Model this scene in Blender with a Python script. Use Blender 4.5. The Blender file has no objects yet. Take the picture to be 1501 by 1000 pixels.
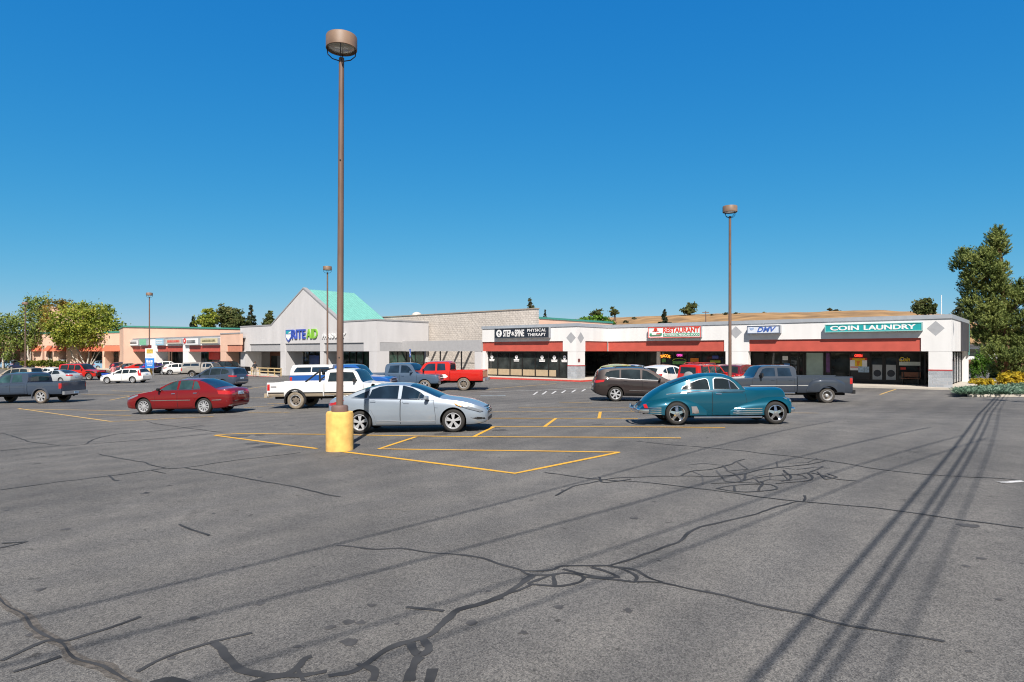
import bpy, bmesh, math, random
import numpy as np
from mathutils import Vector, Matrix
from mathutils.bvhtree import BVHTree
rnd = random.Random(7)
sc = bpy.context.scene
COL = sc.collection
F, CX, HZ, EYE = 930.0, 750.5, 515.0, 2.5
R = math.radians

# ------------------------------------------------------------------ lay of the land
def gz(X, Y):
    x = min(max(X, -75.0), 42.0); y = min(max(Y, -8.0), 118.0)
    return EYE - (2.2656 - .01454*x + .0125*y + .00739*x*x/50 + .004205*x*y/50 - .00572*y*y/50 - .17*math.exp(-((X-6.4)**2+(Y-18)**2)/72) + .2*math.exp(-((X-15.7)**2+(Y-31.8)**2)/72) - .19*math.exp(-((X-1)**2+(Y-53)**2)/130))
def G(px, py):
    d = 2.5*F/max(py-HZ, 4)
    for _ in range(12):
        X = (px-CX)/F*d
        d = .5*d + .5*(EYE-gz(X, d))*F/max(py-HZ, 4)
    X = (px-CX)/F*d
    return Vector((X, d, gz(X, d)))
def P(px, py, d): return Vector(((px-CX)/F*d, d, EYE-(py-HZ)/F*d))

# ------------------------------------------------------------------ materials
def nodes(name):
    m = bpy.data.materials.new(name); m.use_nodes = True
    nt = m.node_tree; return m, nt, nt.nodes['Principled BSDF']
def lnk(nt, a, b): nt.links.new(a, b)
MATS = {}
def pm(name, col, rough=.6, metal=0., var=.08, scale=3., bump=0., bscale=40., coat=0., spec=.5, detail=4., emit=0., stretch=None):
    if name in MATS: return MATS[name]
    m, nt, b = nodes(name)
    tc = nt.nodes.new('ShaderNodeTexCoord'); src = tc.outputs['Object']
    if stretch:
        mp = nt.nodes.new('ShaderNodeMapping'); mp.inputs['Scale'].default_value = stretch
        lnk(nt, src, mp.inputs[0]); src = mp.outputs[0]
    n = nt.nodes.new('ShaderNodeTexNoise'); n.inputs['Scale'].default_value = scale; n.inputs['Detail'].default_value = detail
    lnk(nt, src, n.inputs['Vector'])
    r = nt.nodes.new('ShaderNodeValToRGB')
    r.color_ramp.elements[0].position = .3; r.color_ramp.elements[1].position = .7
    r.color_ramp.elements[0].color = (*[c*(1-var) for c in col], 1)
    r.color_ramp.elements[1].color = (*[min(1, c*(1+var)) for c in col], 1)
    lnk(nt, n.outputs[0], r.inputs[0]); lnk(nt, r.outputs[0], b.inputs['Base Color'])
    b.inputs['Roughness'].default_value = rough; b.inputs['Metallic'].default_value = metal
    b.inputs['Coat Weight'].default_value = coat; b.inputs['Coat Roughness'].default_value = .04
    b.inputs['Specular IOR Level'].default_value = spec
    if bump:
        n2 = nt.nodes.new('ShaderNodeTexNoise'); n2.inputs['Scale'].default_value = bscale; n2.inputs['Detail'].default_value = 3
        lnk(nt, src, n2.inputs['Vector'])
        bp = nt.nodes.new('ShaderNodeBump'); bp.inputs['Strength'].default_value = bump; bp.inputs['Distance'].default_value = .02
        lnk(nt, n2.outputs[0], bp.inputs['Height']); lnk(nt, bp.outputs[0], b.inputs['Normal'])
    if emit:
        lnk(nt, r.outputs[0], b.inputs['Emission Color']); b.inputs['Emission Strength'].default_value = emit
    MATS[name] = m; return m
def blockmat(name, c1, c2, mortar, bw=.4, bh=.2, ms=.012, rough=.85, bump=.5, dist=.01, ns=14):
    if name in MATS: return MATS[name]
    m, nt, b = nodes(name)
    tc = nt.nodes.new('ShaderNodeTexCoord'); sx = nt.nodes.new('ShaderNodeSeparateXYZ'); lnk(nt, tc.outputs['Object'], sx.inputs[0])
    ad = nt.nodes.new('ShaderNodeMath'); ad.operation = 'ADD'; lnk(nt, sx.outputs[0], ad.inputs[0]); lnk(nt, sx.outputs[1], ad.inputs[1])
    cb = nt.nodes.new('ShaderNodeCombineXYZ'); lnk(nt, ad.outputs[0], cb.inputs[0]); lnk(nt, sx.outputs[2], cb.inputs[1])
    br = nt.nodes.new('ShaderNodeTexBrick'); lnk(nt, cb.outputs[0], br.inputs['Vector'])
    br.inputs['Scale'].default_value = 1; br.inputs['Brick Width'].default_value = bw; br.inputs['Row Height'].default_value = bh
    br.inputs['Mortar Size'].default_value = ms; br.inputs['Mortar Smooth'].default_value = .3
    br.inputs['Color1'].default_value = (*c1, 1); br.inputs['Color2'].default_value = (*c2, 1); br.inputs['Mortar'].default_value = (*mortar, 1)
    n = nt.nodes.new('ShaderNodeTexNoise'); n.inputs['Scale'].default_value = 1.3; n.inputs['Detail'].default_value = 6
    lnk(nt, tc.outputs['Object'], n.inputs['Vector'])
    mx = nt.nodes.new('ShaderNodeMixRGB'); mx.blend_type = 'MULTIPLY'; mx.inputs[0].default_value = .35
    lnk(nt, br.outputs[0], mx.inputs[1]); lnk(nt, n.outputs[0], mx.inputs[2]); lnk(nt, mx.outputs[0], b.inputs['Base Color'])
    b.inputs['Roughness'].default_value = rough
    n2 = nt.nodes.new('ShaderNodeTexNoise'); n2.inputs['Scale'].default_value = ns; n2.inputs['Detail'].default_value = 4; lnk(nt, tc.outputs['Object'], n2.inputs['Vector'])
    ma = nt.nodes.new('ShaderNodeMath'); ma.operation = 'SUBTRACT'; lnk(nt, n2.outputs[0], ma.inputs[0]); lnk(nt, br.outputs['Fac'], ma.inputs[1])
    bp = nt.nodes.new('ShaderNodeBump'); bp.inputs['Strength'].default_value = bump; bp.inputs['Distance'].default_value = dist
    lnk(nt, ma.outputs[0], bp.inputs['Height']); lnk(nt, bp.outputs[0], b.inputs['Normal'])
    MATS[name] = m; return m

# ------------------------------------------------------------------ mesh builder
class MB:
    def __init__(s): s.v = []; s.f = []; s.m = []; s.mi = 0
    def q(s, *ids): s.f.append(ids); s.m.append(s.mi)
    def box(s, x0, x1, y0, y1, z0, z1):
        b = len(s.v)
        s.v += [(x, y, z) for z in (z0, z1) for y in (y0, y1) for x in (x0, x1)]
        for f in ((0,2,3,1),(4,5,7,6),(0,1,5,4),(2,6,7,3),(0,4,6,2),(1,3,7,5)): s.q(*[b+i for i in f])
        return s
    def prism(s, poly, y0, y1, cap=True):      # polygon in (x,z) pushed along y
        b = len(s.v); n = len(poly)
        s.v += [(x, y0, z) for x, z in poly]+[(x, y1, z) for x, z in poly]
        for i in range(n): s.q(b+i, b+(i+1) % n, b+n+(i+1) % n, b+n+i)
        if cap: s.q(*range(b, b+n)); s.q(*range(b+2*n-1, b+n-1, -1))
        return s
    def slab(s, poly, z0, z1):                  # polygon in (x,y) pushed along z
        b = len(s.v); n = len(poly)
        s.v += [(x, y, z0) for x, y in poly]+[(x, y, z1) for x, y in poly]
        for i in range(n): s.q(b+i, b+(i+1) % n, b+n+(i+1) % n, b+n+i)
        s.q(*range(b+n-1, b-1, -1)); s.q(*range(b+n, b+2*n)); return s
    def face(s, pts):
        b = len(s.v); s.v += [tuple(p) for p in pts]; s.q(*range(b, b+len(pts))); return s
    def lathe(s, prof, n=24, axis='z', off=(0,0,0), cap=True):  # prof: (r, h)
        b = len(s.v); k = len(prof)
        for i in range(n):
            a = 2*math.pi*i/n; c, si = math.cos(a), math.sin(a)
            for r, h in prof:
                p = (r*c, r*si, h) if axis == 'z' else ((r*c, h, r*si) if axis == 'y' else (h, r*c, r*si))
                s.v.append((p[0]+off[0], p[1]+off[1], p[2]+off[2]))
        for i in range(n):
            j = (i+1) % n
            for t in range(k-1): s.q(b+i*k+t, b+j*k+t, b+j*k+t+1, b+i*k+t+1)
        if cap and prof[0][0] > 1e-6: s.q(*[b+i*k for i in range(n)][::-1])
        if cap and prof[-1][0] > 1e-6: s.q(*[b+i*k+k-1 for i in range(n)])
        return s
    def tube(s, pts, rad, n=8, cap=True):
        pts = [Vector(p) for p in pts]; b = len(s.v)
        if not hasattr(rad, '__len__'): rad = [rad]*len(pts)
        for i, p in enumerate(pts):
            d = (pts[min(i+1, len(pts)-1)]-pts[max(i-1, 0)]).normalized()
            a = d.orthogonal().normalized() if i == 0 else (a-d*a.dot(d)).normalized()
            c = d.cross(a)
            for k in range(n):
                t = 2*math.pi*k/n; s.v.append(tuple(p+(a*math.cos(t)+c*math.sin(t))*rad[i]))
        for i in range(len(pts)-1):
            for k in range(n):
                s.q(b+i*n+k, b+i*n+(k+1) % n, b+(i+1)*n+(k+1) % n, b+(i+1)*n+k)
        if cap: s.q(*range(b+n-1, b-1, -1)); e = b+(len(pts)-1)*n; s.q(*range(e, e+n))
        return s
    def add(s, verts, faces, M=None):
        b = len(s.v)
        s.v += [tuple(M @ Vector(v)) if M else tuple(v) for v in verts]
        for f in faces: s.q(*[b+i for i in f])
        return s
    def mesh(s, name, mats, smooth=None):
        me = bpy.data.meshes.new(name); me.from_pydata(s.v, [], s.f)
        for m in (mats if isinstance(mats, (list, tuple)) else [mats]): me.materials.append(m)
        me.polygons.foreach_set('material_index', s.m)
        if smooth is not None:
            me.polygons.foreach_set('use_smooth', [True]*len(me.polygons)); me.set_sharp_from_angle(angle=R(smooth))
        me.update(); return me
    def build(s, name, mats, parent=None, smooth=None, loc=None, recalc=True):
        me = s.mesh(name, mats, None)
        if recalc:
            bm = bmesh.new(); bm.from_mesh(me); bmesh.ops.recalc_face_normals(bm, faces=bm.faces); bm.to_mesh(me); bm.free()
        if smooth is not None:
            me.polygons.foreach_set('use_smooth', [True]*len(me.polygons)); me.set_sharp_from_angle(angle=R(smooth))
        return put(name, me, parent, loc)
def put(name, me, parent=None, loc=None, rot=None):
    o = bpy.data.objects.new(name, me); COL.objects.link(o)
    if parent: o.parent = parent
    if loc is not None: o.location = loc
    if rot is not None: o.rotation_euler = rot
    return o
def empty(name, loc, rz=0): 
    o = bpy.data.objects.new(name, None); COL.objects.link(o); o.location = loc; o.rotation_euler = (0, 0, rz); o.empty_display_size = .2
    return o
def tag(o, label=None, cat=None, group=None, kind=None):
    if label: o['label'] = label
    if cat: o['category'] = cat
    if group: o['group'] = group
    if kind: o['kind'] = kind
    return o
def dup(o, parent=None):
    c = o.copy(); COL.objects.link(c)
    if parent: c.parent = parent
    for ch in list(o.children): dup(ch, c)
    return c
_tc = {}
def textgeo(s, bold=0., shear=0., space=1.):
    k = (s, bold, shear, space)
    if k in _tc: return _tc[k]
    cu = bpy.data.curves.new('t', 'FONT'); cu.body = s; cu.size = 1; cu.extrude = .02; cu.offset = bold; cu.shear = shear
    cu.space_character = space; cu.resolution_u = 4
    o = bpy.data.objects.new('t', cu); COL.objects.link(o)
    bpy.context.view_layer.update()
    me = o.evaluated_get(bpy.context.evaluated_depsgraph_get()).to_mesh()
    v = [tuple(p.co) for p in me.vertices]; f = [tuple(p.vertices) for p in me.polygons]
    bpy.data.objects.remove(o); bpy.data.curves.remove(cu)
    xs = [p[0] for p in v]; ys = [p[1] for p in v]; zs = [p[2] for p in v]
    x0, x1, y0, y1 = min(xs), max(xs), min(ys), max(ys); zr = max(zs)-min(zs) or 1
    v = [((p[0]-x0)/(x1-x0), (p[1]-y0)/(y1-y0), (p[2]-min(zs))/zr) for p in v]
    _tc[k] = (v, f); return _tc[k]
def text(mb, s, x0, x1, z0, z1, y, th=.02, bold=0., shear=0., space=1., bend=0.):   # facing -y, front face at y-th
    v, f = textgeo(s, bold, shear, space)
    w = [(x0+p[0]*(x1-x0), y-p[2]*th, z0+p[1]*(z1-z0)+bend*(1-(2*p[0]-1)**2)) for p in v]
    mb.add(w, f)

# ------------------------------------------------------------------ camera, world, sun
cam = bpy.data.cameras.new('camera'); co = bpy.data.objects.new('camera', cam); COL.objects.link(co)
co.location = (0, 0, EYE); co.rotation_euler = (R(90), 0, 0)
cam.lens = 36*F/1501; cam.sensor_width = 36; cam.shift_y = 15/1501; cam.clip_end = 6000; cam.clip_start = .1
sc.camera = co; sc.cycles.filter_width = 1.1
SUN_EL, SUN_TRAVEL = R(47), R(-2)     # the light travels away from the camera
w = bpy.data.worlds.new('World'); sc.world = w; w.use_nodes = True
nt = w.node_tree; bg = nt.nodes['Background']
sky = nt.nodes.new('ShaderNodeTexSky'); sky.sky_type = 'NISHITA'; sky.sun_disc = False
sky.sun_elevation = SUN_EL; sky.sun_rotation = R(180)+SUN_TRAVEL; sky.altitude = 600; sky.air_density = 1.0; sky.dust_density = .3; sky.ozone_density = 3.0
EXPO = .6
sp_ = nt.nodes.new('ShaderNodeSeparateColor'); cb_ = nt.nodes.new('ShaderNodeCombineColor'); lnk(nt, sky.outputs[0], sp_.inputs[0])
for i, (k, g_) in enumerate(((.0149, 1.68), (.1416, .675), (.42, .274))):     # contrast of the clear sky, channel by channel
    pw = nt.nodes.new('ShaderNodeMath'); pw.operation = 'POWER'; pw.inputs[1].default_value = g_; lnk(nt, sp_.outputs[i], pw.inputs[0])
    mu = nt.nodes.new('ShaderNodeMath'); mu.operation = 'MULTIPLY'; mu.inputs[1].default_value = k*10/2**EXPO; lnk(nt, pw.outputs[0], mu.inputs[0]); lnk(nt, mu.outputs[0], cb_.inputs[i])
# the graded band lies low over the horizon ahead; overhead and behind, the plain paler sky
tcw = nt.nodes.new('ShaderNodeTexCoord'); sxw = nt.nodes.new('ShaderNodeSeparateXYZ'); lnk(nt, tcw.outputs['Generated'], sxw.inputs[0])
def mapr(src, a, b):
    q = nt.nodes.new('ShaderNodeMapRange'); q.interpolation_type = 'SMOOTHSTEP'; q.inputs[1].default_value = a; q.inputs[2].default_value = b; lnk(nt, src, q.inputs[0]); return q.outputs[0]
mxf = nt.nodes.new('ShaderNodeMath'); mxf.operation = 'MAXIMUM'; lnk(nt, mapr(sxw.outputs[2], .52, .85), mxf.inputs[0]); lnk(nt, mapr(sxw.outputs[1], .2, -.35), mxf.inputs[1])
pl = nt.nodes.new('ShaderNodeMixRGB'); pl.blend_type = 'MULTIPLY'; pl.inputs[0].default_value = 1; pl.inputs[2].default_value = (.52, .47, .41, 1); lnk(nt, sky.outputs[0], pl.inputs[1])
mxs = nt.nodes.new('ShaderNodeMixRGB'); lnk(nt, mxf.outputs[0], mxs.inputs[0]); lnk(nt, cb_.outputs[0], mxs.inputs[1]); lnk(nt, pl.outputs[0], mxs.inputs[2])
lnk(nt, mxs.outputs[0], bg.inputs[0]); bg.inputs[1].default_value = .1
sl = bpy.data.lights.new('sun', 'SUN'); sl.energy = 4.7; sl.angle = R(.42); sl.color = (1, .93, .85)
so = bpy.data.objects.new('sun', sl); COL.objects.link(so)
dirv = Vector((math.sin(SUN_TRAVEL)*math.cos(SUN_EL), math.cos(SUN_TRAVEL)*math.cos(SUN_EL), -math.sin(SUN_EL)))
so.rotation_euler = dirv.to_track_quat('-Z', 'Y').to_euler(); so.location = (0, -20, 40)
sc.view_settings.view_transform = 'Standard'; sc.view_settings.look = 'None'; sc.view_settings.exposure = EXPO; sc.view_settings.gamma = 1

# ------------------------------------------------------------------ ground
def asphalt():
    m, nt, b = nodes('asphalt')
    tc = nt.nodes.new('ShaderNodeTexCoord'); o = tc.outputs['Object']
    def noise(s, d=4, r=.6):
        n = nt.nodes.new('ShaderNodeTexNoise'); n.inputs['Scale'].default_value = s; n.inputs['Detail'].default_value = d; n.inputs['Roughness'].default_value = r
        lnk(nt, o, n.inputs['Vector']); return n.outputs[0]
    def ramp(src, p0, c0, p1, c1):
        r = nt.nodes.new('ShaderNodeValToRGB'); e = r.color_ramp.elements
        e[0].position = p0; e[1].position = p1; e[0].color = (*c0, 1); e[1].color = (*c1, 1); lnk(nt, src, r.inputs[0]); return r.outputs[0]
    def mix(a, b_, f, mode='MULTIPLY'):
        x = nt.nodes.new('ShaderNodeMixRGB'); x.blend_type = mode
        if isinstance(f, float): x.inputs[0].default_value = f
        else: lnk(nt, f, x.inputs[0])
        lnk(nt, a, x.inputs[1])
        if isinstance(b_, tuple): x.inputs[2].default_value = (*b_, 1)
        else: lnk(nt, b_, x.inputs[2])
        return x.outputs[0]
    big = ramp(noise(.13, 7, .62), .34, (.090, .090, .089), .68, (.149, .148, .144))
    mid = ramp(noise(1.1, 8, .72), .3, (.76, .76, .77), .7, (1.12, 1.11, 1.10))
    v = nt.nodes.new('ShaderNodeTexVoronoi'); v.inputs['Scale'].default_value = 80; lnk(nt, o, v.inputs['Vector'])
    bw = nt.nodes.new('ShaderNodeRGBToBW'); lnk(nt, v.outputs['Color'], bw.inputs[0])
    st = ramp(bw.outputs[0], .1, (.52, .52, .53), .8, (1.75, 1.7, 1.63))
    fine = ramp(noise(150, 2), .35, (.45, .45, .45), .65, (1.55, 1.55, 1.55))
    c = mix(big, mid, 1.0); c = mix(c, st, .8); c = mix(c, fine, .6)
    sp = ramp(noise(4.5, 3, .5), .70, (1, 1, 1), .735, (.4, .4, .4)); c = mix(c, sp, .8); sp2 = ramp(noise(.9, 4, .55), .66, (1, 1, 1), .74, (.62, .62, .63)); c = mix(c, sp2, .8)     # oil drips
    # worn wheel tracks and an older, paler lane
    wv = nt.nodes.new('ShaderNodeTexWave'); wv.inputs['Scale'].default_value = .28; wv.inputs['Distortion'].default_value = 5; wv.inputs['Detail'].default_value = 3; wv.inputs['Detail Scale'].default_value = .5
    mp = nt.nodes.new('ShaderNodeMapping'); mp.inputs['Rotation'].default_value = (0, 0, R(40)); lnk(nt, o, mp.inputs[0]); lnk(nt, mp.outputs[0], wv.inputs['Vector'])
    c = mix(c, ramp(wv.outputs[0], 0, (.93, .93, .94), 1, (1.06, 1.05, 1.04)), 1.0)
    lnk(nt, c, b.inputs['Base Color']); b.inputs['Roughness'].default_value = .88; b.inputs['Specular IOR Level'].default_value = .3
    bp = nt.nodes.new('ShaderNodeBump'); bp.inputs['Strength'].default_value = .55; bp.inputs['Distance'].default_value = .008
    lnk(nt, v.outputs['Distance'], bp.inputs['Height']); lnk(nt, bp.outputs[0], b.inputs['Normal'])
    return m
def axis(a, b, near0, near1, fine, coarse):
    xs = [a]
    while xs[-1] < b: xs.append(xs[-1]+(fine if near0 <= xs[-1] < near1 else coarse))
    return xs
xs = axis(-240, 96, -60, 40, 1.0, 4.0); ys = axis(-60, 190, -10, 70, 1.0, 4.0)
mb = MB()
for y in ys:
    for x in xs: mb.v.append((x, y, gz(x, y)))
nx = len(xs)
for j in range(len(ys)-1):
    for i in range(nx-1): mb.q(j*nx+i, j*nx+i+1, (j+1)*nx+i+1, (j+1)*nx+i)
tag(mb.build('parking_lot', asphalt(), smooth=60), kind='structure')
dry = pm('dry_grass', (.30, .20, .095), .95, var=.35, scale=.05, detail=8, bump=.4, bscale=.8)
mb = MB(); mb.lathe([(0, -2.2), (300, -2.2), (4000, -2.2)], 48); tag(mb.build('ground', dry), kind='structure')
# bare brown ridge behind the shops
hill = [(560,480,560),(700,479,520),(790,470,470),(850,467.5,430),(900,465.5,400),(960,463.5,370),(1010,461.5,350),(1060,460,330),(1110,459,320),(1170,458.5,310),(1230,456,300),(1290,455,290),(1330,457,285),(1370,460,280),(1400,463,270),(1440,476,255),(1501,484,240),(1600,492,230),(1750,500,220)]
mb = MB(); n = 160; K = 14
def hp(t):
    for a, b in zip(hill, hill[1:]):
        if a[0] <= t <= b[0]:
            f = (t-a[0])/(b[0]-a[0]); f = f*f*(3-2*f)
            return [a[i]+(b[i]-a[i])*f for i in (1, 2)]
from mathutils import noise as mnoise
for i in range(n+1):
    t = 560+(1750-560)*i/n; py, d = hp(t)
    top = P(t, py, d); zt = top.z
    u_ = Vector((top.x, top.y, 0)).normalized()
    for k in range(K+1):
        s = -150+k*(300/K); f = max(0, 1-abs(s/150)**1.6)
        p = top+u_*s; z = -2.4+(zt+2.4)*f
        z += mnoise.noise(Vector((p.x*.03, p.y*.03, 1)))*1.2*(f*(1-f)*4)+mnoise.noise(Vector((p.x*.15, p.y*.15, 1)))*.25*f
        mb.v.append((p.x, p.y, z))
for i in range(n):
    for k in range(K): b = i*(K+1)+k; mb.q(b, b+1, b+K+2, b+K+1)
hm = pm('hill_grass', (.30, .18, .078), .95, var=.45, scale=.10, detail=12, bump=.5, bscale=.5)
tag(mb.build('hill', hm, smooth=80), kind='structure')

# ------------------------------------------------------------------ flat markings on the asphalt
def ribbon(mb, pts, w, dz=.004, close=False, jit=0., wobk=1.):
    if close: pts = pts+[pts[0]]
    out = []
    for a, b in zip(pts, pts[1:]):
        L = (b-a).length; k = max(1, int(L/(.09 if jit else .6)))
        for i in range(k): out.append(a.lerp(b, i/k))
    out.append(pts[-1])
    base = len(mb.v); m = len(out)
    for i, p in enumerate(out):
        d = (out[min(i+1, m-1)]-out[max(i-1, 0)]); d.z = 0; d.normalize(); nn = Vector((-d.y, d.x, 0))
        for s in (1, -1):
            ww = w*(1+(1.6*jit*mnoise.noise(Vector((p.x*5+s*7, p.y*5, 3)))+1.1*jit*mnoise.noise(Vector((p.x*1.1, p.y*1.1, 9)))+.5*jit*rnd.uniform(-1, 1) if jit else 0)); wob = wobk*(.05*mnoise.noise(Vector((p.x*2.2, p.y*2.2, 5)))+.10*mnoise.noise(Vector((p.x*.8, p.y*.8, 2)))) if jit else 0
            q_ = p+nn*(s*ww/2+wob); mb.v.append((q_.x, q_.y, gz(q_.x, q_.y)+dz))
    for i in range(m-1): b = base+2*i; mb.q(b, b+2, b+3, b+1)
def spline(pts, k=4):
    out = []
    for i in range(len(pts)-1):
        p0, p1, p2, p3 = pts[max(i-1, 0)], pts[i], pts[i+1], pts[min(i+2, len(pts)-1)]
        for j in range(k):
            t = j/k
            out.append(.5*((2*p1)+(p2-p0)*t+(2*p0-5*p1+4*p2-p3)*t*t+(3*p1-p0-3*p2+p3)*t**3))
    return out+[pts[-1]]
def worn(name, col, under, amt):
    m, nt, b = nodes(name)
    tc = nt.nodes.new('ShaderNodeTexCoord')
    n = nt.nodes.new('ShaderNodeTexNoise'); n.inputs['Scale'].default_value = 9; n.inputs['Detail'].default_value = 8; n.inputs['Roughness'].default_value = .75
    lnk(nt, tc.outputs['Object'], n.inputs['Vector'])
    r = nt.nodes.new('ShaderNodeValToRGB'); e = r.color_ramp.elements; e[0].position = amt-.07; e[1].position = amt+.07
    e[0].color = (*under, 1); e[1].color = (*col, 1); lnk(nt, n.outputs[0], r.inputs[0]); lnk(nt, r.outputs[0], b.inputs['Base Color'])
    b.inputs['Roughness'].default_value = .8; return m
YEL = worn('yellow_paint', (.66, .36, .035), (.24, .19, .12), .38)
YELF = worn('faded_yellow_paint', (.60, .38, .11), (.22, .19, .14), .44)
WHT = worn('white_paint', (.6, .6, .6), (.2, .2, .2), .46)
BLU = worn('faded_blue_paint', (.26, .34, .39), (.17, .17, .17), .52)
yl = [[(315,638.5),(464.6,658)],[(482,660),(754.7,694.4),(907,663.6)],[(908.5,663.4),(555.5,658.4),(609.7,640.7)],
      [(315,638.3),(347,636),(477.6,637),(694,640.7),(998,642.5)],[(694,640.7),(724,626)],[(718,626),(950,626.3),(1063,627.2)],[(798,626),(815,613.6)],
      [(720,613.4),(935,614)],[(878,613.6),(880,604)]]
yf = [[(722,604),(930,604)],[(760,597.5),(932,597.5)],[(715,571),(815,562.5)],[(26.7,599),(163,618.3),(313,610.7)],[(130,608),(191.5,609.3)],[(27,600),(190,602.5)],
      [(119,578),(190,579.8)],[(160,587),(191,581)],[(164,573),(215,575)],[(361,570.5),(392,566)],[(357,598),(402,595)],[(364,604.6),(425,604.6)],[(1290,578.7),(1313,571)],
      [(1090,605),(1200,606)],[(350,584),(400,583)],[(235,560),(262,561)],[(820,590),(868,591)],[(392,592),(420,592)]]
def marks(name, lines, w, mat, jit=0., dz=.004, sp=False, wobk=1.):
    mb = MB()
    for l in lines:
        pts = [G(*p) for p in l]
        if sp and len(pts) > 2: pts = spline(pts)
        ribbon(mb, pts, w, dz, jit=jit, wobk=wobk); dz += .00012
    return tag(mb.build(name, mat, recalc=False), kind='structure')
marks('parking_line', yl, .115, YEL, dz=.008); marks('faded_parking_line', yf, .11, YELF, dz=.008)
marks('white_marking', [[(700,575),(790,572.5),(868,568.5)],[(782,579),(788,574.5)],[(795,578.5),(801,574)],[(809,577.5),(815,573.5)],[(823,576.5),(829,572.5)],[(838,575.5),(844,571.5)],[(853,574),(858,570.5)],[(1466,708),(1501,706)]], .12, WHT, dz=.008)
marks('blue_marking', [[(704,580.5),(741,580)]], .5, BLU, dz=.007)
# tar sealed cracks
def z1(l): return [(480+x/2.144, 720+y/2.144) for x, y in l]
def z5(l): return [(x/2.144, 780+y/2.144) for x, y in l]
def z4(l): return [(x/3.002, 580+y/3.002) for x, y in l]
def z7(l): return [(780+x/2.082, 580+y/2.082) for x, y in l]
tar = pm('crack_sealant', (.040, .040, .041), .75, var=.45, scale=2.5, spec=.35)
thick = [z1(l) for l in ([(20,175),(130,187),(230,180),(340,192),(430,200),(490,213),(540,232),(610,245),(640,258),(700,262)],
  [(700,262),(750,258),(800,270),(790,285),(740,298),(700,300),(640,297),(625,288),(670,270),(700,262)],[(610,247),(700,247),(740,236),(830,235),(890,240),(960,265),(970,285)],
  [(740,245),(800,263),(860,272),(920,272)],[(830,240),(880,258),(915,272)],[(890,242),(960,250),(1000,272),(1050,288)],[(715,262),(718,298)],[(800,272),(850,275),(900,278),(970,286)],
  [(890,240),(960,215),(1010,190),(1080,160),(1130,130),(1200,110),(1300,90),(1400,55),(1450,38),(1490,33)],
  [(970,285),(1050,290),(1140,312),(1240,328),(1350,355),(1500,383),(1580,405),(1710,430),(1830,455),(1940,474)],[(560,325),(600,312),(640,290)],[(550,335),(500,348),(420,370)])]
heavy = [z1(l) for l in ([(660,268),(600,300),(540,330),(460,355),(390,380),(340,420),(310,450),(200,485),(120,530),(60,560),(0,575)],[(250,480),(262,508),(285,520),(318,512),(330,488),(310,460)],[(275,520),(250,555),(235,600)],[(310,560),(300,610)],[(85,560),(115,575),(110,600)])]+\
  [z5(l) for l in ([(670,350),(740,390),(800,430),(870,448),(920,435),(950,400),(980,390)],[(780,470),(870,452),(960,450),(1025,445)],[(470,475),(540,462),(610,470)])]
mid = [z5(l) for l in ([(0,405),(140,345),(210,345),(300,315),(445,268)],[(40,440),(190,390)],[(425,440),(520,395),(640,355),(790,315)],[(1270,243),(1390,255)],[(0,52),(80,35)],[(940,430),(950,470)],[(1100,425),(1145,450)])]+\
  [z7(l) for l in ([(40,235),(180,255),(330,265),(550,290),(700,310),(830,325),(1000,340),(1250,370),(1501,405)],[(60,305),(110,280),(200,262),(280,250),(450,245)],[(830,322),(825,305)],[(450,245),(600,245),(700,225),(830,210),(900,200)],[(550,270),(620,265),(700,250),(800,240),(850,235),(930,255),(990,262)],
  [(560,285),(650,295),(740,285),(720,270),(600,275),(560,285)],[(660,240),(640,262)],[(780,228),(790,250),(760,262)],[(610,275),(620,295)],[(840,232),(880,215)],[(450,245),(480,230),(560,222),(650,195)],[(690,262),(700,275),(690,290)],[(850,238),(860,252),(820,262),(740,268)],[(200,250),(215,265),(260,262),(300,255)])]
thin = [z7(l) for l in ([(320,140),(480,155),(700,175),(900,200),(1100,230),(1250,245),(1440,255),(1501,262)],)]+\
  [z4(l) for l in ([(0,165),(60,178),(150,205),(270,222)],[(0,242),(270,222),(365,215),(420,190),(520,170),(700,155),(900,130)],[(365,215),(700,190),(930,168)],[(440,258),(560,280),(650,300),(730,320)],[(730,320),(810,318),(1040,285),(1320,250)],
  [(0,415),(300,375),(500,350),(650,330),(730,320)],[(810,318),(1040,360),(1200,385),(1501,445)],[(495,350),(500,370),(525,375)],[(640,115),(800,140),(980,162)],[(0,655),(115,648)],[(670,330),(730,343)],[(780,570),(850,590),(930,615)],[(730,610+30),(640,430)][:0] or [(630,428),(650,430)])]
crumb = pm('crumbled_asphalt', (.088, .079, .07), .95, var=.5, scale=14, bump=.8, bscale=40)
old = [z5([(-30,180),(0,205),(60,250),(120,310),(190,355),(240,395),(320,425),(400,460),(440,485)])]
marks('crumbled_crack', old, .085, crumb, .5, dz=.004, sp=True); marks('crumbled_crack_core', old, .022, tar, .6, dz=.0065, sp=True)
r9 = random.Random(3); web = []
pts9 = []
for i in range(9):
    for j in range(4): pts9.append((1010+i*24+j*9+r9.uniform(-8, 8), 682+j*9-i*.9+r9.uniform(-3, 3)))
for i in range(9):
    for j in range(4):
        a_ = pts9[i*4+j]
        if i < 8 and r9.random() < .55: web.append([a_, pts9[(i+1)*4+j]])
        if j < 3 and r9.random() < .55: web.append([a_, pts9[i*4+j+1]])
marks('web_crack_sealant', web, .026, pm('thin_crack_sealant', (.06, .059, .06), .8, var=.4, scale=2.5), .4, dz=.0062, wobk=.35)
marks('crack_sealant', thick, .042, tar, .35, sp=True); marks('wide_crack_sealant', heavy, .07, tar, .35, dz=.0045, sp=True)
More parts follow.
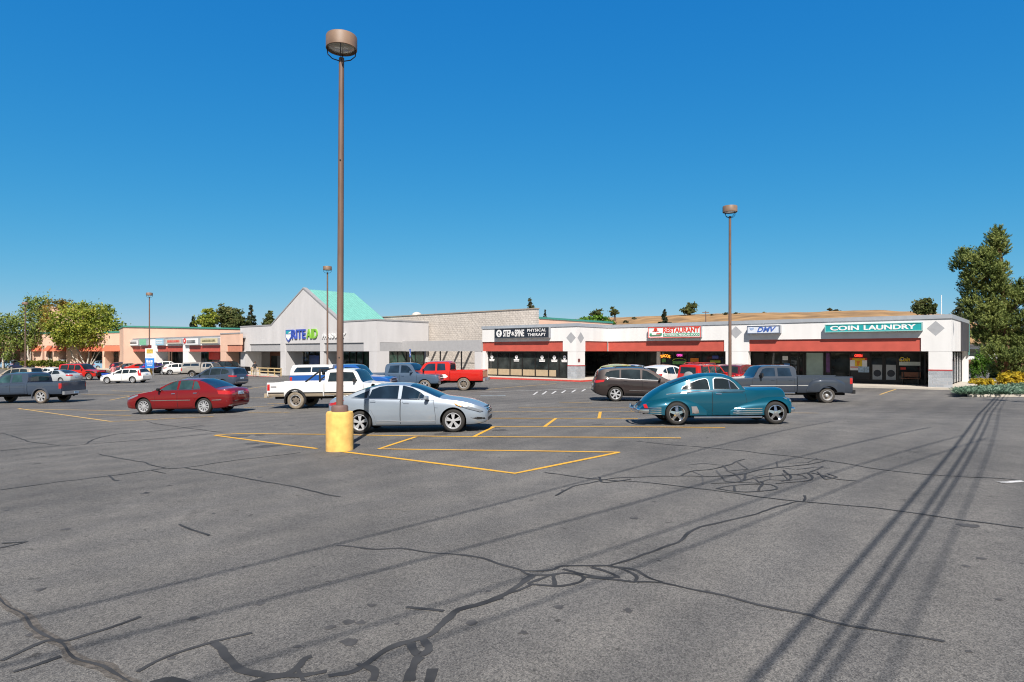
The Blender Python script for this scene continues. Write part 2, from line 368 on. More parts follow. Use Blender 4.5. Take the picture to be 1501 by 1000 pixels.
marks('narrow_crack_sealant', mid, .042, tar, .3, dz=.005, sp=True); marks('hairline_crack', thin, .04, tar, .3, dz=.0055, sp=True)

# oil drips and dark spots
oil = pm('oil_stain', (.062, .06, .06), .8, var=.35, scale=9); r8 = random.Random(12); mb = MB()
spots = [(511,912,.05),(529,913,.04),(512,941,.07),(820,890,.05),(921,895,.045),(690,913,.05),(1421,771,.1),(1440,560+20,.1),(214,723,.08),(96,776,.06),(380,700,.06),(930,760,.05)]+[(r8.uniform(330,1000), r8.uniform(600,655), r8.uniform(.08,.3)) for _ in range(16)]+[(r8.uniform(0,1500), r8.uniform(660,990), r8.uniform(.02,.05)) for _ in range(26)]
for i, (px, py, rr_) in enumerate(spots):
    c_ = G(px, py); k = len(mb.v); n = 16; ph_ = r8.uniform(0, 9)
    for j in range(n):
        a_ = 2*math.pi*j/n; q = rr_*(1+.55*mnoise.noise(Vector((math.cos(a_)*1.3+ph_, math.sin(a_)*1.3, i)))+.2*r8.uniform(-1, 1)); x, y = c_.x+q*math.cos(a_), c_.y+q*math.sin(a_); mb.v.append((x, y, gz(x, y)+.0032))
    mb.q(*range(k, k+n))
tag(mb.build('oil_stain', oil, recalc=False), kind='structure')
# ------------------------------------------------------------------ shops: local x runs along the shop fronts, local y away from the car park
O = Vector((27.5, 39.7, 0)); RZ = math.atan2(-.649, .761)
UX, UY = math.cos(RZ), math.sin(RZ)
def U(px, v=0.):
    k = (px-CX)/F
    return (k*(O.y+UX*v)-O.x+UY*v)/(UX-UY*k)
def ZV(py, u, v=0.):
    d = O.y+UY*u+UX*v
    return EYE-(py-HZ)/F*d
def W(u, v, z=0.): return Vector((O.x+UX*u-UY*v, O.y+UY*u+UX*v, z))
stucco = pm('white_stucco', (.72, .715, .71), .9, var=.07, scale=1.1, stretch=(1, 1, .22), bump=.15, bscale=25, detail=8)
redband = pm('red_awning_metal', (.48, .088, .062), .55, var=.1, scale=1.5)
coping = pm('grey_metal_coping', (.42, .45, .49), .45, metal=.3, var=.06)
cmu = blockmat('split_face_block', (.46, .49, .53), (.36, .39, .43), (.58, .58, .58), bump=1., dist=.03)
redtrim = pm('red_trim', (.38, .05, .05), .6)
bronze = pm('dark_bronze_frame', (.028, .026, .025), .4, metal=.4)
concrete = pm('pale_concrete', (.47, .43, .37), .9, var=.12, scale=1.2, bump=.1, detail=8)
redkerb = pm('red_kerb_paint', (.55, .06, .045), .7, var=.2, scale=3)
greydia = pm('grey_diamond_tile', (.36, .37, .39), .7)
tanpan = pm('tan_panel', (.40, .31, .20), .8)
roofmat = pm('flat_roof', (.35, .35, .36), .9)
def glassmat(name, col, rough=.04, spec=.7):
    m, nt, b = nodes(name)
    tc = nt.nodes.new('ShaderNodeTexCoord'); n = nt.nodes.new('ShaderNodeTexNoise'); n.inputs['Scale'].default_value = 1.1; n.inputs['Detail'].default_value = 3
    lnk(nt, tc.outputs['Object'], n.inputs['Vector'])
    r = nt.nodes.new('ShaderNodeValToRGB'); e = r.color_ramp.elements; e[0].position = .4; e[1].position = .7
    e[0].color = (*[c*.35 for c in col], 1); e[1].color = (*col, 1); lnk(nt, n.outputs[0], r.inputs[0]); lnk(nt, r.outputs[0], b.inputs['Base Color'])
    b.inputs['Roughness'].default_value = rough; b.inputs['Specular IOR Level'].default_value = spec
    n2 = nt.nodes.new('ShaderNodeTexNoise'); n2.inputs['Scale'].default_value = .9; lnk(nt, tc.outputs['Object'], n2.inputs['Vector'])
    bp = nt.nodes.new('ShaderNodeBump'); bp.inputs['Strength'].default_value = .06; bp.inputs['Distance'].default_value = .05; lnk(nt, n2.outputs[0], bp.inputs['Height']); lnk(nt, bp.outputs[0], b.inputs['Normal'])
    return m
sglass = glassmat('shop_glass', (.045, .054, .052)); 
blindm = pm('pale_green_blind', (.33, .44, .40), .35, var=.12, scale=2.5, coat=.6)
gglass = glassmat('greenish_glass', (.05, .11, .085)); bluep = pm('blue_poster', (.02, .07, .34), .4, coat=.6, var=.3, scale=1.5)  # greenish glass: pharmacy panes carry their green reflections in this colour
whitep = pm('white_sign_face', (.78, .78, .78), .5, var=.03)
blackp = pm('black_paint', (.015, .015, .018), .5); navy = pm('navy_board', (.018, .024, .036), .5)
signgrey = pm('sign_cabinet', (.30, .32, .35), .5)

# --- walkways
def walk(name, poly, z0, z1, mat, kerb=None):
    mb = MB(); mb.slab([(p.x, p.y) for p in (W(*q) for q in poly)], z0, z1); tag(mb.build(name, mat), kind='structure')
walk('sidewalk', [(-25.2,-.55),(1.6,-.55),(1.6,15),(-25.2,15)], -.4, .22, concrete)
walk('kerb', [(-23.5,-.7),(1.75,-.7),(1.75,-.552),(-23.5,-.552)], -.4, .205, concrete)
walk('sidewalk', [(-36,-6.6),(-23.4,-6.6),(-23.4,-.552),(-25.2,-.552),(-25.2,8),(-36,8)], -.4, .222, concrete)
walk('red_kerb', [(-36,-6.76),(-23.25,-6.76),(-23.25,-3.),(-23.398,-3.),(-23.398,-6.602),(-36,-6.602)], -.4, .21, redkerb)
walk('sidewalk', [(-77,-10.6),(-47.1,-10.6),(-36.05,-7.4),(-36.05,0),(-77,0)], -1, -.40, concrete)
walk('red_kerb', [(-70,-10.75),(-50,-10.75),(-50,-10.602),(-70,-10.602)], -1, -.395, redkerb)
walk('sidewalk', [(-135,-11),(-77.02,-11),(-77.02,0),(-135,0)], -1.2, -.55, concrete)

# --- the white strip of small shops on the right
mall = tag(empty('shop_building', W(0, 0), RZ), 'white stucco strip of small shops with red awning bands, grey diamonds and flat roof', 'shops')
VS, VT, GV = -25.06, -4.8, 3.0          # inner corner, front of the left-hand wing, depth of the shop fronts
UL = U(707, VT)
b1 = (VS+.01, U(1061.5)); b2 = (U(1098), U(1350)); bs = (UL+.02, U(825, VT))
TOP, LOW, BAND = 4.56, 2.5, 3.36; EN_ = 10.6
mb = MB()
mb.box(VS, 0, 0, .35, BAND, TOP)
for a, b in ((VS, b1[0]), (b1[1], b2[0]), (b2[1], 0)): mb.box(a, b, 0, .35, LOW, BAND)
mb.box(-.35, 0, .352, EN_, LOW, TOP); mb.box(UL, -.36, EN_+.01, EN_+.35, .2, TOP-.01)
mb.box(UL, VS, VT, VT+.35, BAND, TOP); mb.box(bs[1], VS, VT, VT+.35, LOW, BAND)
mb.box(VS-.35, VS, VT+.352, -.002, BAND, TOP); mb.box(VS-.35, VS, VT+.352, VT+1.3, LOW, BAND)
mb.box(UL, UL+.3, VT+.352, EN_, .2, TOP)
mb.build('wall', stucco, mall)
mb = MB(); mb.box(UL+.31, VS-.37, VT+.36, EN_, 4.1, 4.3); mb.box(VS-.36, -.36, .36, EN_, 4.1, 4.298); mb.build('roof', roofmat, mall)
mb = MB(); mb.box(VS-.3, .05, -.06, .45, TOP, TOP+.26); mb.box(-.45, .05, .452, EN_+.05, TOP, TOP+.258); mb.box(UL-.05, VS+.05, VT-.06, VT+.45, TOP, TOP+.26); mb.box(VS-.45, VS+.05, VT+.452, -.062, TOP, TOP+.258)
mb.build('coping', coping, mall)
mb = MB(); mb.box(VS-.3, -.36, .36, GV+.3, LOW-.03, LOW+.02); mb.box(UL+.31, VS-.36, VT+.36, VT+1.6, LOW-.03, LOW+.02); mb.box(-3, -.36, GV+.3, EN_, LOW-.03, LOW+.02); mb.build('soffit', pm('soffit_board', (.25, .25, .25), .8), mall)
for a, b, v in ((b1[0], b1[1], 0), (b2[0], b2[1], 0), (bs[0], bs[1], VT)):
    mb = MB(); mb.box(a, b, v+.09, v+.34, LOW+.002, BAND-.002); mb.build('awning_band', redband, mall)
mb = MB(); mb.box(VS-.33, VS-.07, VT+1.302, -.004, LOW+.002, BAND-.002); mb.build('awning_band', redband, mall)
def column(u0, u1, v0, v1, base=True, z0=.22):
    mb = MB(); mb.box(u0, u1, v0, v1, 1.34 if base else z0, LOW); c = mb.build('column', stucco, mall)
    if base:
        mb = MB(); mb.box(u0-.012, u1+.012, v0-.012, v1+.012, z0, 1.26); mb.build('column_base', cmu, c)
        mb = MB(); mb.box(u0-.02, u1+.02, v0-.02, v1+.02, 1.26, 1.34); mb.build('column_trim', redtrim, c)
column(U(1361), -.01, .01, .55); column(U(1063.5), U(1096.5), .01, .55); column(U(832, VT), VS-.01, VT+.01, VT+1.25)
column(UL+.01, UL+.36, VT+.01, VT+.36, base=False)
for u, v, side, z in ((U(1371.5), -.003, 0, 3.95), (U(1078.5), -.003, 0, 3.95), (U(837, VT), VT-.003, 0, 3.62), (VS+.003, VT+.62, 1, 3.62), (.003, 1.1, 1, 3.95)):
    mb = MB(); r = .48
    if side: mb.face([(u, v-.3 if z > 3.9 else v-r, z), (u, v, z-r), (u, v+(.3 if z > 3.9 else r), z), (u, v, z+r)])
    else: mb.face([(u-r, v, z), (u, v, z-r), (u+r, v, z), (u, v, z+r)])
    mb.build('diamond_tile', greydia, mall)
# shop fronts: panes between dark bronze posts
def front(edges, v, z0, z1, kinds, parent, sill=.12):
    us = [U(p, v) for p in edges]
    fr = MB()
    for u in us: fr.box(u-.045, u+.045, v-.07, v+.07, z0, z1)
    for a, b in zip(us, us[1:]):
        fr.box(a+.045, b-.045, v-.06, v+.06, z1-.09, z1); fr.box(a+.045, b-.045, v-.06, v+.06, z0, z0+sill)
    fr.build('window_frame', bronze, parent)
    for a, b, k in zip(us, us[1:], kinds):
        mb = MB(); mb.box(a+.045, b-.045, v-.012, v+.012, z0+sill, z1-.09)
        if k == 'd':
            d = mb.build('door', sglass, parent); hb = MB()
            for q in (a+.05, b-.11): hb.box(q, q+.06, v-.03, v-.013, z0+sill, z1-.09)
            hb.box(a+.11, b-.11, v-.03, v-.013, z0+sill, z0+sill+.2); hb.box(a+.11, b-.11, v-.03, v-.013, 2.05, 2.12); hb.build('door_frame', bronze, d)
            hb = MB(); hb.box(b-.2, b-.16, v-.1, v-.03, 1.0, 1.35); hb.build('handle', coping, d)
        elif k == 'w': mb.build('wall_panel', pm('dark_wall_panel', (.05, .05, .05), .8), parent)
        elif k == 'g': mb.build('window_pane', gglass, parent)
        elif k == 'b': mb.build('window_pane', blindm, parent)
        else: mb.build('window_pane', sglass, parent)
front([858,876,895,906,917,932,948,964], GV, .22, LOW-.03, 'pddpppp', mall)
front([969,988,1007,1028,1047,1062,1078], GV, .22, LOW-.03, 'ppdppp', mall, .5)
front([1090,1103,1121,1144,1157,1171,1178,1181,1208,1211,1217,1246,1275,1296,1316,1349,1356], GV, .22, LOW-.03, 'gwpddpwbwppwddpp'.replace('pw d', 'pp'), mall, .3)
mb = MB(); mb.box(U(964, GV), U(969, GV), GV-.2, GV+.1, .22, LOW-.03); mb.box(U(1078, GV), U(1090, GV), GV-.05, GV+.1, .22, LOW-.03); mb.build('pier', stucco, mall)
front([712,730,748,766,785,804.5,820,832], VT+.5, .24, LOW-.03, 'ppppppp', mall, .1)
for i, (a, b) in enumerate(((712,730),(730,748),(748,766),(766,785),(785,804.5),(804.5,816))):
    mb = MB(); mb.box(U(a, VT+.5)+.06, U(b, VT+.5)-.06, VT+.475, VT+.486, .34, .88); mb.build('tan_panel', tanpan, mall)
# glazing and a dark vertically streaked panel round the right-hand end
EN = 10.6
darkstreak = pm('streaked_dark_panel', (.06, .057, .064), .6, var=.9, scale=2.2, stretch=(1, 3.2, .12), detail=6)
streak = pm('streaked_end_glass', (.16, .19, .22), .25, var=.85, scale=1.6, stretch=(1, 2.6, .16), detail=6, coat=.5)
mb = MB(); mb.box(.003, .05, 5.2, EN-.3, LOW, TOP-.005); mb.build('streaked_panel', darkstreak, mall); mb = MB(); mb.box(.003, .07, EN-.298, EN+.02, LOW-.3, TOP-.004); mb.build('end_trim', pm('teal_grey_trim', (.10, .25, .24), .5), mall)
x = -.45
for i in range(7):
    mb = MB(); mb.box(x-.05, x+.05, .75+i*1.6-.05, .75+i*1.6+.05, .22, LOW-.03); mb.build('window_post', bronze, mall)
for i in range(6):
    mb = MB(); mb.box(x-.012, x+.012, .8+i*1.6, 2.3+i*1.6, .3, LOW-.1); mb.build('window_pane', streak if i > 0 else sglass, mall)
mb = MB(); mb.box(-.4, -.02, EN-.1, EN+.2, .22, LOW); mb.build('pier', stucco, mall)
# things stuck to or standing behind the glass
def poster(name, pxa, pxb, ya, yb, v, mat, label, cat='poster', glyphs=None):
    u0, u1 = U(pxa, v), U(pxb, v); um = (u0+u1)/2
    root = empty(name, W(um, v, 0), RZ); hw = (u1-u0)/2; z1, z0 = ZV(ya, um, v), ZV(yb, um, v)
    mb = MB(); mb.box(-hw, hw, -.006, .006, z0, z1); mb.build('sheet', mat, root)
    if glyphs: glyphs(root, hw, z0, z1)
    return tag(root, label, cat)
gv = GV-.09
def lettering(name, s, pxa, pxb, ya, yb, v, mat, label, cat, **k):
    u0, u1 = U(pxa, v), U(pxb, v); um = (u0+u1)/2
    root = empty(name, W(um, v, 0), RZ); mb = MB(); z1, z0 = ZV(ya, um, v), ZV(yb, um, v)
    text(mb, s, u0-um, u1-um, z0, z1, 0, **k); mb.build('letters', mat, root); return tag(root, label, cat)
neo = pm('orange_neon', (1., .32, .03), .5, emit=1.2); nep = pm('pink_neon', (1., .1, .55), .5, emit=.8); ner = pm('red_neon', (1., .05, .03), .5, emit=1.2); ylw = pm('yellow_vinyl', (.8, .55, .02), .5); pal = pm('pale_vinyl', (.55, .6, .55), .6)
orangep = pm('orange_poster', (.75, .22, .02), .6); redp = pm('red_poster', (.6, .04, .03), .6); greenp = pm('green_poster', (.12, .33, .10), .6, var=.3, scale=5)
lettering('window_sign', 'TACOS', 968, 982.5, 521, 525.5, gv, neo, 'orange TACOS lettering arched in the restaurant window', 'window sign', bold=.03, bend=.1)
lettering('window_sign', 'OPEN', 992, 1000, 519, 522.5, gv, nep, 'pink neon OPEN sign in the restaurant window', 'window sign', bold=.03)
lettering('window_sign', 'OPEN', 1252.5, 1264, 519.5, 523.5, gv, ner, 'red OPEN sign high in the laundry window', 'window sign', bold=.05)
lettering('window_lettering', 'Coin', 1318.5, 1334, 523.5, 530, gv, ylw, 'slanted yellow Coin lettering on the laundry glass', 'window lettering', bold=.03, shear=.3)
def arch(root, hw, z0, z1):
    mb = MB(); n = 14
    mb.tube([(hw*math.cos(math.pi*i/n), -.02, z1+.02+.22*math.sin(math.pi*i/n)) for i in range(n+1)], .03, 6); mb.build('arch', pm('lime_paint', (.35, .5, .05), .6), root)
poster('window_poster', 986, 1006, 529.5, 534, gv, greenp, 'wide green food poster under a lime arch in the restaurant window', glyphs=arch)
poster('window_poster', 970, 976, 526, 531, gv, greenp, 'small green poster under the TACOS lettering')
poster('window_poster', 1012, 1024, 525, 530.5, gv, orangep, 'orange and brown poster on the restaurant door')
poster('window_poster', 1044, 1053, 521.5, 526, gv, bluep, 'small blue poster high in the restaurant window beside the white column')
poster('window_poster', 1041, 1056, 528.5, 532, gv, pm('lime_poster', (.38, .45, .06), .6), 'long lime poster in the restaurant window beside the white column')
def glyph7(root, hw, z0, z1):
    mb = MB(); h = z1-z0
    mb.box(-hw*1.02, hw*1.02, -.02, -.007, z1-h*.17, z1+.02); mb.mi = 1
    mb.box(-hw*.42, hw*.42, -.022, -.007, z0+h*.33, z1-h*.17); mb.box(-hw*.75, hw*.75, -.026, -.021, z1-h*.14, z1-h*.03); mb.mi = 2
    mb.prism([(-hw*.22, z1-h*.24), (hw*.22, z1-h*.24), (0, z0+h*.36), (-hw*.12, z0+h*.36)], -.03, -.023)
    mb.mi = 0; mb.box(-hw*.95, hw*.95, -.02, -.007, z0+h*.22, z0+h*.3); mb.build('print', [redp, ylw, orangep], root)
poster('window_poster', 1246, 1271, 525, 543, gv, whitep, 'large white laundry poster with red and yellow print beside the glass doors', glyphs=glyph7)
poster('window_poster', 1258, 1274, 537.5, 546, gv-.03, pm('paleblue_poster', (.35, .48, .6), .6, var=.4, scale=6), 'pale blue notice overlapping the laundry poster')
poster('window_poster', 1318, 1349, 530.5, 536, gv, pal, 'pale green strip of lettering under the yellow Coin lettering')
poster('window_poster', 1320, 1328, 538.5, 542, gv, redp, 'small red notice on the laundry glass')
poster('window_poster', 1147, 1155, 522, 528, gv, whitep, 'white notice high on the registry office window')
poster('window_poster', 1149, 1158, 533, 540, gv, pm('office_blue', (.06, .2, .5), .6), 'small blue notice on the registry office door')
poster('window_poster', 1211, 1216.5, 518, 546, gv, pm('purple_poster', (.12, .05, .16), .6, var=.5, scale=3), 'tall purple poster beside the pale green window')
mb = MB(); 
def bench():
    v = GV-.5; u0, u1 = U(1321, v), U(1349, v); um = (u0+u1)/2
    root = tag(empty('bench', W(um, v, .22), RZ), 'brown wooden bench outside the laundry glass', 'bench'); h = (u1-u0)/2
    wd = pm('brown_wood', (.20, .075, .035), .6, var=.3, scale=6, stretch=(1, 8, 8))
    mb = MB(); mb.box(-h, h, -.2, .2, .40, .45); mb.build('seat', wd, root)
    mb = MB(); mb.box(-h, h, .16, .2, .5, .85); mb.build('backrest', wd, root)
    for s in (-1, 1): mb = MB(); mb.box(s*(h-.1)-.04, s*(h-.1)+.04, -.18, .16, 0, .40); mb.box(s*(h-.1)-.03, s*(h-.1)+.03, .12, .158, .45, .85); mb.build('leg', bronze, root)
bench()
# washing machines seen through the laundry doors
wm = pm('washer_enamel', (.35, .37, .38), .35)
def washer(px, lab):
    v = GV-.13; root = tag(empty('window_poster', W(U(px, v), v, 0), RZ), lab, 'poster')
    mb = MB(); mb.box(-.3, .3, 0, .012, .5, 1.55); mb.build('sheet', wm, root)
    mb = MB(); mb.lathe([(0, 0), (.22, 0), (.24, .02), (.16, .03), (0, .02)], 20, 'y', (0, -.03, .95)); mb.build('printed_door', navy, root, smooth=40)
washer(1286, 'life size picture of a washing machine on the left laundry door'); washer(1306, 'life size picture of a washing machine on the right laundry door')
# white round logos on the clinic glass
for i, px in enumerate((721, 757, 794.5, 812.5, 827.5)):
    v = VT+.42; root = empty('window_decal', W(U(px, v), v, 0), RZ); mb = MB()
    mb.lathe([(0, 0), (.17, 0), (.17, .008), (0, .008)], 20, 'y', (0, 0, 1.98)); mb.box(-.3, .3, 0, .008, 1.58, 1.66); mb.box(-.32, .32, 0, .008, 1.69, 1.78); mb.box(-.08, .08, .001, .007, 1.78, 1.84)
    mb.mi = 1; mb.prism([(-.1, 1.95), (-.02, 1.99), (.1, 1.95), (.1, 1.97), (-.02, 2.02), (-.1, 1.97)], -.006, -.001)
    mb.build('print', [whitep, navy], root)
    tag(root, 'white round clinic decal on the '+('leftmost', 'third', 'fifth', 'sixth', 'rightmost')[i]+' pane under the black sign', 'decal', 'white decals on the clinic windows')
root = tag(empty('wall_notice', W(VS+.004, VT+.35, 1.75), RZ), 'small dark notice on the side of the white clinic column', 'notice'); mb = MB(); mb.box(0, .02, -.15, .15, -.13, .13); mb.build('sheet', pm('maroon_plate', (.16, .05, .05), .5), root)

# --- sign boards on the white fascia
def board(pxa, pxb, ya, yb, v, d, face, rim, name, label, art, side=None):
    u0, u1 = U(pxa, v-d), U(pxb, v-d); um = (u0+u1)/2; hw = (u1-u0)/2
    z1, z0 = ZV(ya, um, v-d), ZV(yb, um, v-d)
    root = tag(empty(name, W(um, v-d, (z0+z1)/2), RZ), label, 'sign'); h = (z1-z0)/2
    mb = MB(); mb.box(-hw, hw, .012, d-.004, -h, h); mb.build('cabinet', side or signgrey, root)
    t = .05; mb = MB()
    mb.box(-hw, hw, -.03, .011, h-t, h); mb.box(-hw, hw, -.03, .011, -h, -h+t); mb.box(-hw, -hw+t, -.03, .011, -h+t, h-t); mb.box(hw-t, hw, -.03, .011, -h+t, h-t); mb.build('frame', rim, root)
    mb = MB(); mb.box(-hw+t, hw-t, 0, .011, -h+t, h-t); mb.build('face', face, root)
    art(root, hw, h); return root
def lets(root, s, x0, x1, z0, z1, mat, part='letters', **k):
    mb = MB(); text(mb, s, x0, x1, z0, z1, 0., **k); return mb.build(part, mat, root)
def a1(r, w, h):
    mb = MB(); mb.lathe([(0, -.02), (.33, -.02), (.33, 0), (0, 0)], 24, 'y', (-w+.55, 0, 0)); mb.mi = 1
    mb.tube([(-w+.62, -.022, .22), (-w+.48, -.022, .12), (-w+.62, -.022, 0), (-w+.5, -.022, -.1), (-w+.62, -.022, -.22)], .035, 6); mb.tube([(-w+.4, -.022, .05), (-w+.7, -.022, .1)], .03, 6)
    mb.build('emblem', [whitep, navy], r)
    lets(r, 'STEP', -w+1.05, -w+1.95, -h*.68, h*.66, whitep, bold=.02); lets(r, '&', -w+2.02, -w+2.36, -h*.45, h*.3, whitep, bold=.02); lets(r, 'SPINE', -w+2.42, -w+3.48, -h*.68, h*.66, whitep, bold=.02)
    lets(r, 'PHYSICAL', w-2.35, w-.28, h*.18, h*.74, whitep, bold=.012, space=1.2); lets(r, 'THERAPY', w-2.3, w-.33, -h*.66, -h*.1, whitep, bold=.012, space=1.2)
board(725, 804.5, 480.6, 495.8, VT, .3, navy, pm('dark_rim', (.1, .11, .12), .5), 'shop_sign', 'black clinic sign reading STEP & SPINE PHYSICAL THERAPY in white', a1)
redL = pm('red_lettering', (.62, .055, .03), .5); grnb = pm('green_band', (.05, .30, .17), .5)
def a2(r, w, h):
    x0 = -w+.3*2*w
    lets(r, 'RESTAURANT', x0, w-.12, -h*.1, h*.82, redL, bold=.03)
    mb = MB(); mb.box(x0, w-.1, -.012, -.001, -h*.78, -h*.22); mb.build('green_band', grnb, r)
    mb = MB(); text(mb, 'AUTHENTIC MEXICAN FOOD', x0+.06, w-.16, -h*.68, -h*.32, -.012, bold=.02); mb.build('letters', whitep, r)
    mb = MB(); c = -w+.3*w
    mb.lathe([(0, -.02), (.16, -.02), (.16, 0), (0, 0)], 16, 'y', (c, 0, h*.5)); mb.prism([(c-.22, h*.32), (c+.22, h*.32), (c+.3, h*.2), (c-.3, h*.2)], -.02, -.001)
    mb.prism([(c+.1, -h*.12), (c+.5, -h*.12), (c+.4, -h*.32), (c+.05, -h*.32)], -.02, -.001); mb.mi = 1
    mb.box(-w+.14, -w+.55*w, -.018, -.001, -h*.55, -h*.42); mb.box(-w+.16, -w+.34, -.018, -.001, -h*.42, -h*.12); mb.box(-w+.42*w+.1, -w+.55*w, -.018, -.001, -h*.42, -h*.1)
    mb.mi = 2; mb.box(-w+.2, -w+.5*w, -.018, -.001, -h*.68, -h*.55); mb.build('picture', [redL, grnb, pm('brown_print', (.14, .05, .03), .6)], r)
board(950, 1027, 479, 495.2, 0, .32, whitep, redL, 'shop_sign', 'white RESTAURANT sign in a red frame with a green AUTHENTIC MEXICAN FOOD strip', a2)
bluL = pm('blue_lettering', (.05, .12, .42), .5)
def a3(r, w, h):
    lets(r, 'DMV', -w*.38, w*.78, -h*.62, h*.66, bluL, bold=.03, shear=.35)
    mb = MB(); mb.prism([(-w*.84, h*.5), (-w*.55, h*.5), (-w*.6, 0), (-w*.7, -h*.1), (-w*.8, 0)], -.015, -.001); mb.build('emblem', pm('pale_blue_print', (.3, .4, .6), .5), r)
board(1095, 1143, 477.4, 489, 0, .4, pm('pale_blue_face', (.62, .67, .75), .5), pm('slate_rim', (.09, .12, .18), .5), 'shop_sign', 'small white sign reading DMV in slanted blue letters', a3)
teal = pm('teal_face', (.012, .33, .35), .5)
def a4(r, w, h): lets(r, 'COIN', -w*.88, -w*.26, -h*.58, h*.58, whitep, bold=.035); lets(r, 'LAUNDRY', -w*.16, w*.88, -h*.58, h*.58, whitep, bold=.035)
board(1209, 1352, 474.2, 486.2, 0, .34, teal, pm('pale_teal_rim', (.25, .52, .5), .5), 'shop_sign', 'long teal sign reading COIN LAUNDRY in white', a4)

# --- the grey pharmacy with the gable and its block hall
ph = tag(empty('pharmacy_building', W(-60, -8.2), RZ), 'grey pharmacy with a tall pointed gable, turquoise metal roof and a long pale block hall', 'pharmacy')
def L(u, v): return u+60, v+8.2
greyst = pm('grey_stucco', (.55, .54, .545), .9, var=.07, scale=.9, stretch=(1, 1, .3), bump=.15, bscale=25, detail=8)
greyband = pm('grey_fascia_panel', (.37, .37, .38), .7, var=.05); capm = pm('grey_coping', (.30, .30, .31), .6)
bigblk = blockmat('pale_split_block', (.64, .585, .53), (.625, .57, .515), (.61, .56, .505), bw=.4, bh=.2, ms=.006, bump=1., dist=.06, ns=3.2)
brick = blockmat('red_brick', (.28, .10, .06), (.22, .085, .055), (.25, .18, .14), bw=.24, bh=.08, ms=.01)
turq = pm('turquoise_roof', (.17, .43, .385), .5, var=.08, scale=2); salmon = pm('salmon_stucco', (.68, .45, .34), .9, var=.07, scale=.5, detail=8)
gtrim = pm('green_trim', (.05, .25, .2), .5)
x0, x1 = -75.6+60, -47.1+60; ap, gl, gr = -60.6+60, -67.8+60, -53.4+60
FT = 5.62; AP = 9.66
mb = MB()
mb.prism([(x0, 3.4), (x1, 3.4), (x1, FT), (gr, FT), (ap, AP), (gl, FT), (x0, FT)], 0, .4)
pan = [(U(366, -8.2)+60, U(411, -8.2)+60), (U(418, -8.2)+60, U(469, -8.2)+60), (U(475, -8.2)+60, U(533, -8.2)+60)]
e = [x0]+[q for p in pan for q in p]+[x1]
for i in range(0, len(e), 2): mb.box(e[i], e[i+1], 0, .4, 2.5, 3.4)
mb.box(x1-.4, x1, .402, 7, 3.4, FT); mb.box(x1-.4, x1, 3.4, 7, 2.5, 3.4); mb.box(x0, x0+.4, .402, 7, -.4, FT); mb.box(x0, x1-.4, 7, 7.3, -.4, FT)
mb.build('wall', greyst, ph)
mb = MB(); mb.box(x0, gl, -.05, .45, FT, FT+.14); mb.box(gr, x1+.05, -.05, .45, FT, FT+.14); mb.box(x1-.45, x1+.05, .452, 7, FT, FT+.138)
for s, q in ((1, gr), (-1, gl)): mb.prism([(q, FT), (ap, AP), (ap, AP+.17), (q, FT+.17)], -.05, .45)
mb.build('coping', capm, ph)
for a, b in pan: mb = MB(); mb.box(a, b, .12, .38, 2.502, 3.398); mb.build('fascia_panel', greyband, ph)
mb = MB()
for q in (gr-.02, gl+.02):
    a, b = (q, FT-.1), (ap, AP-.02); p = [a, b, (b[0], b[1]-.12), (a[0], a[1]-.12)]; mb.prism(p, .42, 6.9)
    for i in range(17):
        y = .6+i*.39; mb.prism([(a[0], a[1]), (b[0], b[1]), (b[0], b[1]+.05), (a[0], a[1]+.05)], y, y+.04)
mb.build('metal_roof', turq, ph)
def ub(u): return u+60
for pa, pb, dv in ((352.5, 359.5, 2.2), (411, 419, 2.2), (469, 474, 2.2), (541, 552, 1.6)):
    mb = MB(); mb.box(ub(U(pa, -8.2)), ub(U(pb, -8.2)), .01, dv, -.4, 2.5); mb.build('column', greyst, ph)
mb = MB(); mb.box(x0+.41, x1-.41, .41, 4.2, 2.45, 2.52); mb.build('soffit', roofmat, ph)
gvp = -4.2
def lp(pxa, pxb, z0, z1, y, mat, name, th=.1):
    mb = MB(); mb.box(ub(U(pxa, -8.2+y)), ub(U(pxb, -8.2+y)), y, y+th, z0, z1); return mb.build(name, mat, ph)
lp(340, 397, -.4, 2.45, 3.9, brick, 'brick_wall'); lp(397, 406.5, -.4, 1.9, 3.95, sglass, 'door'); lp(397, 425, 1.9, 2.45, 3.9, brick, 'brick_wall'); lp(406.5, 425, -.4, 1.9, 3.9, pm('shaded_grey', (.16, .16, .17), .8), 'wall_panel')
lp(425, 437, -.4, 2.45, 3.9, greyst, 'wall_panel')
for a, b, m in ((437, 445, sglass), (445, 453, sglass), (453, 461, sglass), (461, 470, sglass), (470, 486, gglass), (486, 494, gglass), (494, 502, gglass), (502, 512, gglass), (512, 522, gglass), (522, 532, gglass), (532, 541, gglass), (541, 556, sglass)):
    lp(a, b, -.2, 2.45, 3.95, m, 'window_pane'); 
mb = MB()
for q in (437, 445, 453, 461, 470, 486, 494, 502, 512, 522, 532, 541): u = ub(U(q, -8.2+3.9)); mb.box(u-.06, u+.06, 3.86, 3.945, -.4, 2.45)
mb.build('window_frame', bronze, ph)
poster('window_poster', 453.5, 468, 521, 540, -8.2+3.8, bluep, 'tall blue poster beside the pharmacy entrance')
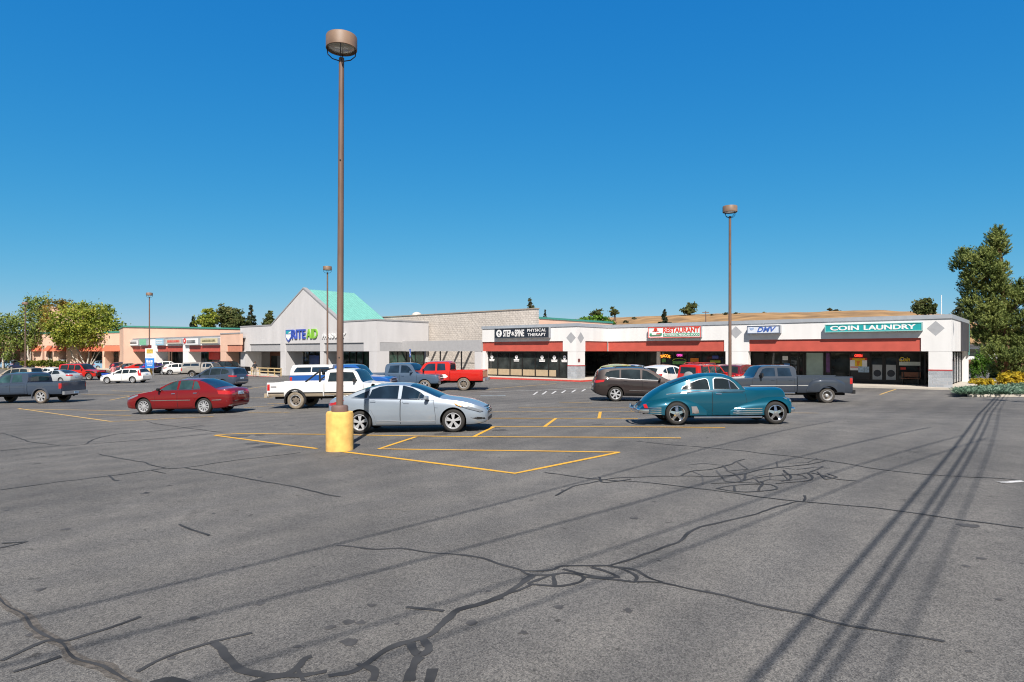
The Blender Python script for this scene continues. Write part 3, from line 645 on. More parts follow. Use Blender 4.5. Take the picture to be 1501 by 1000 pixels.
# glazing and grey fascia round the right-hand side, then the open beam to the white shops
mb = MB(); mb.box(x1-.3, x1-.25, 1.7, 6.6, .5, 2.48); mb.build('window_pane', gglass, ph)
mb = MB(); mb.box(x1-.34, x1-.2, 1.7, 6.6, -.4, .5); mb.build('wall_panel', greyst, ph)
mb = MB(); [mb.box(x1-.26, x1-.2, 1.7+i*1.2-.05, 1.7+i*1.2+.05, .5, 2.48) for i in range(5)]; mb.build('window_frame', bronze, ph)
mb = MB(); mb.box(x1-.38, x1-.02, .402, 3.398, 2.502, 3.398); mb.build('fascia_panel', greyband, ph)
bx1 = UL+60-.03; bv = 3.3
mb = MB(); mb.box(x1+.002, bx1, bv, bv+.35, 2.5, 3.55); mb.build('beam', greyband, ph)
mb = MB(); mb.box(ub(U(695.5, -8.2+bv)), bx1-.05, bv+.02, bv+.5, -.4, 2.5); mb.build('column', greyst, ph)
mb = MB()
for i in range(6): u = x1+1.2+i*1.8; mb.box(u-.07, u+.07, bv+.352, 6.98, 3.0, 3.3)
mb.build('rafter', greyband, ph)
mb = MB()
for q in (646, 677): u = ub(U(q, -8.2+bv+.2)); mb.box(u-.05, u+.05, bv+.1, bv+.2, -.4, 2.5)
mb.box(x1+.1, bx1-1, bv+.12, bv+.18, 1.35, 1.41); mb.build('rail_post', bronze, ph)
HX = ub(U(783, -1.2)); 
mb = MB(); mb.box(gr-6, HX, 7.31, 7.7, -.4, 6.5); mb.build('block_wall', bigblk, ph)
mb = MB(); mb.box(gr-6, HX+.05, 7.25, 7.76, 6.5, 6.6); mb.build('coping', pm('tan_coping', (.3, .26, .22), .7), ph)
mb = MB(); mb.box(gr-6, HX-.02, 7.71, 21, -.4, 5.6); mb.build('rear_hall', salmon, ph)
mb = MB(); mb.box(HX-.3, HX+.05, 7.77, 21.05, 5.6, 5.78); mb.build('rear_trim', gtrim, ph)
mb = MB(); mb.lathe([(.62, 0), (.6, .25), (.5, .45), (.3, .6), (0, .66)], 16, 'z', (ub(U(607, -.2)), 8.4, 6.35)); mb.build('roof_vent', pm('roof_dome', (.55, .52, .48), .5), ph, smooth=50)
# lettering on the gable
blu = pm('deep_blue_letter', (.05, .09, .42), .4); grn = pm('lime_green_letter', (.22, .48, .05), .4); tealp = pm('teal_shield', (.03, .32, .38), .4)
vz = -8.2-.06
def onwall(pxa, pxb): return U(pxa, vz), U(pxb, vz)
ua, ue = onwall(419, 466); uc = (ua+ue)/2; zt, zb_ = ZV(482.8, uc, vz), ZV(496.6, uc, vz)
root = tag(empty('shop_sign', W(uc, vz, 0), RZ), 'blue and green RITE AID letters with a shield on the grey gable', 'sign')
for s, pa, pb, m in (('RITE', 428, 447.8, blu), ('AID', 449.4, 465.5, grn)):
    a, b = onwall(pa, pb); mb = MB(); text(mb, s, a-uc, b-uc, zb_, zt, .05, th=.12, bold=.02); mb.build('letters', m, root)
a, b = onwall(419, 427.3); a -= uc; b -= uc; c = (a+b)/2; w_ = (b-a)/2; zl = ZV(501, uc, vz); hh = zt-zl
sh = [(a, zt), (b, zt), (b, zt-hh*.6), (b-w_*.3, zt-hh*.8), (c, zl), (a+w_*.3, zt-hh*.8), (a, zt-hh*.6)]
mb = MB(); mb.prism(sh, -.04, .05); mb.mi = 1; mb.prism([(c+(x-c)*.8, zt-hh*.5+(z-zt+hh*.5)*.86) for x, z in sh if z < zt-hh*.4 or 1][:0] or [(a+.1, zt-.1), (b-.1, zt-.1), (b-.1, zt-hh*.34), (a+.1, zt-hh*.34)], -.055, -.041)
mb.mi = 2; mb.prism([(a+.1, zt-hh*.38), (b-.1, zt-hh*.38), (b-.1, zt-hh*.6), (c, zl+.18), (a+.1, zt-hh*.6)], -.055, -.041); mb.prism([(c-.1, zt-hh*.3), (b-.1, zt-hh*.12), (b-.1, zt-hh*.3)], -.062, -.056); mb.build('shield', [blu, tealp, whitep], root)
a, b = onwall(472, 507); um = (a+b)/2
root = tag(empty('shop_sign', W(um, vz, 0), RZ), 'small white slanted PHARMACY letters right of the green AID letters', 'sign'); mb = MB(); text(mb, 'PHARMACY', a-um, b-um, ZV(496, um, vz), ZV(489, um, vz), .05, th=.1, bold=.02, shear=.25); mb.build('letters', whitep, root)
# handrails of the pharmacy ramp
root = tag(empty('handrail', W(U(392, -9.6), -9.6, -.4), RZ), 'yellowish wooden handrail along the pharmacy ramp', 'handrail'); wood = pm('bleached_wood', (.5, .38, .2), .8, var=.2, scale=8)
a, m_, b = (U(q, -9.6)-U(392, -9.6) for q in (369, 393, 412))
for q in (a, (a+m_)/2, m_, (m_+b)/2, b): mb = MB(); mb.box(q-.05, q+.05, -.05, .05, 0, .95); mb.build('post', wood, root)
for z in (.5, .9): mb = MB(); mb.box(a-.1, b+.1, -.09, -.051, z-.06, z+.06); mb.build('rail', wood, root)

# --- salmon shops further left
sal = tag(empty('shop_building', W(-90, -9), RZ), 'salmon shops with a white fascia, red awning bands and a row of small signs', 'shops')
def us(px, v=0.): return U(px, v-9)+90
s0, s1 = us(183), us(351.5)
wst = pm('white_fascia_stucco', (.8, .79, .78), .9, var=.05, scale=.6)
mb = MB(); mb.box(s0, us(323), 0, .4, 3.32, 4.45); 
for a, b in ((183, 188), (219, 230.5), (268, 277)): mb.box(us(a), us(b), 0, .4, 2.45, 3.32)
mb.build('wall', wst, sal)
mb = MB(); mb.box(us(323)+.002, s1, 0, .4, 3.32, 4.75); mb.box(us(323)+.002, us(333), 0, .4, 2.45, 3.32); mb.box(s0-.3, s0-.002, 0, 6, -.6, 4.5); mb.box(s0, s1, 5, 5.3, -.6, 4.4); mb.build('salmon_wall', salmon, sal)
mb = MB(); mb.box(s0-.05, us(323), -.05, .45, 4.45, 4.6); mb.box(us(323)+.002, s1, -.05, .45, 4.75, 4.9); mb.build('coping', capm, sal)
mb = MB(); mb.box(s0, s1, .45, 5, 4.2, 4.38); mb.build('roof', roofmat, sal)
mb = MB(); mb.box(s0, s1, .42, 2.6, 2.4, 2.46); mb.build('soffit', roofmat, sal)
for a, b, m in ((188, 219, redband), (230.5, 268, redband), (277, 323, redband), (333, 351, pm('salmon_band', (.55, .22, .14), .7))):
    mb = MB(); mb.box(us(a), us(b), .1, .38, 2.452, 3.318); mb.build('awning_band', m, sal)
for a, b, m in ((183, 190, salmon), (219, 228, wst), (268, 276, wst), (323, 331, salmon)):
    mb = MB(); mb.box(us(a)+.01, us(b), .01, 1.8, -.55, 2.45); mb.build('column', m, sal)
fl = [190, 200, 210, 222, 233, 243, 250, 258, 268, 280, 290, 300, 310, 320, 332, 342, 352]
for i, (a, b) in enumerate(zip(fl, fl[1:])):
    mb = MB(); mb.box(us(a, 2.6)+.06, us(b, 2.6)-.06, 2.6, 2.65, -.4, 2.4); mb.build('window_pane', [sglass, sglass, gglass][i % 3] if i > 2 else brick, sal)
mb = MB()
for a in fl: u = us(a, 2.6); mb.box(u-.06, u+.06, 2.55, 2.7, -.55, 2.4)
mb.build('window_frame', bronze, sal)
mb = MB(); mb.box(us(306, 2.5), us(322, 2.5), 2.5, 2.54, 1.3, 2.35); mb.build('red_window_banner', redp, sal)
# the taller salmon wall behind with its green trim
pA, pB = P(181, 477, 104), P(356, 480.4, 114.5)
th = math.atan2(pB.y-pA.y, pB.x-pA.x); ln = math.hypot(pB.x-pA.x, pB.y-pA.y)
hall = tag(empty('hall_building', (pA.x, pA.y, -.6), th), 'tall plain salmon hall with a green roof edge behind the small shops', 'building')
mb = MB(); mb.box(0, ln, 0, 25, 0, pA.z+.3); mb.build('wall', salmon, hall); mb = MB(); mb.box(-.1, ln+.1, -.15, 25.1, pA.z+.3, pA.z+.55); mb.build('roof_trim', gtrim, hall)
def smallsign(pa, pb, ya, yb, mat, label, art=None):
    v = -9.02; u0, u1 = U(pa, v), U(pb, v); um = (u0+u1)/2; z1, z0 = ZV(ya, um, v), ZV(yb, um, v)
    root = tag(empty('shop_sign', W(um, v, (z0+z1)/2), RZ), label, 'sign'); w_, h = (u1-u0)/2, (z1-z0)/2
    mb = MB(); mb.box(-w_, w_, -.3, 0, -h, h); mb.build('cabinet', signgrey, root); mb = MB(); mb.box(-w_+.06, w_-.06, -.32, -.301, -h+.06, h-.06); mb.build('face', mat, root)
    if art: art(root, w_, h)
def bars(mat, rows, k=6, amp=.25):
    def f(root, w_, h):
        mb = MB(); r2 = random.Random(int(w_*100))
        for z0, z1 in rows:
            x = -w_*.8
            while x < w_*.75:
                q = r2.uniform(.12, .3); t = r2.uniform(0, amp)*(z1-z0)*h; mb.box(x, x+q, -.335, -.321, z0*h+t, z1*h); mb.box(x, x+q+.08, -.335, -.321, z0*h, z0*h+.1); x += q+.14
        mb.build('letters', mat, root)
    return f
smallsign(187, 205.5, 498.8, 507, whitep, 'white sign with one dark line of lettering, leftmost over the salmon shops', bars(blackp, [(-.3, .5)]))
smallsign(207.3, 217.5, 496.6, 506.3, pm('mint_face', (.2, .5, .33), .5), 'plain mint green square sign left of the second lamp post')
smallsign(231, 243, 496, 506.5, pm('sky_face', (.3, .55, .7), .5), 'light blue square sign with white lettering', bars(whitep, [(.1, .5), (-.5, -.15)]))
smallsign(246.5, 269, 496.8, 504.5, pm('beige_face', (.55, .5, .42), .5), 'beige sign with red lettering over the salmon shops', bars(redL, [(-.4, .5)]))
def rr(root, w_, h):
    bars(blackp, [(-.5, .4)])(root, w_*.75, h); mb = MB(); mb.lathe([(0, -.4), (h*.75, -.4), (h*.75, -.33), (0, -.33)], 18, 'y', (-w_+.35, 0, .1)); mb.mi = 1; mb.lathe([(0, -.41), (h*.3, -.41), (h*.3, -.401), (0, -.401)], 12, 'y', (-w_+.35, 0, .1)); mb.build('round_emblem', [redp, whitep], root)
smallsign(273, 294, 495.5, 506, whitep, 'white sign with a red round emblem and dark lettering', rr)
smallsign(297, 322.5, 495.3, 504, pm('cream_face', (.62, .55, .36), .5), 'cream sign with dark lettering, rightmost over the salmon shops', bars(pm('olive_print', (.15, .14, .06), .5), [(-.3, .4)]))
# far left salmon store behind the birches
qA, qB = P(-60, 540, 127), P(184, 540, 112); th = math.atan2(qB.y-qA.y, qB.x-qA.x); ln = math.hypot(qB.x-qA.x, qB.y-qA.y)
far = tag(empty('store_building', (qA.x, qA.y, -.8), th), 'salmon store with a pointed gable and orange awnings behind the birch trees', 'store')
def fx(px): 
    k = (px-CX)/F; c, s = math.cos(th), math.sin(th); return (k*qA.y-qA.x)/(c-k*s)
mb = MB(); mb.box(0, ln, 0, 20, 3.3+1.05, 6.6)
for p in ((-60, -10), (17, 21), (30, 47), (47.5, 62), (65, 69), (77, 86), (97, 114), (150, 154), (181, 184)): mb.box(fx(p[0]), fx(p[1]), .02, 3, 0, 4.35)
g = fx(75); mb.prism([(g-6.5, 6.6), (g+6.5, 6.6), (g, 11.6)], .02, 8); mb.box(0, ln, 3, 3.4, 0, 4.3); mb.build('wall', salmon, far)
for a, b in ((-8, 16), (31, 40), (51, 61), (69, 76), (80, 97), (122, 150), (154, 181)):
    mb = MB(); xa, xb = fx(a), fx(b); mb.prism([(0, 3.3), (.9, 3.3), (.9, 4.3)], xa, xb); mb.v = [(v[1], v[0]-.88, v[2]) for v in mb.v]; mb.build('awning', pm('orange_awning', (.52, .13, .07), .7), far)
    mb = MB(); mb.box(xa+.1, xb-.1, 1.6, 1.65, .1, 3.2); mb.build('window_pane', sglass, far)
mb = MB(); mb.box(-.1, ln+.1, -.12, 20.1, 6.6, 6.85); mb.build('roof_trim', gtrim, far)
# little white building beyond the right-hand end
pW = P(1432, 519, 92); root = tag(empty('small_building', (pW.x, pW.y, .1), RZ+.3), 'small white building with a dark roof edge beyond the end of the white shops', 'building')
mb = MB(); mb.box(-3, 14, 0, 8, 1.2, 3.2); mb.build('wall', stucco, root); mb = MB(); mb.box(-3, 14, .02, 8, 0, 1.19); mb.build('wall_base', brick, root); mb = MB(); mb.box(-3.4, 14.4, -.5, 8.4, 3.2, 3.4); mb.build('roof', pm('dark_roof', (.08, .08, .09), .8), root)
mb = MB(); mb.box(-1, 1, -.03, -.005, 1.7, 2.7); mb.build('window', sglass, root)
# ------------------------------------------------------------------ vehicles
# profiles are written nose at x = 0, tail at x = L, heights in metres; the finished car looks along its local +x
def pch(pts):
    x = np.array([p[0] for p in pts], float); y = np.array([p[1] for p in pts], float)
    if len(x) < 3: return lambda t: np.interp(t, x, y)
    h = np.diff(x); d = np.diff(y)/h; m = np.zeros(len(x))
    for i in range(1, len(x)-1):
        if d[i-1]*d[i] > 0: w1, w2 = 2*h[i]+h[i-1], h[i]+2*h[i-1]; m[i] = (w1+w2)/(w1/d[i-1]+w2/d[i])
    m[0], m[-1] = d[0], d[-1]
    def f(t):
        t = np.clip(t, x[0], x[-1]); i = np.clip(np.searchsorted(x, t)-1, 0, len(h)-1); s = (t-x[i])/h[i]
        return (1+2*s)*(1-s)**2*y[i]+s*(1-s)**2*h[i]*m[i]+s*s*(3-2*s)*y[i+1]+s*s*(s-1)*h[i]*m[i+1]
    return f
def carpaint(name, col, metal=.35, rough=.3, coat=1., flake=.06):
    return pm(name, col, max(rough, .38), metal*.35, var=flake, scale=1.2, coat=coat, spec=.12)
chrome = pm('chrome', (.75, .76, .78), .12, 1., var=.02); alloy = pm('alloy_rim', (.50, .51, .53), .35, .4, var=.03)
rubber = pm('tyre_rubber', (.022, .021, .02), .85, var=.2); dusty = pm('dusty_tyre_rubber', (.15, .125, .10), .95, var=.3, scale=6)
blacktrim = pm('black_trim', (.012, .012, .013), .5); darkin = pm('dark_recess', (.006, .006, .007), .9)
cglass = glassmat('car_glass', (.03, .045, .05), .03, .8); tglass = glassmat('teal_car_glass', (.05, .12, .13), .03, .8); bglass = glassmat('blue_car_glass', (.02, .045, .08), .03, .8)
redlamp = pm('red_lamp', (.45, .012, .012), .2, coat=1.); clearlamp = pm('clear_lamp', (.26, .28, .30), .12, metal=.4, coat=1.); amber = pm('amber_lamp', (.75, .28, .03), .2, coat=1.)
platem = pm('number_plate', (.30, .42, .55), .5, var=.4, scale=9)
steel = pm('steel_wheel', (.16, .14, .12), .6, .3, var=.3, scale=8)
satin = pm('satin_window_trim', (.30, .32, .34), .4, .3)
MESH = {}
def wheelgeo(R_, W_, style, tyre=rubber):
    k = (round(R_, 3), round(W_, 3), style, tyre.name)
    if k in MESH: return MESH[k]
    rr = R_*(.63 if style in ('steel', 'dual', 'offroad') else .70)
    t = MB(); h = W_/2
    t.lathe([(rr, -h*.8), (rr+.015, -h), (R_-.05, -h*1.03), (R_-.015, -h*.9), (R_, -h*.6), (R_, h*.6), (R_-.015, h*.9), (R_-.05, h*1.03), (rr+.015, h), (rr, h*.8)], 40, 'y', cap=False)
    b = MB(); lathe = b.lathe
    dish = -.35 if style != 'dual' else -.9
    b.mi = 0; lathe([(rr-.001, h*.55), (rr+.006, h*.95), (rr-.012, h*.98), (rr-.03, h*.7), (rr-.04, h*dish)], 36, 'y', cap=False)
    b.mi = 1; lathe([(rr-.04, h*dish), (0, h*dish)], 36, 'y'); b.mi = 0
    def spoke(a, r0, r1, w0, w1, y0=.78, y1=.72, th=.03):
        c, s = math.cos(a), math.sin(a)
        q = [(r0, -w0), (r0, w0), (r1, w1), (r1, -w1)]; base = len(b.v)
        for y in (0, 1):
            for i, (r, w_) in enumerate(q): yy = h*(y0 if i < 2 else y1)-(th if y == 0 else 0); b.v.append((r*c-w_*s, yy, r*s+w_*c))
        for f in ((0,1,2,3), (4,5,6,7), (0,1,5,4), (1,2,6,5), (2,3,7,6), (3,0,4,7)): b.q(*[base+i for i in f])
    if style == 'five':
        for i in range(5): spoke(i*2*math.pi/5+.3, .03, rr-.02, .034, .05)
    elif style == 'split':
        for i in range(5):
            for o in (-.17, .17): spoke(i*2*math.pi/5+.3+o*.9, .04, rr-.02, .017, .026)
    elif style == 'ten':
        for i in range(10): spoke(i*math.pi/5+.15, .03, rr-.015, .016, .028)
        lathe([(.06, h*.6), (.06, h*.82), (0, h*.84)], 16, 'y')
    elif style == 'six':
        for i in range(6): spoke(i*math.pi/3+.2, .03, rr-.015, .03, .042)
    elif style == 'mag':
        lathe([(rr-.02, h*.8), (rr-.05, h*.3), (rr-.055, h*-.1)], 36, 'y', cap=False)
        for i in range(5): spoke(i*2*math.pi/5+.3, .03, rr-.03, .05, .032, .8, .35, .05)
    elif style in ('steel', 'offroad'):
        b.mi = 2; lathe([(rr-.035, h*.1), (rr*.62, h*.42), (rr*.45, h*.4), (rr*.36, h*.62), (0, h*.62)], 30, 'y'); b.mi = 1
        for i in range(6): a = i*math.pi/3; lathe([(0, h*.5), (.035, h*.5)], 10, 'y', (rr*.66*math.cos(a), -.005, rr*.66*math.sin(a)))
    elif style == 'dual':
        b.mi = 2; lathe([(rr-.035, h*-.2), (rr*.8, h*-.75), (rr*.55, h*-.8), (rr*.5, h*-.3), (rr*.4, h*.0), (0, h*.05)], 30, 'y'); b.mi = 0
        lathe([(rr*.34, h*.0), (rr*.3, h*.6), (rr*.2, h*.7), (0, h*.72)], 20, 'y')
    else:
        for i in range(7): spoke(i*2*math.pi/7, .03, rr-.015, .025, .045)
    if style not in ('steel', 'offroad', 'dual'): lathe([(.065, h*.6), (.06, h*.82), (0, h*.86)], 16, 'y')
    tm = t.mesh('wheel', tyre, 45); rm = b.mesh('rim', [chrome if style == 'mag' else alloy, darkin, dusty if style == 'offroad' else steel], 40)
    MESH[k] = (tm, rm); return MESH[k]

class Car:
    def __init__(s, L, fo, wb, R_, top, belt, bot, hw, tum=.42, crown=.06, ww=.21, step=.06, boxy=0.):
        s.L, s.fo, s.wb, s.Rw, s.tum, s.crown, s.ww, s.boxy = L, fo, wb, R_, tum, crown, ww, boxy
        s.top, s.belt, s.bot, s.hw = pch(top), pch(belt), pch(bot), pch(hw); s.step = step
        s.mid = fo+wb/2; s.wmax = max(p[1] for p in hw)
        s.xs = sorted(set([round(x, 3) for x in np.arange(0, L, step)]+[round(p[0], 3) for p in top]+[L]+[.015, .03, L-.015, L-.03]))
        s.nodes_ = []
    def sect(s, x):
        zb, zs, zt, w_ = float(s.bot(x)), float(s.belt(x)), float(s.top(x)), float(s.hw(x)); zs = min(zs, zt-.004); zs = max(zs, zb+.02); H = zs-zb
        ws = w_*(.945+.03*s.boxy); b = s.boxy
        lo = [(0, zb), (.8*w_, zb), ((.93+.04*b)*w_, zb+.05*H), ((.975+.02*b)*w_, zb+.17*H), (w_, zb+.42*H), (.997*w_, zb+.62*H), ((.985+.01*b)*w_, zb+.82*H), ((.968+.02*b)*w_, zs-.035*min(1, H*3)), (ws, zs)]
        ze = zs+max(zt-zs-s.crown, 0); wr = ws-s.tum*(ze-zs)
        up = [(ws-s.tum*f*(ze-zs), zs+f*(ze-zs)) for f in (.1, .35, .6, .85, 1.)]
        hi = [(wr*q, ze+(zt-ze)*(1-q**2.4)) for q in (.97, .9, .75, .5, .25, 0)]
        return lo+up+hi, wr, ze, zt, ws, zs
    def X(s, x): return s.mid-x
    def body(s, x0=0., x1=None, caps=True):
        x1 = s.L if x1 is None else x1
        xs = [x for x in s.xs if x0-1e-6 <= x <= x1+1e-6]
        if xs[0] > x0+1e-4: xs = [x0]+xs
        if xs[-1] < x1-1e-4: xs = xs+[x1]
        mb = MB(); M = None
        for x in xs:
            h = s.sect(x)[0]; ring = h+[(-y, z) for y, z in h[-2:0:-1]]; M = len(ring)
            mb.v += [(s.X(x), y, z) for y, z in ring]
        for i in range(len(xs)-1):
            for k in range(M): mb.q(i*M+k, i*M+(k+1) % M, (i+1)*M+(k+1) % M, (i+1)*M+k)
        n = len(xs)
        for i, fl in ((0, 1), (n-1, 0)):
            h = len(s.sect(xs[i])[0])
            for k in range(h-1):
                a, b, c, d = i*M+k, i*M+k+1, i*M+(M-k-1) % M, i*M+(M-k) % M
                f = [a, b, c, d] if k > 0 else [a, b, c]
                if k == h-2: f = [a, b, d]
                mb.q(*f)
        return mb
    def finish(s, mb, name, mats, parent, arches=True, smooth=32, ar=None):
        me = mb.mesh('tmp', mats, None); bm = bmesh.new(); bm.from_mesh(me)
        bmesh.ops.remove_doubles(bm, verts=bm.verts, dist=.0008); bmesh.ops.dissolve_degenerate(bm, dist=1e-5, edges=bm.edges); bmesh.ops.recalc_face_normals(bm, faces=bm.faces); bm.to_mesh(me); bm.free()
        o = put('tmp', me)
        if arches:
            c = MB(); c.mi = 1
            for ax in (s.fo, s.fo+s.wb):
                r = ar or s.Rw+.055
                for sg in (1, -1):
                    y0, y1 = s.wmax-s.ww-.13, s.wmax+.3
                    p = [(0, sg*y0), (r, sg*y0), (r, sg*y1), (0, sg*y1)]; c.lathe(p, 40, 'y', (s.mid-ax, 0, s.Rw+.01))
            cm = c.mesh('cut', mats, None); bm = bmesh.new(); bm.from_mesh(cm); bmesh.ops.remove_doubles(bm, verts=bm.verts, dist=1e-5); bmesh.ops.recalc_face_normals(bm, faces=bm.faces); bm.to_mesh(cm); bm.free()
            co_ = put('cut', cm); md = o.modifiers.new('b', 'BOOLEAN'); md.object = co_; md.operation = 'DIFFERENCE'; md.solver = 'EXACT'
            bpy.context.view_layer.update()
            nm = bpy.data.meshes.new_from_object(o.evaluated_get(bpy.context.evaluated_depsgraph_get()))
            bpy.data.objects.remove(co_); bpy.data.objects.remove(o); me = nm
        else: bpy.data.objects.remove(o)
        me.polygons.foreach_set('use_smooth', [True]*len(me.polygons)); me.set_sharp_from_angle(angle=R(smooth)); me.update()
        if arches and len(me.polygons) < 50: print('BOOLEAN FAILED', name)
        ob = put(name, me, parent); s.setsurf(ob); return ob
    def setsurf(s, ob):
        bm = bmesh.new(); bm.from_mesh(ob.data); bmesh.ops.triangulate(bm, faces=bm.faces); bm.normal_update(); bm.verts.ensure_lookup_table(); bm.faces.ensure_lookup_table()
        s.bvh = BVHTree.FromBMesh(bm); bm.free()
    # a panel laid on the body surface: outline in the plane across direction D
    def patch(s, poly, D, mat, name, parent, off=.004, seg=.06, rings=None, flat=False):
        D = Vector(D).normalized(); A = Vector((-D.y, D.x, 0)).normalized()
        pts = []
        for i in range(len(poly)):
            a, b = Vector(poly[i]), Vector(poly[(i+1) % len(poly)]); k = max(1, int((b-a).length/seg)); pts += [a.lerp(b, j/k) for j in range(k)]
        c = sum(pts, Vector((0, 0)))/len(pts); size = max((p-c).length for p in pts)
        rs = rings or max(2, int(size/.09)); mb = MB(); n = len(pts)
        def hit(p):
            for f in (0, .04, .1, .2, .35, .6):
                q = p.lerp(c, f); o_ = A*q.x+Vector((0, 0, q.y))-D*6
                loc, nor, _, dist = s.bvh.ray_cast(o_, D)
                if loc is not None and dist < 7.6: return A*p.x+Vector((0, 0, p.y))-D*6+D*dist-D*off
            return A*p.x+Vector((0, 0, p.y))-D*.5
        for r in range(rs):
            f = 1-r/rs
            for p in pts: mb.v.append(tuple(hit(c.lerp(p, f))))
        mb.v.append(tuple(hit(c)))
        for r in range(rs-1):
            for i in range(n): mb.q(r*n+i, r*n+(i+1) % n, (r+1)*n+(i+1) % n, (r+1)*n+i)
        for i in range(n): mb.q((rs-1)*n+i, (rs-1)*n+(i+1) % n, rs*n)
        # a thin edge so that the panel has thickness
        e = len(mb.v)
        for i in range(n): mb.v.append(tuple(Vector(mb.v[i])+D*(off+.004)))
        for i in range(n): mb.q(i, (i+1) % n, e+(i+1) % n, e+i)
        return mb.build(name, mat, parent, smooth=35)
    def side(s, poly, mat, name, parent, off=.004, sides=(1, -1), **k):
        r = []
        for sg in sides:      # outline given in profile x; A = (-D.y, D.x): D=(0,-1) -> A=+x ; D=(0,1) -> A=-x
            pl = [((s.X(x) if sg == 1 else -s.X(x)), z) for x, z in poly]
            r.append(s.patch(pl, (0, -sg, 0), mat, name, parent if not isinstance(parent, list) else parent[len(r)], off, **k))
        return r
    def frontp(s, poly, mat, name, parent, off=.004, mirror=False, **k):
        r = []
        for sg in ((1, -1) if mirror else (1,)): r.append(s.patch([(-sg*y, z) for y, z in poly], (-1, 0, 0), mat, name, parent, off, **k))
        return r
    def rearp(s, poly, mat, name, parent, off=.004, mirror=False, **k):
        r = []
        for sg in ((1, -1) if mirror else (1,)): r.append(s.patch([(sg*y, z) for y, z in poly], (1, 0, 0), mat, name, parent, off, **k))
        return r
    def corner(s, end, ang, poly, mat, name, parent, off=.006, **k):
        # lamps that wrap round a corner; ang = degrees away from straight on
        for sg in (1, -1):
            a = R(ang)*sg; D = (-math.cos(a), -math.sin(a), 0) if end == 'f' else (math.cos(a), -math.sin(a), 0)
            Dv = Vector(D); A = Vector((-Dv.y, Dv.x, 0))
            pl = [(A.x*s.X(x)+A.y*sg*y, z) for x, y, z in poly]
            s.patch(pl, D, mat, name, parent, off, **k)
    def screen(s, x0, x1, mat, name, parent, qa=.93, off=.006, trim=.03, n=10):
        mb = MB(); qs = [qa*(-1+2*i/12) for i in range(13)]; xs = [x0+(x1-x0)*(trim+(1-2*trim)*i/n) for i in range(n+1)]
        P_ = []
        for x in xs:
            _, wr, ze, zt, ws, zs = s.sect(x); P_.append([Vector((s.X(x), wr*q, ze+(zt-ze)*(1-abs(q)**2.4))) for q in qs])
        for i, row in enumerate(P_):
            t = P_[min(i+1, n)][6]-P_[max(i-1, 0)][6]; nn = Vector((0, 1, 0)).cross(t).normalized(); nn = nn if nn.z > 0 else -nn
            mb.v += [tuple(p+nn*off) for p in row]
        for i in range(n):
            for k in range(12): b = i*13+k; mb.q(b, b+1, b+14, b+13)
        return mb.build(name, mat, parent, smooth=50)
    def wheels(s, root, style, tyre=rubber, dual=False, track=None):
        for ax in (s.fo, s.fo+s.wb):
            st = style
            if dual: st = 'dual'
            tm, rm = wheelgeo(s.Rw, s.ww, st, tyre)
            for sg in (1, -1):
                w_ = put('wheel', tm, root, (s.mid-ax, sg*((track or s.wmax-.03)-s.ww/2), s.Rw), (0, 0, 0 if sg == 1 else math.pi))
                put('rim', rm, w_)
                if dual and ax > s.fo:
                    w2 = put('wheel', tm, root, (s.mid-ax, sg*((track or s.wmax-.03)-s.ww*1.62), s.Rw), (0, 0, 0 if sg == 1 else math.pi))
    def mirror(s, root, x, z, mat, size=(.12, .2, .13), out=.02):
        for sg in (1, -1):
            pl = s.bvh.ray_cast(Vector((s.X(x), sg*6, z)), Vector((0, -sg, 0)))[0]; y = abs(pl.y) if pl else s.wmax*.9
            mb = MB(); a, b, c = size; n = 10; rings = [(.0, .75), (.15, 1), (.8, .95), (1, .7)]; base = 0
            for t, f in rings:
                for i in range(n):
                    q = 2*math.pi*i/n; cx = math.copysign(abs(math.cos(q))**.6, math.cos(q)); cz = math.copysign(abs(math.sin(q))**.6, math.sin(q))
                    mb.v.append((s.X(x)+cx*a/2*f-.03*t, sg*(y+out+t*b), z+.05+cz*c/2*f+.02*t))
            for r in range(3):
                for i in range(n): mb.q(r*n+i, r*n+(i+1) % n, (r+1)*n+(i+1) % n, (r+1)*n+i)
            mb.q(*range(n)); mb.q(*range(3*n, 4*n)); mb.box(s.X(x)-.03, s.X(x)+.05, min(sg*(y-.06), sg*(y+out+.03)), max(sg*(y-.06), sg*(y+out+.03)), z, z+.05)
            mb.build('side_mirror', mat, root, smooth=50)
    def doors(s, root, polys, paint, handles, hm=chrome, seam=True):
        for poly, hd in zip(polys, handles):
            cx = sum(p[0] for p in poly)/len(poly); cz = sum(p[1] for p in poly)/len(poly)
            for sg in (1, -1):
                sz = max(math.hypot(p[0]-cx, p[1]-cz) for p in poly); f = 1+.016/sz
                sm = s.side([(cx+(x-cx)*f, cz+(z-cz)*f) for x, z in poly], darkin, 'door_gap', root, .002, sides=(sg,))[0]
                d = s.side(poly, paint, 'door', root, .0045, sides=(sg,))[0]
                if hd: x, z = hd; s.side([(x, z), (x+.17, z+.005), (x+.17, z+.035), (x, z+.03)], hm, 'door_handle', d, .022, sides=(sg,))
def place(root, pf, pr, track, wb=None):          # stand a car on the pixels where its near front and rear tyres touch the ground
    a, b = G(*pf), G(*pr); d = (a-b); d.z = 0; ln = d.length; d.normalize()
    nrm = Vector((-d.y, d.x, 0)); m = (a+b)/2
    sgn = 1 if nrm.dot(m) > 0 else -1
    k = min(1.15, max(.87, ln/wb)) if wb else 1.
    c = m+nrm*sgn*track*k; _set(root, c, math.atan2(d.y, d.x)); root.scale = (k,)*3; return ln, math.degrees(math.atan2(d.y, d.x)), k
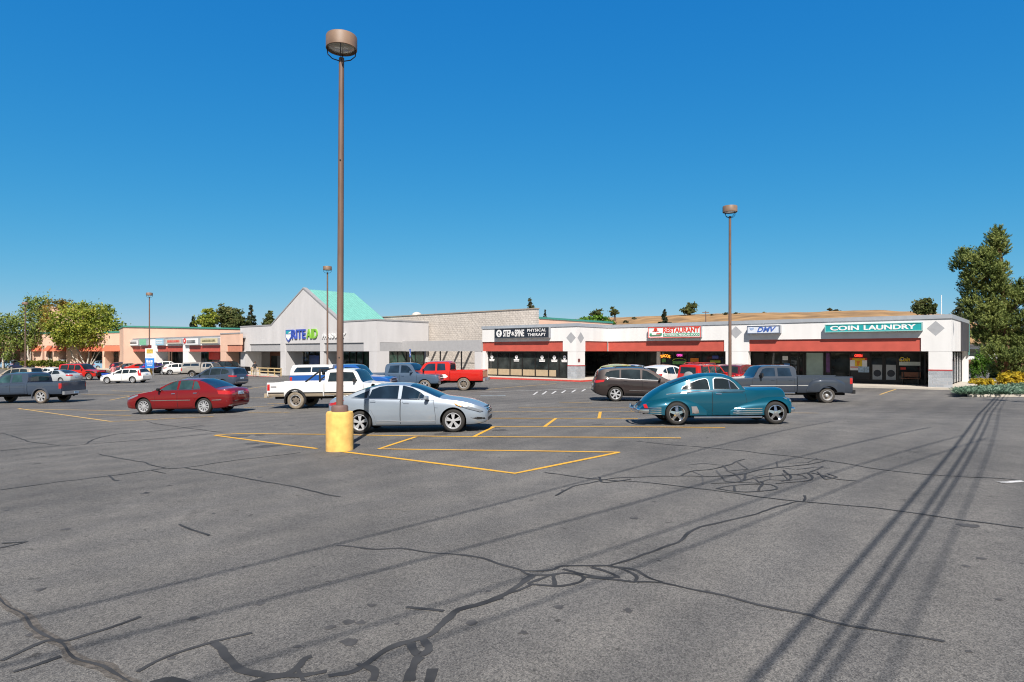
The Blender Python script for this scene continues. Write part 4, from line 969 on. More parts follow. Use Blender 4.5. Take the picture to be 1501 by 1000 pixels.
def place2(root, c, pf, pr, yaw):      # both near wheels in view: size from the distance between them, heading given
    m = G((pf[0]+pr[0])/2, (pf[1]+pr[1])/2); y = R(yaw); d = Vector((math.cos(y), math.sin(y), 0))
    def pxx(v): return CX+F*v.x/v.y
    k = 1.
    for _ in range(4): k *= abs(pf[0]-pr[0])/abs(pxx(m+d*c.wb/2*k)-pxx(m-d*c.wb/2*k))
    nrm = Vector((-d.y, d.x, 0)); s_ = 1 if nrm.dot(m) > 0 else -1
    k2 = min(1.12, max(.9, k)); _set(root, m+nrm*s_*(c.wmax-.12)*k2, y); root.scale = (k2,)*3
    return 'K', round(k, 3)
def placew(root, c, axle, px, py, yaw, k=1.):       # one near wheel at a pixel, heading given in degrees
    m = G(px, py); y = R(yaw); d = Vector((math.cos(y), math.sin(y), 0)); nrm = Vector((-d.y, d.x, 0)); s_ = 1 if nrm.dot(Vector((m.x, m.y, 0))) > 0 else -1
    xa = c.X(c.fo if axle == 'f' else c.fo+c.wb)
    _set(root, m-d*xa*k+nrm*s_*(c.wmax-.12)*k, yaw*math.pi/180); root.scale = (k,)*3
def _set(root, c, yaw):
    z = gz(c.x, c.y); dx, dy = math.cos(yaw), math.sin(yaw)
    sx = (gz(c.x+dx*1.4, c.y+dy*1.4)-gz(c.x-dx*1.4, c.y-dy*1.4))/2.8; sy = (gz(c.x-dy*.8, c.y+dx*.8)-gz(c.x+dy*.8, c.y-dx*.8))/1.6
    f = Vector((dx, dy, sx)).normalized(); l = Vector((-dy, dx, sy)); u = f.cross(l).normalized(); l = u.cross(f)
    root.rotation_euler = Matrix((f, l, u)).transposed().to_euler(); root.location = (c.x, c.y, z+.002)
def stand(root, px, py, yaw, half=.85):   # the middle of the near sill at pixel (px, py)
    m = G(px, py); yaw = R(yaw); nrm = Vector((-math.sin(yaw), math.cos(yaw), 0)); s_ = 1 if nrm.dot(Vector((m.x, m.y, 0))) > 0 else -1
    _set(root, m+nrm*s_*half*abs(nrm.dot(Vector((m.x, m.y, 0)).normalized())), yaw)
def newcar(name, label, cat, group=None): return tag(empty(name, (0, 0, 0)), label, cat, group)

# ---- silver saloon
def silver_saloon():
    r = newcar('saloon_car', 'silver saloon parked beside the tall brown lamp post, its nose pointing right', 'car')
    p = carpaint('silver_paint', (.27, .315, .37), .9, .3)
    c = Car(4.82, .98, 2.795, .335,
        [(0,.62),(.05,.70),(.18,.78),(.5,.90),(.9,.985),(1.28,1.04),(1.45,1.09),(1.75,1.22),(2.1,1.365),(2.45,1.45),(2.8,1.472),(3.2,1.45),(3.6,1.375),(3.95,1.265),(4.25,1.14),(4.42,1.105),(4.68,1.085),(4.76,1.03),(4.82,.92)],
        [(0,.58),(.2,.66),(.6,.78),(1.2,.90),(2,.945),(3,.99),(3.8,1.03),(4.4,1.04),(4.82,.86)],
        [(0,.30),(.15,.24),(.6,.2),(2,.2),(4.2,.22),(4.7,.30),(4.82,.42)],
        [(0,.56),(.04,.66),(.15,.77),(.4,.865),(.9,.905),(2.4,.915),(3.9,.905),(4.4,.86),(4.65,.78),(4.78,.68),(4.82,.6)], .5)
    b = c.finish(c.body(), 'body', [p, darkin], r); c.doors(r, [[(1.52,.26),(1.50,.5),(1.55,.94),(2.52,.985),(2.54,.27)], [(2.56,.27),(2.545,.985),(3.55,1.02),(3.6,.82),(3.42,.68),(3.32,.5),(3.28,.28)]], p, [(2.28,.87), (3.28,.93)], p)
    for sg in (1, -1):
        c.side([(1.72,1.0),(1.95,1.18),(2.2,1.315),(2.45,1.385),(2.50,1.39),(2.52,1.01)], bglass, 'window', r, .006, (sg,)); c.side([(2.62,1.015),(2.61,1.395),(2.95,1.40),(3.2,1.37),(3.42,1.29),(3.50,1.045)], bglass, 'window', r, .006, (sg,)); c.side([(3.56,1.05),(3.5,1.27),(3.7,1.2),(3.98,1.085)], bglass, 'window', r, .006, (sg,))
        c.side([(1.62,.985),(1.95,1.205),(2.2,1.34),(2.5,1.418),(2.95,1.43),(3.25,1.395),(3.55,1.30),(3.8,1.2),(4.1,1.06),(3.98,1.055),(3.7,1.19),(3.4,1.32),(3.2,1.375),(2.95,1.405),(2.5,1.395),(2.2,1.32),(1.95,1.185),(1.7,.99)][:0] or [(1.66,.965),(2.6,.99),(3.5,1.03),(4.02,1.06),(4.02,1.075),(3.5,1.05),(2.6,1.012),(1.66,.985)], chrome, 'window_trim', r, .008, (sg,), rings=2)
    c.side([(1.42,.72),(2.4,.80),(3.4,.865),(3.4,.872),(2.4,.807),(1.42,.727)], darkin, 'crease', r, .003, rings=2)
    c.side([(1.5,.33),(2.5,.34),(3.25,.38),(3.25,.405),(2.5,.365),(1.5,.355)], pm('silver_sill', (.36, .40, .45), .3, .4), 'sill_trim', r, .012, rings=2)
    c.screen(1.36, 2.32, bglass, 'windscreen', r, .94); c.screen(3.3, 4.28, cglass, 'rear_window', r, .9)
    c.corner('f', 48, [(.12,.72,.60),(.25,.80,.665),(.62,.86,.79),(.95,.88,.86),(.86,.87,.775),(.5,.86,.665),(.2,.8,.585)], clearlamp, 'headlight', r, .03); c.corner('f', 52, [(.72,.87,.80),(.95,.88,.858),(.9,.88,.80),(.76,.87,.745)], amber, 'indicator', r, .04)
    c.frontp([(-.42,.52),(.42,.52),(.5,.72),(-.5,.72)], blacktrim, 'grille', r, .004); [c.frontp([(-.44,z),(.44,z),(.45,z+.022),(-.45,z+.022)], chrome, 'grille_bar', r, .012, rings=2) for z in (.56, .61, .66)]
    c.corner('f', 45, [(.10,.62,.36),(.3,.8,.36),(.5,.85,.42),(.3,.8,.44),(.12,.66,.41)], blacktrim, 'fog_lamp', r, .003); c.frontp([(-.5,.3),(.5,.3),(.5,.4),(-.5,.4)], blacktrim, 'air_intake', r, .004)
    c.corner('r', 40, [(4.78,.55,.92),(4.6,.78,.93),(4.25,.86,1.0),(4.3,.86,.9),(4.6,.78,.84),(4.8,.55,.85)], redlamp, 'tail_light', r); c.rearp([(-.25,.7),(.25,.7),(.25,.82),(-.25,.82)], platem, 'number_plate', r)
    c.mirror(r, 1.72, .97, p); c.wheels(r, 'split')
    mb = MB(); mb.prism([(c.X(3.5), 1.38), (c.X(3.68), 1.36), (c.X(3.66), 1.44), (c.X(3.62), 1.45)], -.02, .02); mb.build('roof_aerial', blacktrim, r)
    print('silver wb', place2(r, c, (664.9, 635.4), (528.5, 634), -5))
silver_saloon()

# ---- teal fastback of the nineteen forties
def classic():
    def rm(x): return .56*x if x < 1. else x-.44+max(0, x-3.8)*.15
    def rp(l): return [(rm(p[0]),)+tuple(p[1:]) for p in l]
    r = newcar('classic_car', 'gleaming teal vintage fastback coupe with chrome stripes on its round fenders', 'classic car')
    p = carpaint('teal_paint', (.0008, .064, .105), .6, .16, flake=.03)
    c = Car(rm(4.86), .55, 2.946, .335,
        rp([(0,.70),(.02,.86),(.07,.98),(.2,1.05),(.5,1.08),(1.0,1.085),(1.75,1.10),(1.88,1.14),(1.98,1.26),(2.15,1.42),(2.34,1.50),(2.6,1.535),(2.95,1.53),(3.3,1.475),(3.65,1.375),(4.0,1.235),(4.3,1.065),(4.55,.87),(4.72,.68),(4.82,.52),(4.86,.40)]),
        rp([(0,.70),(.1,.86),(.4,.93),(1.6,.965),(2.4,.975),(3.2,.97),(3.8,.94),(4.2,.84),(4.5,.70),(4.75,.5),(4.86,.36)]),
        rp([(0,.42),(.5,.30),(1.3,.23),(3.6,.23),(4.5,.29),(4.86,.34)]),
        rp([(0,.22),(.05,.29),(.2,.36),(.6,.46),(1.2,.60),(1.6,.735),(2.0,.79),(2.6,.82),(3.3,.80),(3.8,.74),(4.3,.62),(4.65,.48),(4.80,.34),(4.86,.24)]), .44, .09)
    X0 = c.X; c.X = lambda x: X0(rm(x)); side0 = c.side
    S0 = c.sect
    c.wmax = .86; L0 = c
    c.X = X0; b = c.finish(c.body(), 'body', [p, darkin], r, arches=False, smooth=40); bodybvh = c.bvh; c.X = lambda x: X0(rm(x))
    for sg in (1, -1):
        c.side([(2.03,1.045),(2.175,1.24),(2.31,1.343),(2.5,1.395),(2.74,1.40),(2.80,1.36),(2.83,1.05)], satin, 'window_trim', r, .006, (sg,)); c.side([(2.07,1.06),(2.19,1.23),(2.32,1.325),(2.5,1.372),(2.72,1.377),(2.77,1.34),(2.80,1.07)], cglass, 'window', r, .024, (sg,))
        c.side([(2.31,1.06),(2.32,1.325),(2.345,1.33),(2.335,1.06)], chrome, 'vent_pillar', r, .03, (sg,), rings=2)
        c.side([(2.92,1.045),(2.945,1.335),(3.01,1.383),(3.2,1.353),(3.49,1.257),(3.72,1.13),(3.765,1.06),(3.71,1.04)], satin, 'window_trim', r, .006, (sg,)); c.side([(2.94,1.06),(2.965,1.325),(3.02,1.365),(3.2,1.337),(3.48,1.24),(3.7,1.12),(3.745,1.062),(3.7,1.055)], cglass, 'window', r, .024, (sg,))
        c.side([(1.88,.985),(2.6,1.0),(3.6,.985),(4.15,.90),(4.15,.912),(3.6,1.0),(2.6,1.017),(1.88,1.0)], chrome, 'belt_trim', r, .012, (sg,), rings=2)
    c.doors(r, [[(1.86,.28),(1.84,.7),(1.9,.975),(2.86,.99),(2.87,.28)]], p, [(2.6,.90)])
    c.X = X0; c.screen(rm(1.84), rm(2.24), cglass, 'windscreen', r, .92); c.screen(rm(3.5), rm(4.0), cglass, 'rear_window', r, .62); c.X = lambda x: X0(rm(x))
    def fender(x0, x1, prof, wid, name, zbot, ymid):
        # a swollen teardrop shell outside the body, cut by its wheel
        f = MB(); n = 40; K = 12; top = pch(prof); wd = pch(wid); bt = pch(zbot)
        for sg in (1, -1):
            base = len(f.v); M = K+3
            for i in range(n+1):
                x = x0+(x1-x0)*i/n; zt, zb, w_ = float(top(x)), float(bt(x)), float(wd(x)); yi = .25
                ring = [(yi, zb), (ymid, zb)]
                for k in range(K):
                    t = math.pi/2*k/(K-1); ring.append((ymid+(w_-ymid)*math.cos(t)**.75, zb+(zt-zb)*(.42+.58*math.sin(t)**1.1) if k else zb+.02))
                ring.append((yi, zt)); f.v += [(c.X(x), sg*y, z) for y, z in ring]
            for i in range(n):
                for k in range(M): a_ = base+i*M+k; b_ = base+i*M+(k+1) % M; f.q(a_, b_, b_+M, a_+M)
            f.q(*[base+k for k in range(M)]); f.q(*[base+n*M+k for k in range(M)][::-1])
        return f
    f1 = fender(.02, 2.35, [(.02,.62),(.05,.72),(.15,.775),(.45,.80),(.95,.805),(1.4,.775),(1.8,.72),(2.1,.645),(2.35,.52)], [(.02,.62),(.08,.76),(.3,.855),(.9,.885),(1.6,.875),(2.1,.845),(2.35,.81)], 'fender', [(.02,.36),(.3,.30),(.6,.26),(2.35,.26)], .5)
    o1 = c.finish(f1, 'front_fender', [p, darkin], r, smooth=45, ar=.375); bv1 = c.bvh
    for k in range(4): z = .27+k*.065; c.side([(1.42,z),(1.85,z),(2.29-.02*k,z),(2.29-.02*k,z+.026),(1.85,z+.026),(1.42,z+.026)], chrome, 'chrome_stripe', o1, .012, rings=2)
    c.patch([(-.72,.60),(-.60,.60),(-.56,.69),(-.60,.78),(-.72,.78),(-.76,.69)], (-1, 0, 0), clearlamp, 'headlight', o1, .02); c.patch([(.72,.60),(.60,.60),(.56,.69),(.60,.78),(.72,.78),(.76,.69)], (-1, 0, 0), clearlamp, 'headlight', o1, .02)
    f2 = fender(3.05, 4.84, [(3.05,.55),(3.2,.70),(3.45,.80),(3.8,.855),(4.15,.82),(4.45,.74),(4.7,.62),(4.84,.46)], [(3.05,.80),(3.3,.845),(3.7,.875),(4.2,.855),(4.6,.76),(4.76,.66),(4.84,.55)], 'fender', [(3.05,.26),(4.3,.28),(4.84,.34)], .45)
    o2 = c.finish(f2, 'rear_fender', [p, darkin], r, smooth=45, ar=.375)
    for k in range(4): z = .31+k*.062; c.side([(4.33,z),(4.5,z),(4.76-.01*k,z),(4.76-.01*k,z+.024),(4.5,z+.024),(4.33,z+.024)], chrome, 'chrome_stripe', o2, .012, rings=2)
    c.side([(3.28,.28),(3.30,.42),(3.36,.55),(3.52,.55),(3.50,.4),(3.50,.28)], pm('stone_guard', (.5, .45, .45), .3, .8), 'stone_guard', o2, .012)
    c.side([(4.66,.50),(4.74,.50),(4.75,.60),(4.68,.62)], redlamp, 'tail_light', o2, .02)
    mb = MB()
    for sg in (1, -1): mb.tube([(c.X(1.42),sg*.84,.225),(c.X(2.3),sg*.84,.22),(c.X(3.45),sg*.84,.225)], .036, 8)
    mb.build('running_board', chrome, r, smooth=50)
    for e, xs_ in ((1, (-.07, -.10, .12)), (-1, (4.93, 4.96, 4.78))):
        mb = MB(); ring = []; pts = [(c.X(xs_[2]+(.12 if e == 1 else -.12)), -.86), (c.X(xs_[2]-.04*e), -.83), (c.X(xs_[0]+.02*e), -.66), (c.X(xs_[1]), 0), (c.X(xs_[0]+.02*e), .66), (c.X(xs_[2]-.04*e), .83), (c.X(xs_[2]+(.12 if e == 1 else -.12)), .86)]
        pts = spline([Vector((x, y, 0)) for x, y in pts], 5)
        prof = [(0, .36), (.035, .38), (.045, .43), (.035, .48), (0, .50), (-.03, .48), (-.03, .38)]
        M = len(prof)
        for i, q in enumerate(pts):
            d = (pts[min(i+1, len(pts)-1)]-pts[max(i-1, 0)]).normalized(); nn = Vector((d.y, -d.x, 0))*(1 if e == 1 else -1)
            mb.v += [tuple(q+nn*a_+Vector((0, 0, z))) for a_, z in prof]
        for i in range(len(pts)-1):
            for k in range(M): a_ = i*M+k; b_ = i*M+(k+1) % M; mb.q(a_, b_, b_+M, a_+M)
        mb.q(*range(M)); mb.q(*range((len(pts)-1)*M, len(pts)*M))
        for sg in (1, -1): mb.lathe([(.0, .34), (.035, .35), (.04, .5), (.03, .57), (0, .58)], 10, 'z', (c.X(xs_[1]+.02*e)+0, sg*.35, 0)); mb.box(min(c.X(xs_[1]+.05*e), c.X(.35 if e == 1 else 4.55)), max(c.X(xs_[1]+.05*e), c.X(.35 if e == 1 else 4.55)), sg*.42-.03, sg*.42+.03, .38, .44)
        mb.build('bumper', chrome, r, smooth=40)
    mb = MB(); mb.box(c.X(.45), c.X(0)-.0, -.42, .42, .45, .75); [mb.box(c.X(0)-.02, c.X(0)+.03, -.5+.1*abs(k-2), .5-.1*abs(k-2), .5+k*.06, .525+k*.06) for k in range(4)]; mb.build('grille', chrome, r)
    mb = MB(); mb.box(c.X(4.3), c.X(.7), -.6, .6, .2, .32); mb.build('underbody', darkin, r)
    c.bvh = bodybvh; c.rearp([(-.17,.55),(.17,.55),(.17,.68),(-.17,.68)], blacktrim, 'number_plate', r, .02)
    c.wmax = .85; c.wheels(r, 'mag', track=.845)
    print('classic wb', place2(r, c, (1135.9, 621.2), (991.7, 623.2), 0))
classic()

# ---- red saloon
def red_saloon():
    r = newcar('saloon_car', 'dark red saloon facing left on its own in the open car park', 'car')
    p = carpaint('dark_red_paint', (.17, .007, .009), .3, .25)
    c = Car(4.80, .93, 2.73, .33,
        [(0,.62),(.05,.72),(.2,.80),(.6,.90),(1.1,.985),(1.32,1.02),(1.48,1.08),(1.8,1.24),(2.15,1.385),(2.45,1.45),(2.8,1.472),(3.2,1.455),(3.5,1.39),(3.85,1.245),(4.15,1.10),(4.25,1.075),(4.62,1.06),(4.73,1.0),(4.80,.88)],
        [(0,.58),(.2,.68),(.7,.82),(1.3,.92),(2.2,.965),(3.2,.99),(4.0,1.01),(4.5,1.0),(4.8,.84)],
        [(0,.30),(.15,.23),(.6,.2),(2,.2),(4.2,.22),(4.7,.30),(4.80,.40)],
        [(0,.6),(.04,.7),(.15,.8),(.4,.875),(.9,.905),(2.4,.915),(3.9,.905),(4.4,.87),(4.65,.8),(4.76,.72),(4.80,.64)], .48)
    c.finish(c.body(), 'body', [p, darkin], r); c.doors(r, [[(1.48,.26),(1.46,.5),(1.5,.93),(2.48,.965),(2.5,.27)], [(2.52,.27),(2.5,.965),(3.45,.99),(3.5,.82),(3.32,.68),(3.22,.5),(3.18,.28)]], p, [(2.24,.84), (3.22,.86)])
    for sg in (1, -1):
        c.side([(1.62,.985),(2.56,1.0),(3.5,1.02),(3.5,1.036),(2.56,1.017),(1.62,1.0)], chrome, 'window_trim', r, .008, (sg,), rings=2)
        c.side([(1.68,1.01),(1.95,1.2),(2.2,1.33),(2.42,1.385),(2.44,1.02)], tglass, 'window', r, .006, (sg,)); c.side([(2.54,1.025),(2.53,1.39),(2.85,1.405),(3.1,1.385),(3.13,1.035)], tglass, 'window', r, .006, (sg,)); c.side([(3.17,1.035),(3.15,1.375),(3.3,1.33),(3.5,1.06)], tglass, 'window', r, .006, (sg,))
    c.side([(1.3,.56),(3.1,.575),(3.1,.605),(1.3,.59)], chrome, 'side_trim', r, .014, rings=2); c.side([(3.95,.56),(4.45,.58),(4.45,.61),(3.95,.59)], chrome, 'side_trim', r, .014, rings=2)
    c.screen(1.36, 2.3, tglass, 'windscreen', r, .94); c.screen(3.3, 4.16, bglass, 'rear_window', r, .9)
    c.corner('f', 45, [(.12,.72,.66),(.3,.82,.74),(.6,.88,.83),(.68,.88,.78),(.4,.86,.67),(.2,.78,.61)], clearlamp, 'headlight', r); c.frontp([(-.4,.56),(.4,.56),(.46,.72),(-.46,.72)], blacktrim, 'grille', r)
    c.corner('r', 35, [(4.78,.42,.94),(4.65,.78,.95),(4.28,.87,.97),(4.32,.87,.82),(4.66,.8,.80),(4.79,.42,.80)], redlamp, 'tail_light', r); c.rearp([(-.22,.78),(.22,.78),(.22,.91),(-.22,.91)], platem, 'number_plate', r); c.rearp([(-.8,.52),(.8,.52),(.8,.55),(-.8,.55)], chrome, 'bumper_trim', r, .01, rings=2)
    c.corner('r', 10, [(4.8,.55,.30),(4.8,.75,.33),(4.8,.75,.37),(4.8,.55,.37)], chrome, 'exhaust', r, .01)
    c.mirror(r, 1.68, .97, blacktrim); c.wheels(r, 'ten')
    print('red wb', place2(r, c, (212, 606.7), (300, 607.8), 172))
red_saloon()
# ---- designs shared by several vehicles
SUV = dict(L=5.1, fo=.97, wb=3.02, R_=.37, tum=.38, boxy=.2,
    top=[(0,.70),(.05,.82),(.2,.92),(.6,1.02),(1.1,1.09),(1.3,1.13),(1.5,1.23),(1.9,1.47),(2.25,1.66),(2.6,1.74),(3.2,1.765),(4.0,1.74),(4.5,1.69),(4.75,1.63),(4.85,1.50),(4.97,1.2),(5.06,1.02),(5.1,.85)],
    belt=[(0,.66),(.3,.8),(.8,.95),(1.4,1.03),(2.5,1.08),(3.8,1.13),(4.6,1.17),(4.95,1.1),(5.1,.8)], bot=[(0,.36),(.2,.27),(4.6,.28),(4.95,.38),(5.1,.5)],
    hw=[(0,.66),(.05,.76),(.2,.88),(.5,.96),(1,1.0),(4.3,1.0),(4.8,.95),(5.0,.86),(5.1,.75)],
    wins=[[(1.74,1.10),(2.1,1.38),(2.4,1.55),(2.62,1.60),(2.66,1.12)],[(2.74,1.125),(2.74,1.605),(3.2,1.63),(3.7,1.61),(3.72,1.17)],[(3.8,1.18),(3.78,1.60),(4.2,1.56),(4.45,1.48),(4.54,1.32),(4.3,1.22)]],
    doors=[[(1.48,.36),(1.46,.6),(1.52,1.03),(2.64,1.08),(2.66,.36)],[(2.68,.36),(2.66,1.08),(3.74,1.12),(3.72,.98),(3.55,.8),(3.46,.55),(3.44,.37)]], hand=[(2.38,.97),(3.42,1.02)],
    ws=(1.33,2.25), rs=(4.76,4.99), hl=[(.05,.66,.74),(.2,.82,.82),(.55,.95,.92),(.75,.98,.97),(.5,.94,.82),(.2,.8,.72)], tl=[(5.05,.6,1.06),(4.9,.88,1.08),(4.55,.97,1.10),(4.6,.98,.99),(4.92,.9,.94),(5.07,.6,.96)], mir=(1.78,1.08), rail=1)
BOX = dict(L=4.5, fo=.8, wb=2.7, R_=.38, tum=.25, boxy=.7,
    top=[(0,.75),(.03,.9),(.15,1.02),(1.0,1.1),(1.2,1.13),(1.35,1.2),(1.85,1.68),(2.1,1.76),(3,1.80),(4.1,1.80),(4.35,1.77),(4.42,1.68),(4.47,1.2),(4.5,.9)],
    belt=[(0,.7),(.1,.9),(1.2,1.06),(4.3,1.1),(4.5,.85)], bot=[(0,.42),(.2,.38),(4.3,.40),(4.5,.48)], hw=[(0,.75),(.1,.85),(.4,.9),(4.2,.9),(4.45,.87),(4.5,.82)],
    wins=[[(1.5,1.12),(1.85,1.5),(1.95,1.62),(2.45,1.66),(2.47,1.13)],[(2.55,1.13),(2.54,1.66),(3.2,1.67),(3.22,1.15)],[(3.3,1.15),(3.3,1.67),(4.1,1.66),(4.22,1.2)]],
    doors=[[(1.28,.45),(1.3,1.05),(2.49,1.09),(2.5,.45)],[(2.52,.45),(2.51,1.09),(3.24,1.1),(3.22,.85),(3.05,.6),(3.03,.46)]], hand=[(2.25,1.0),(3.0,1.0)],
    ws=(1.24,2.0), rs=None, rw=[(-.6,1.2),(.6,1.2),(.56,1.62),(-.56,1.62)], hl=[(.05,.62,.78),(.05,.82,.78),(.05,.82,.92),(.05,.62,.92)], hla=15, tl=[(4.48,.74,.75),(4.48,.86,.75),(4.48,.86,1.08),(4.48,.74,1.08)], tla=15, mir=(1.55,1.12), rail=1)
VAN = dict(L=5.05, fo=.95, wb=3.0, R_=.34, tum=.36, boxy=.3,
    top=[(0,.65),(.05,.78),(.3,.92),(.9,1.06),(1.1,1.12),(1.6,1.42),(2.0,1.62),(2.4,1.71),(3.2,1.75),(4.4,1.72),(4.75,1.66),(4.87,1.5),(4.98,1.1),(5.05,.8)],
    belt=[(0,.6),(.3,.75),(.9,.95),(2,1.02),(4.7,1.06),(5.05,.75)], bot=[(0,.3),(.2,.22),(4.7,.24),(5.05,.4)], hw=[(0,.6),(.1,.78),(.4,.92),(1,.98),(4.5,.98),(4.9,.9),(5.05,.8)],
    wins=[[(1.5,1.06),(1.9,1.38),(2.25,1.56),(2.45,1.58),(2.47,1.07)],[(2.55,1.07),(2.54,1.59),(3.5,1.62),(3.52,1.08)],[(3.6,1.08),(3.6,1.62),(4.4,1.58),(4.65,1.2),(4.6,1.1)]],
    doors=[[(1.4,.3),(1.4,.98),(2.49,1.03),(2.5,.3)],[(2.52,.3),(2.51,1.03),(3.54,1.05),(3.5,.75),(3.42,.5),(3.4,.3)]], hand=[(2.25,.92),(2.6,.93)],
    ws=(1.1,2.0), rs=(4.76,4.95), hl=[(.1,.6,.65),(.2,.78,.68),(.55,.93,.83),(.5,.92,.72),(.2,.78,.58)], tl=[(5.0,.7,1.05),(4.9,.88,1.05),(4.72,.94,1.05),(4.72,.95,.85),(4.9,.9,.8),(5.03,.7,.8)], mir=(1.6,1.02))
XOV = dict(L=4.4, fo=.9, wb=2.62, R_=.35, tum=.42, boxy=.1,
    top=[(0,.68),(.05,.8),(.25,.93),(.8,1.04),(1.0,1.1),(1.4,1.36),(1.8,1.56),(2.2,1.64),(2.8,1.65),(3.5,1.58),(3.95,1.48),(4.12,1.35),(4.27,1.1),(4.36,.95),(4.4,.8)],
    belt=[(0,.64),(.3,.8),(.9,.97),(2,1.02),(3,1.07),(3.8,1.14),(4.2,1.1),(4.4,.74)], bot=[(0,.34),(.2,.26),(4,.3),(4.4,.45)], hw=[(0,.6),(.06,.72),(.25,.84),(.6,.91),(3.6,.92),(4.1,.86),(4.4,.7)],
    wins=[[(1.38,1.06),(1.8,1.37),(2.1,1.48),(2.3,1.5),(2.33,1.06)],[(2.41,1.06),(2.40,1.5),(2.8,1.5),(3.2,1.44),(3.25,1.1)],[(3.33,1.12),(3.3,1.43),(3.62,1.34),(3.75,1.2)]],
    doors=[[(1.3,.34),(1.32,.97),(2.35,1.01),(2.36,.34)],[(2.38,.34),(2.37,1.01),(3.3,1.05),(3.2,.82),(3.08,.6),(3.04,.35)]], hand=[(2.08,.92),(3.0,.95)],
    ws=(1.02,1.85), rs=(3.98,4.25), hl=[(.08,.6,.72),(.25,.8,.82),(.6,.9,.92),(.5,.88,.8),(.25,.76,.7)], tl=[(4.32,.6,1.05),(4.2,.8,1.08),(3.9,.9,1.1),(3.95,.9,.98),(4.22,.82,.92),(4.36,.6,.92)], mir=(1.45,1.03))
WAG = dict(L=4.52, fo=.9, wb=2.64, R_=.32, tum=.42, boxy=.2,
    top=[(0,.6),(.05,.7),(.25,.82),(.7,.92),(1.15,1.0),(1.35,1.06),(1.75,1.27),(2.1,1.4),(2.5,1.45),(3.2,1.455),(3.9,1.42),(4.1,1.38),(4.2,1.28),(4.36,1.0),(4.46,.9),(4.52,.75)],
    belt=[(0,.56),(.3,.7),(.9,.87),(2,.92),(3.3,.96),(4.2,.99),(4.52,.7)], bot=[(0,.28),(.2,.2),(4.2,.22),(4.52,.36)], hw=[(0,.55),(.06,.68),(.25,.8),(.6,.87),(3.8,.88),(4.3,.82),(4.52,.7)],
    wins=[[(1.58,.97),(1.95,1.2),(2.2,1.3),(2.38,1.33),(2.4,.97)],[(2.48,.97),(2.47,1.34),(3.1,1.35),(3.13,1.0)],[(3.2,1.0),(3.19,1.35),(3.8,1.31),(4.0,1.15),(3.95,1.03)]],
    doors=[[(1.36,.28),(1.38,.88),(2.42,.93),(2.43,.28)],[(2.45,.28),(2.44,.93),(3.2,.96),(3.2,.72),(3.06,.5),(3.02,.28)]], hand=[(2.15,.82),(3.0,.85)],
    ws=(1.24,2.1), rs=(4.1,4.32), hl=[(.08,.55,.64),(.25,.76,.72),(.6,.86,.8),(.5,.84,.7),(.25,.72,.6)], tl=[(4.3,.6,1.28),(4.2,.72,1.3),(4.1,.76,1.32),(4.1,.86,.98),(4.2,.86,.72),(4.4,.72,.72),(4.3,.70,1.0)], mir=(1.6,.97))
SED = dict(L=4.80, fo=.95, wb=2.75, R_=.325, tum=.48, boxy=0,
    top=[(0,.60),(.05,.70),(.2,.79),(.6,.89),(1.1,.97),(1.3,1.02),(1.48,1.09),(1.8,1.25),(2.15,1.39),(2.45,1.45),(2.8,1.465),(3.2,1.44),(3.5,1.37),(3.9,1.22),(4.2,1.10),(4.3,1.075),(4.62,1.05),(4.73,.98),(4.80,.85)],
    belt=[(0,.58),(.2,.68),(.7,.82),(1.3,.92),(2.2,.965),(3.2,.99),(4.0,1.01),(4.5,1.0),(4.8,.82)], bot=[(0,.30),(.15,.23),(.6,.2),(2,.2),(4.2,.22),(4.7,.30),(4.80,.40)],
    hw=[(0,.6),(.04,.7),(.15,.8),(.4,.875),(.9,.905),(2.4,.915),(3.9,.905),(4.4,.87),(4.65,.8),(4.76,.72),(4.80,.64)],
    wins=[[(1.68,1.0),(1.95,1.2),(2.2,1.32),(2.44,1.38),(2.46,1.02)],[(2.54,1.02),(2.53,1.385),(2.85,1.40),(3.1,1.37),(3.35,1.27),(3.55,1.06)]],
    doors=[[(1.48,.27),(1.5,.93),(2.49,.97),(2.5,.27)],[(2.52,.27),(2.51,.97),(3.48,.99),(3.48,.82),(3.32,.68),(3.22,.5),(3.18,.28)]], hand=[(2.24,.84),(3.2,.87)],
    ws=(1.36,2.3), rs=(3.3,4.2), hl=[(.12,.72,.62),(.3,.82,.71),(.6,.88,.81),(.68,.88,.76),(.4,.86,.65),(.2,.78,.58)], tl=[(4.76,.42,.95),(4.65,.78,.97),(4.35,.87,.98),(4.38,.87,.83),(4.66,.8,.80),(4.78,.42,.82)], mir=(1.68,.97))
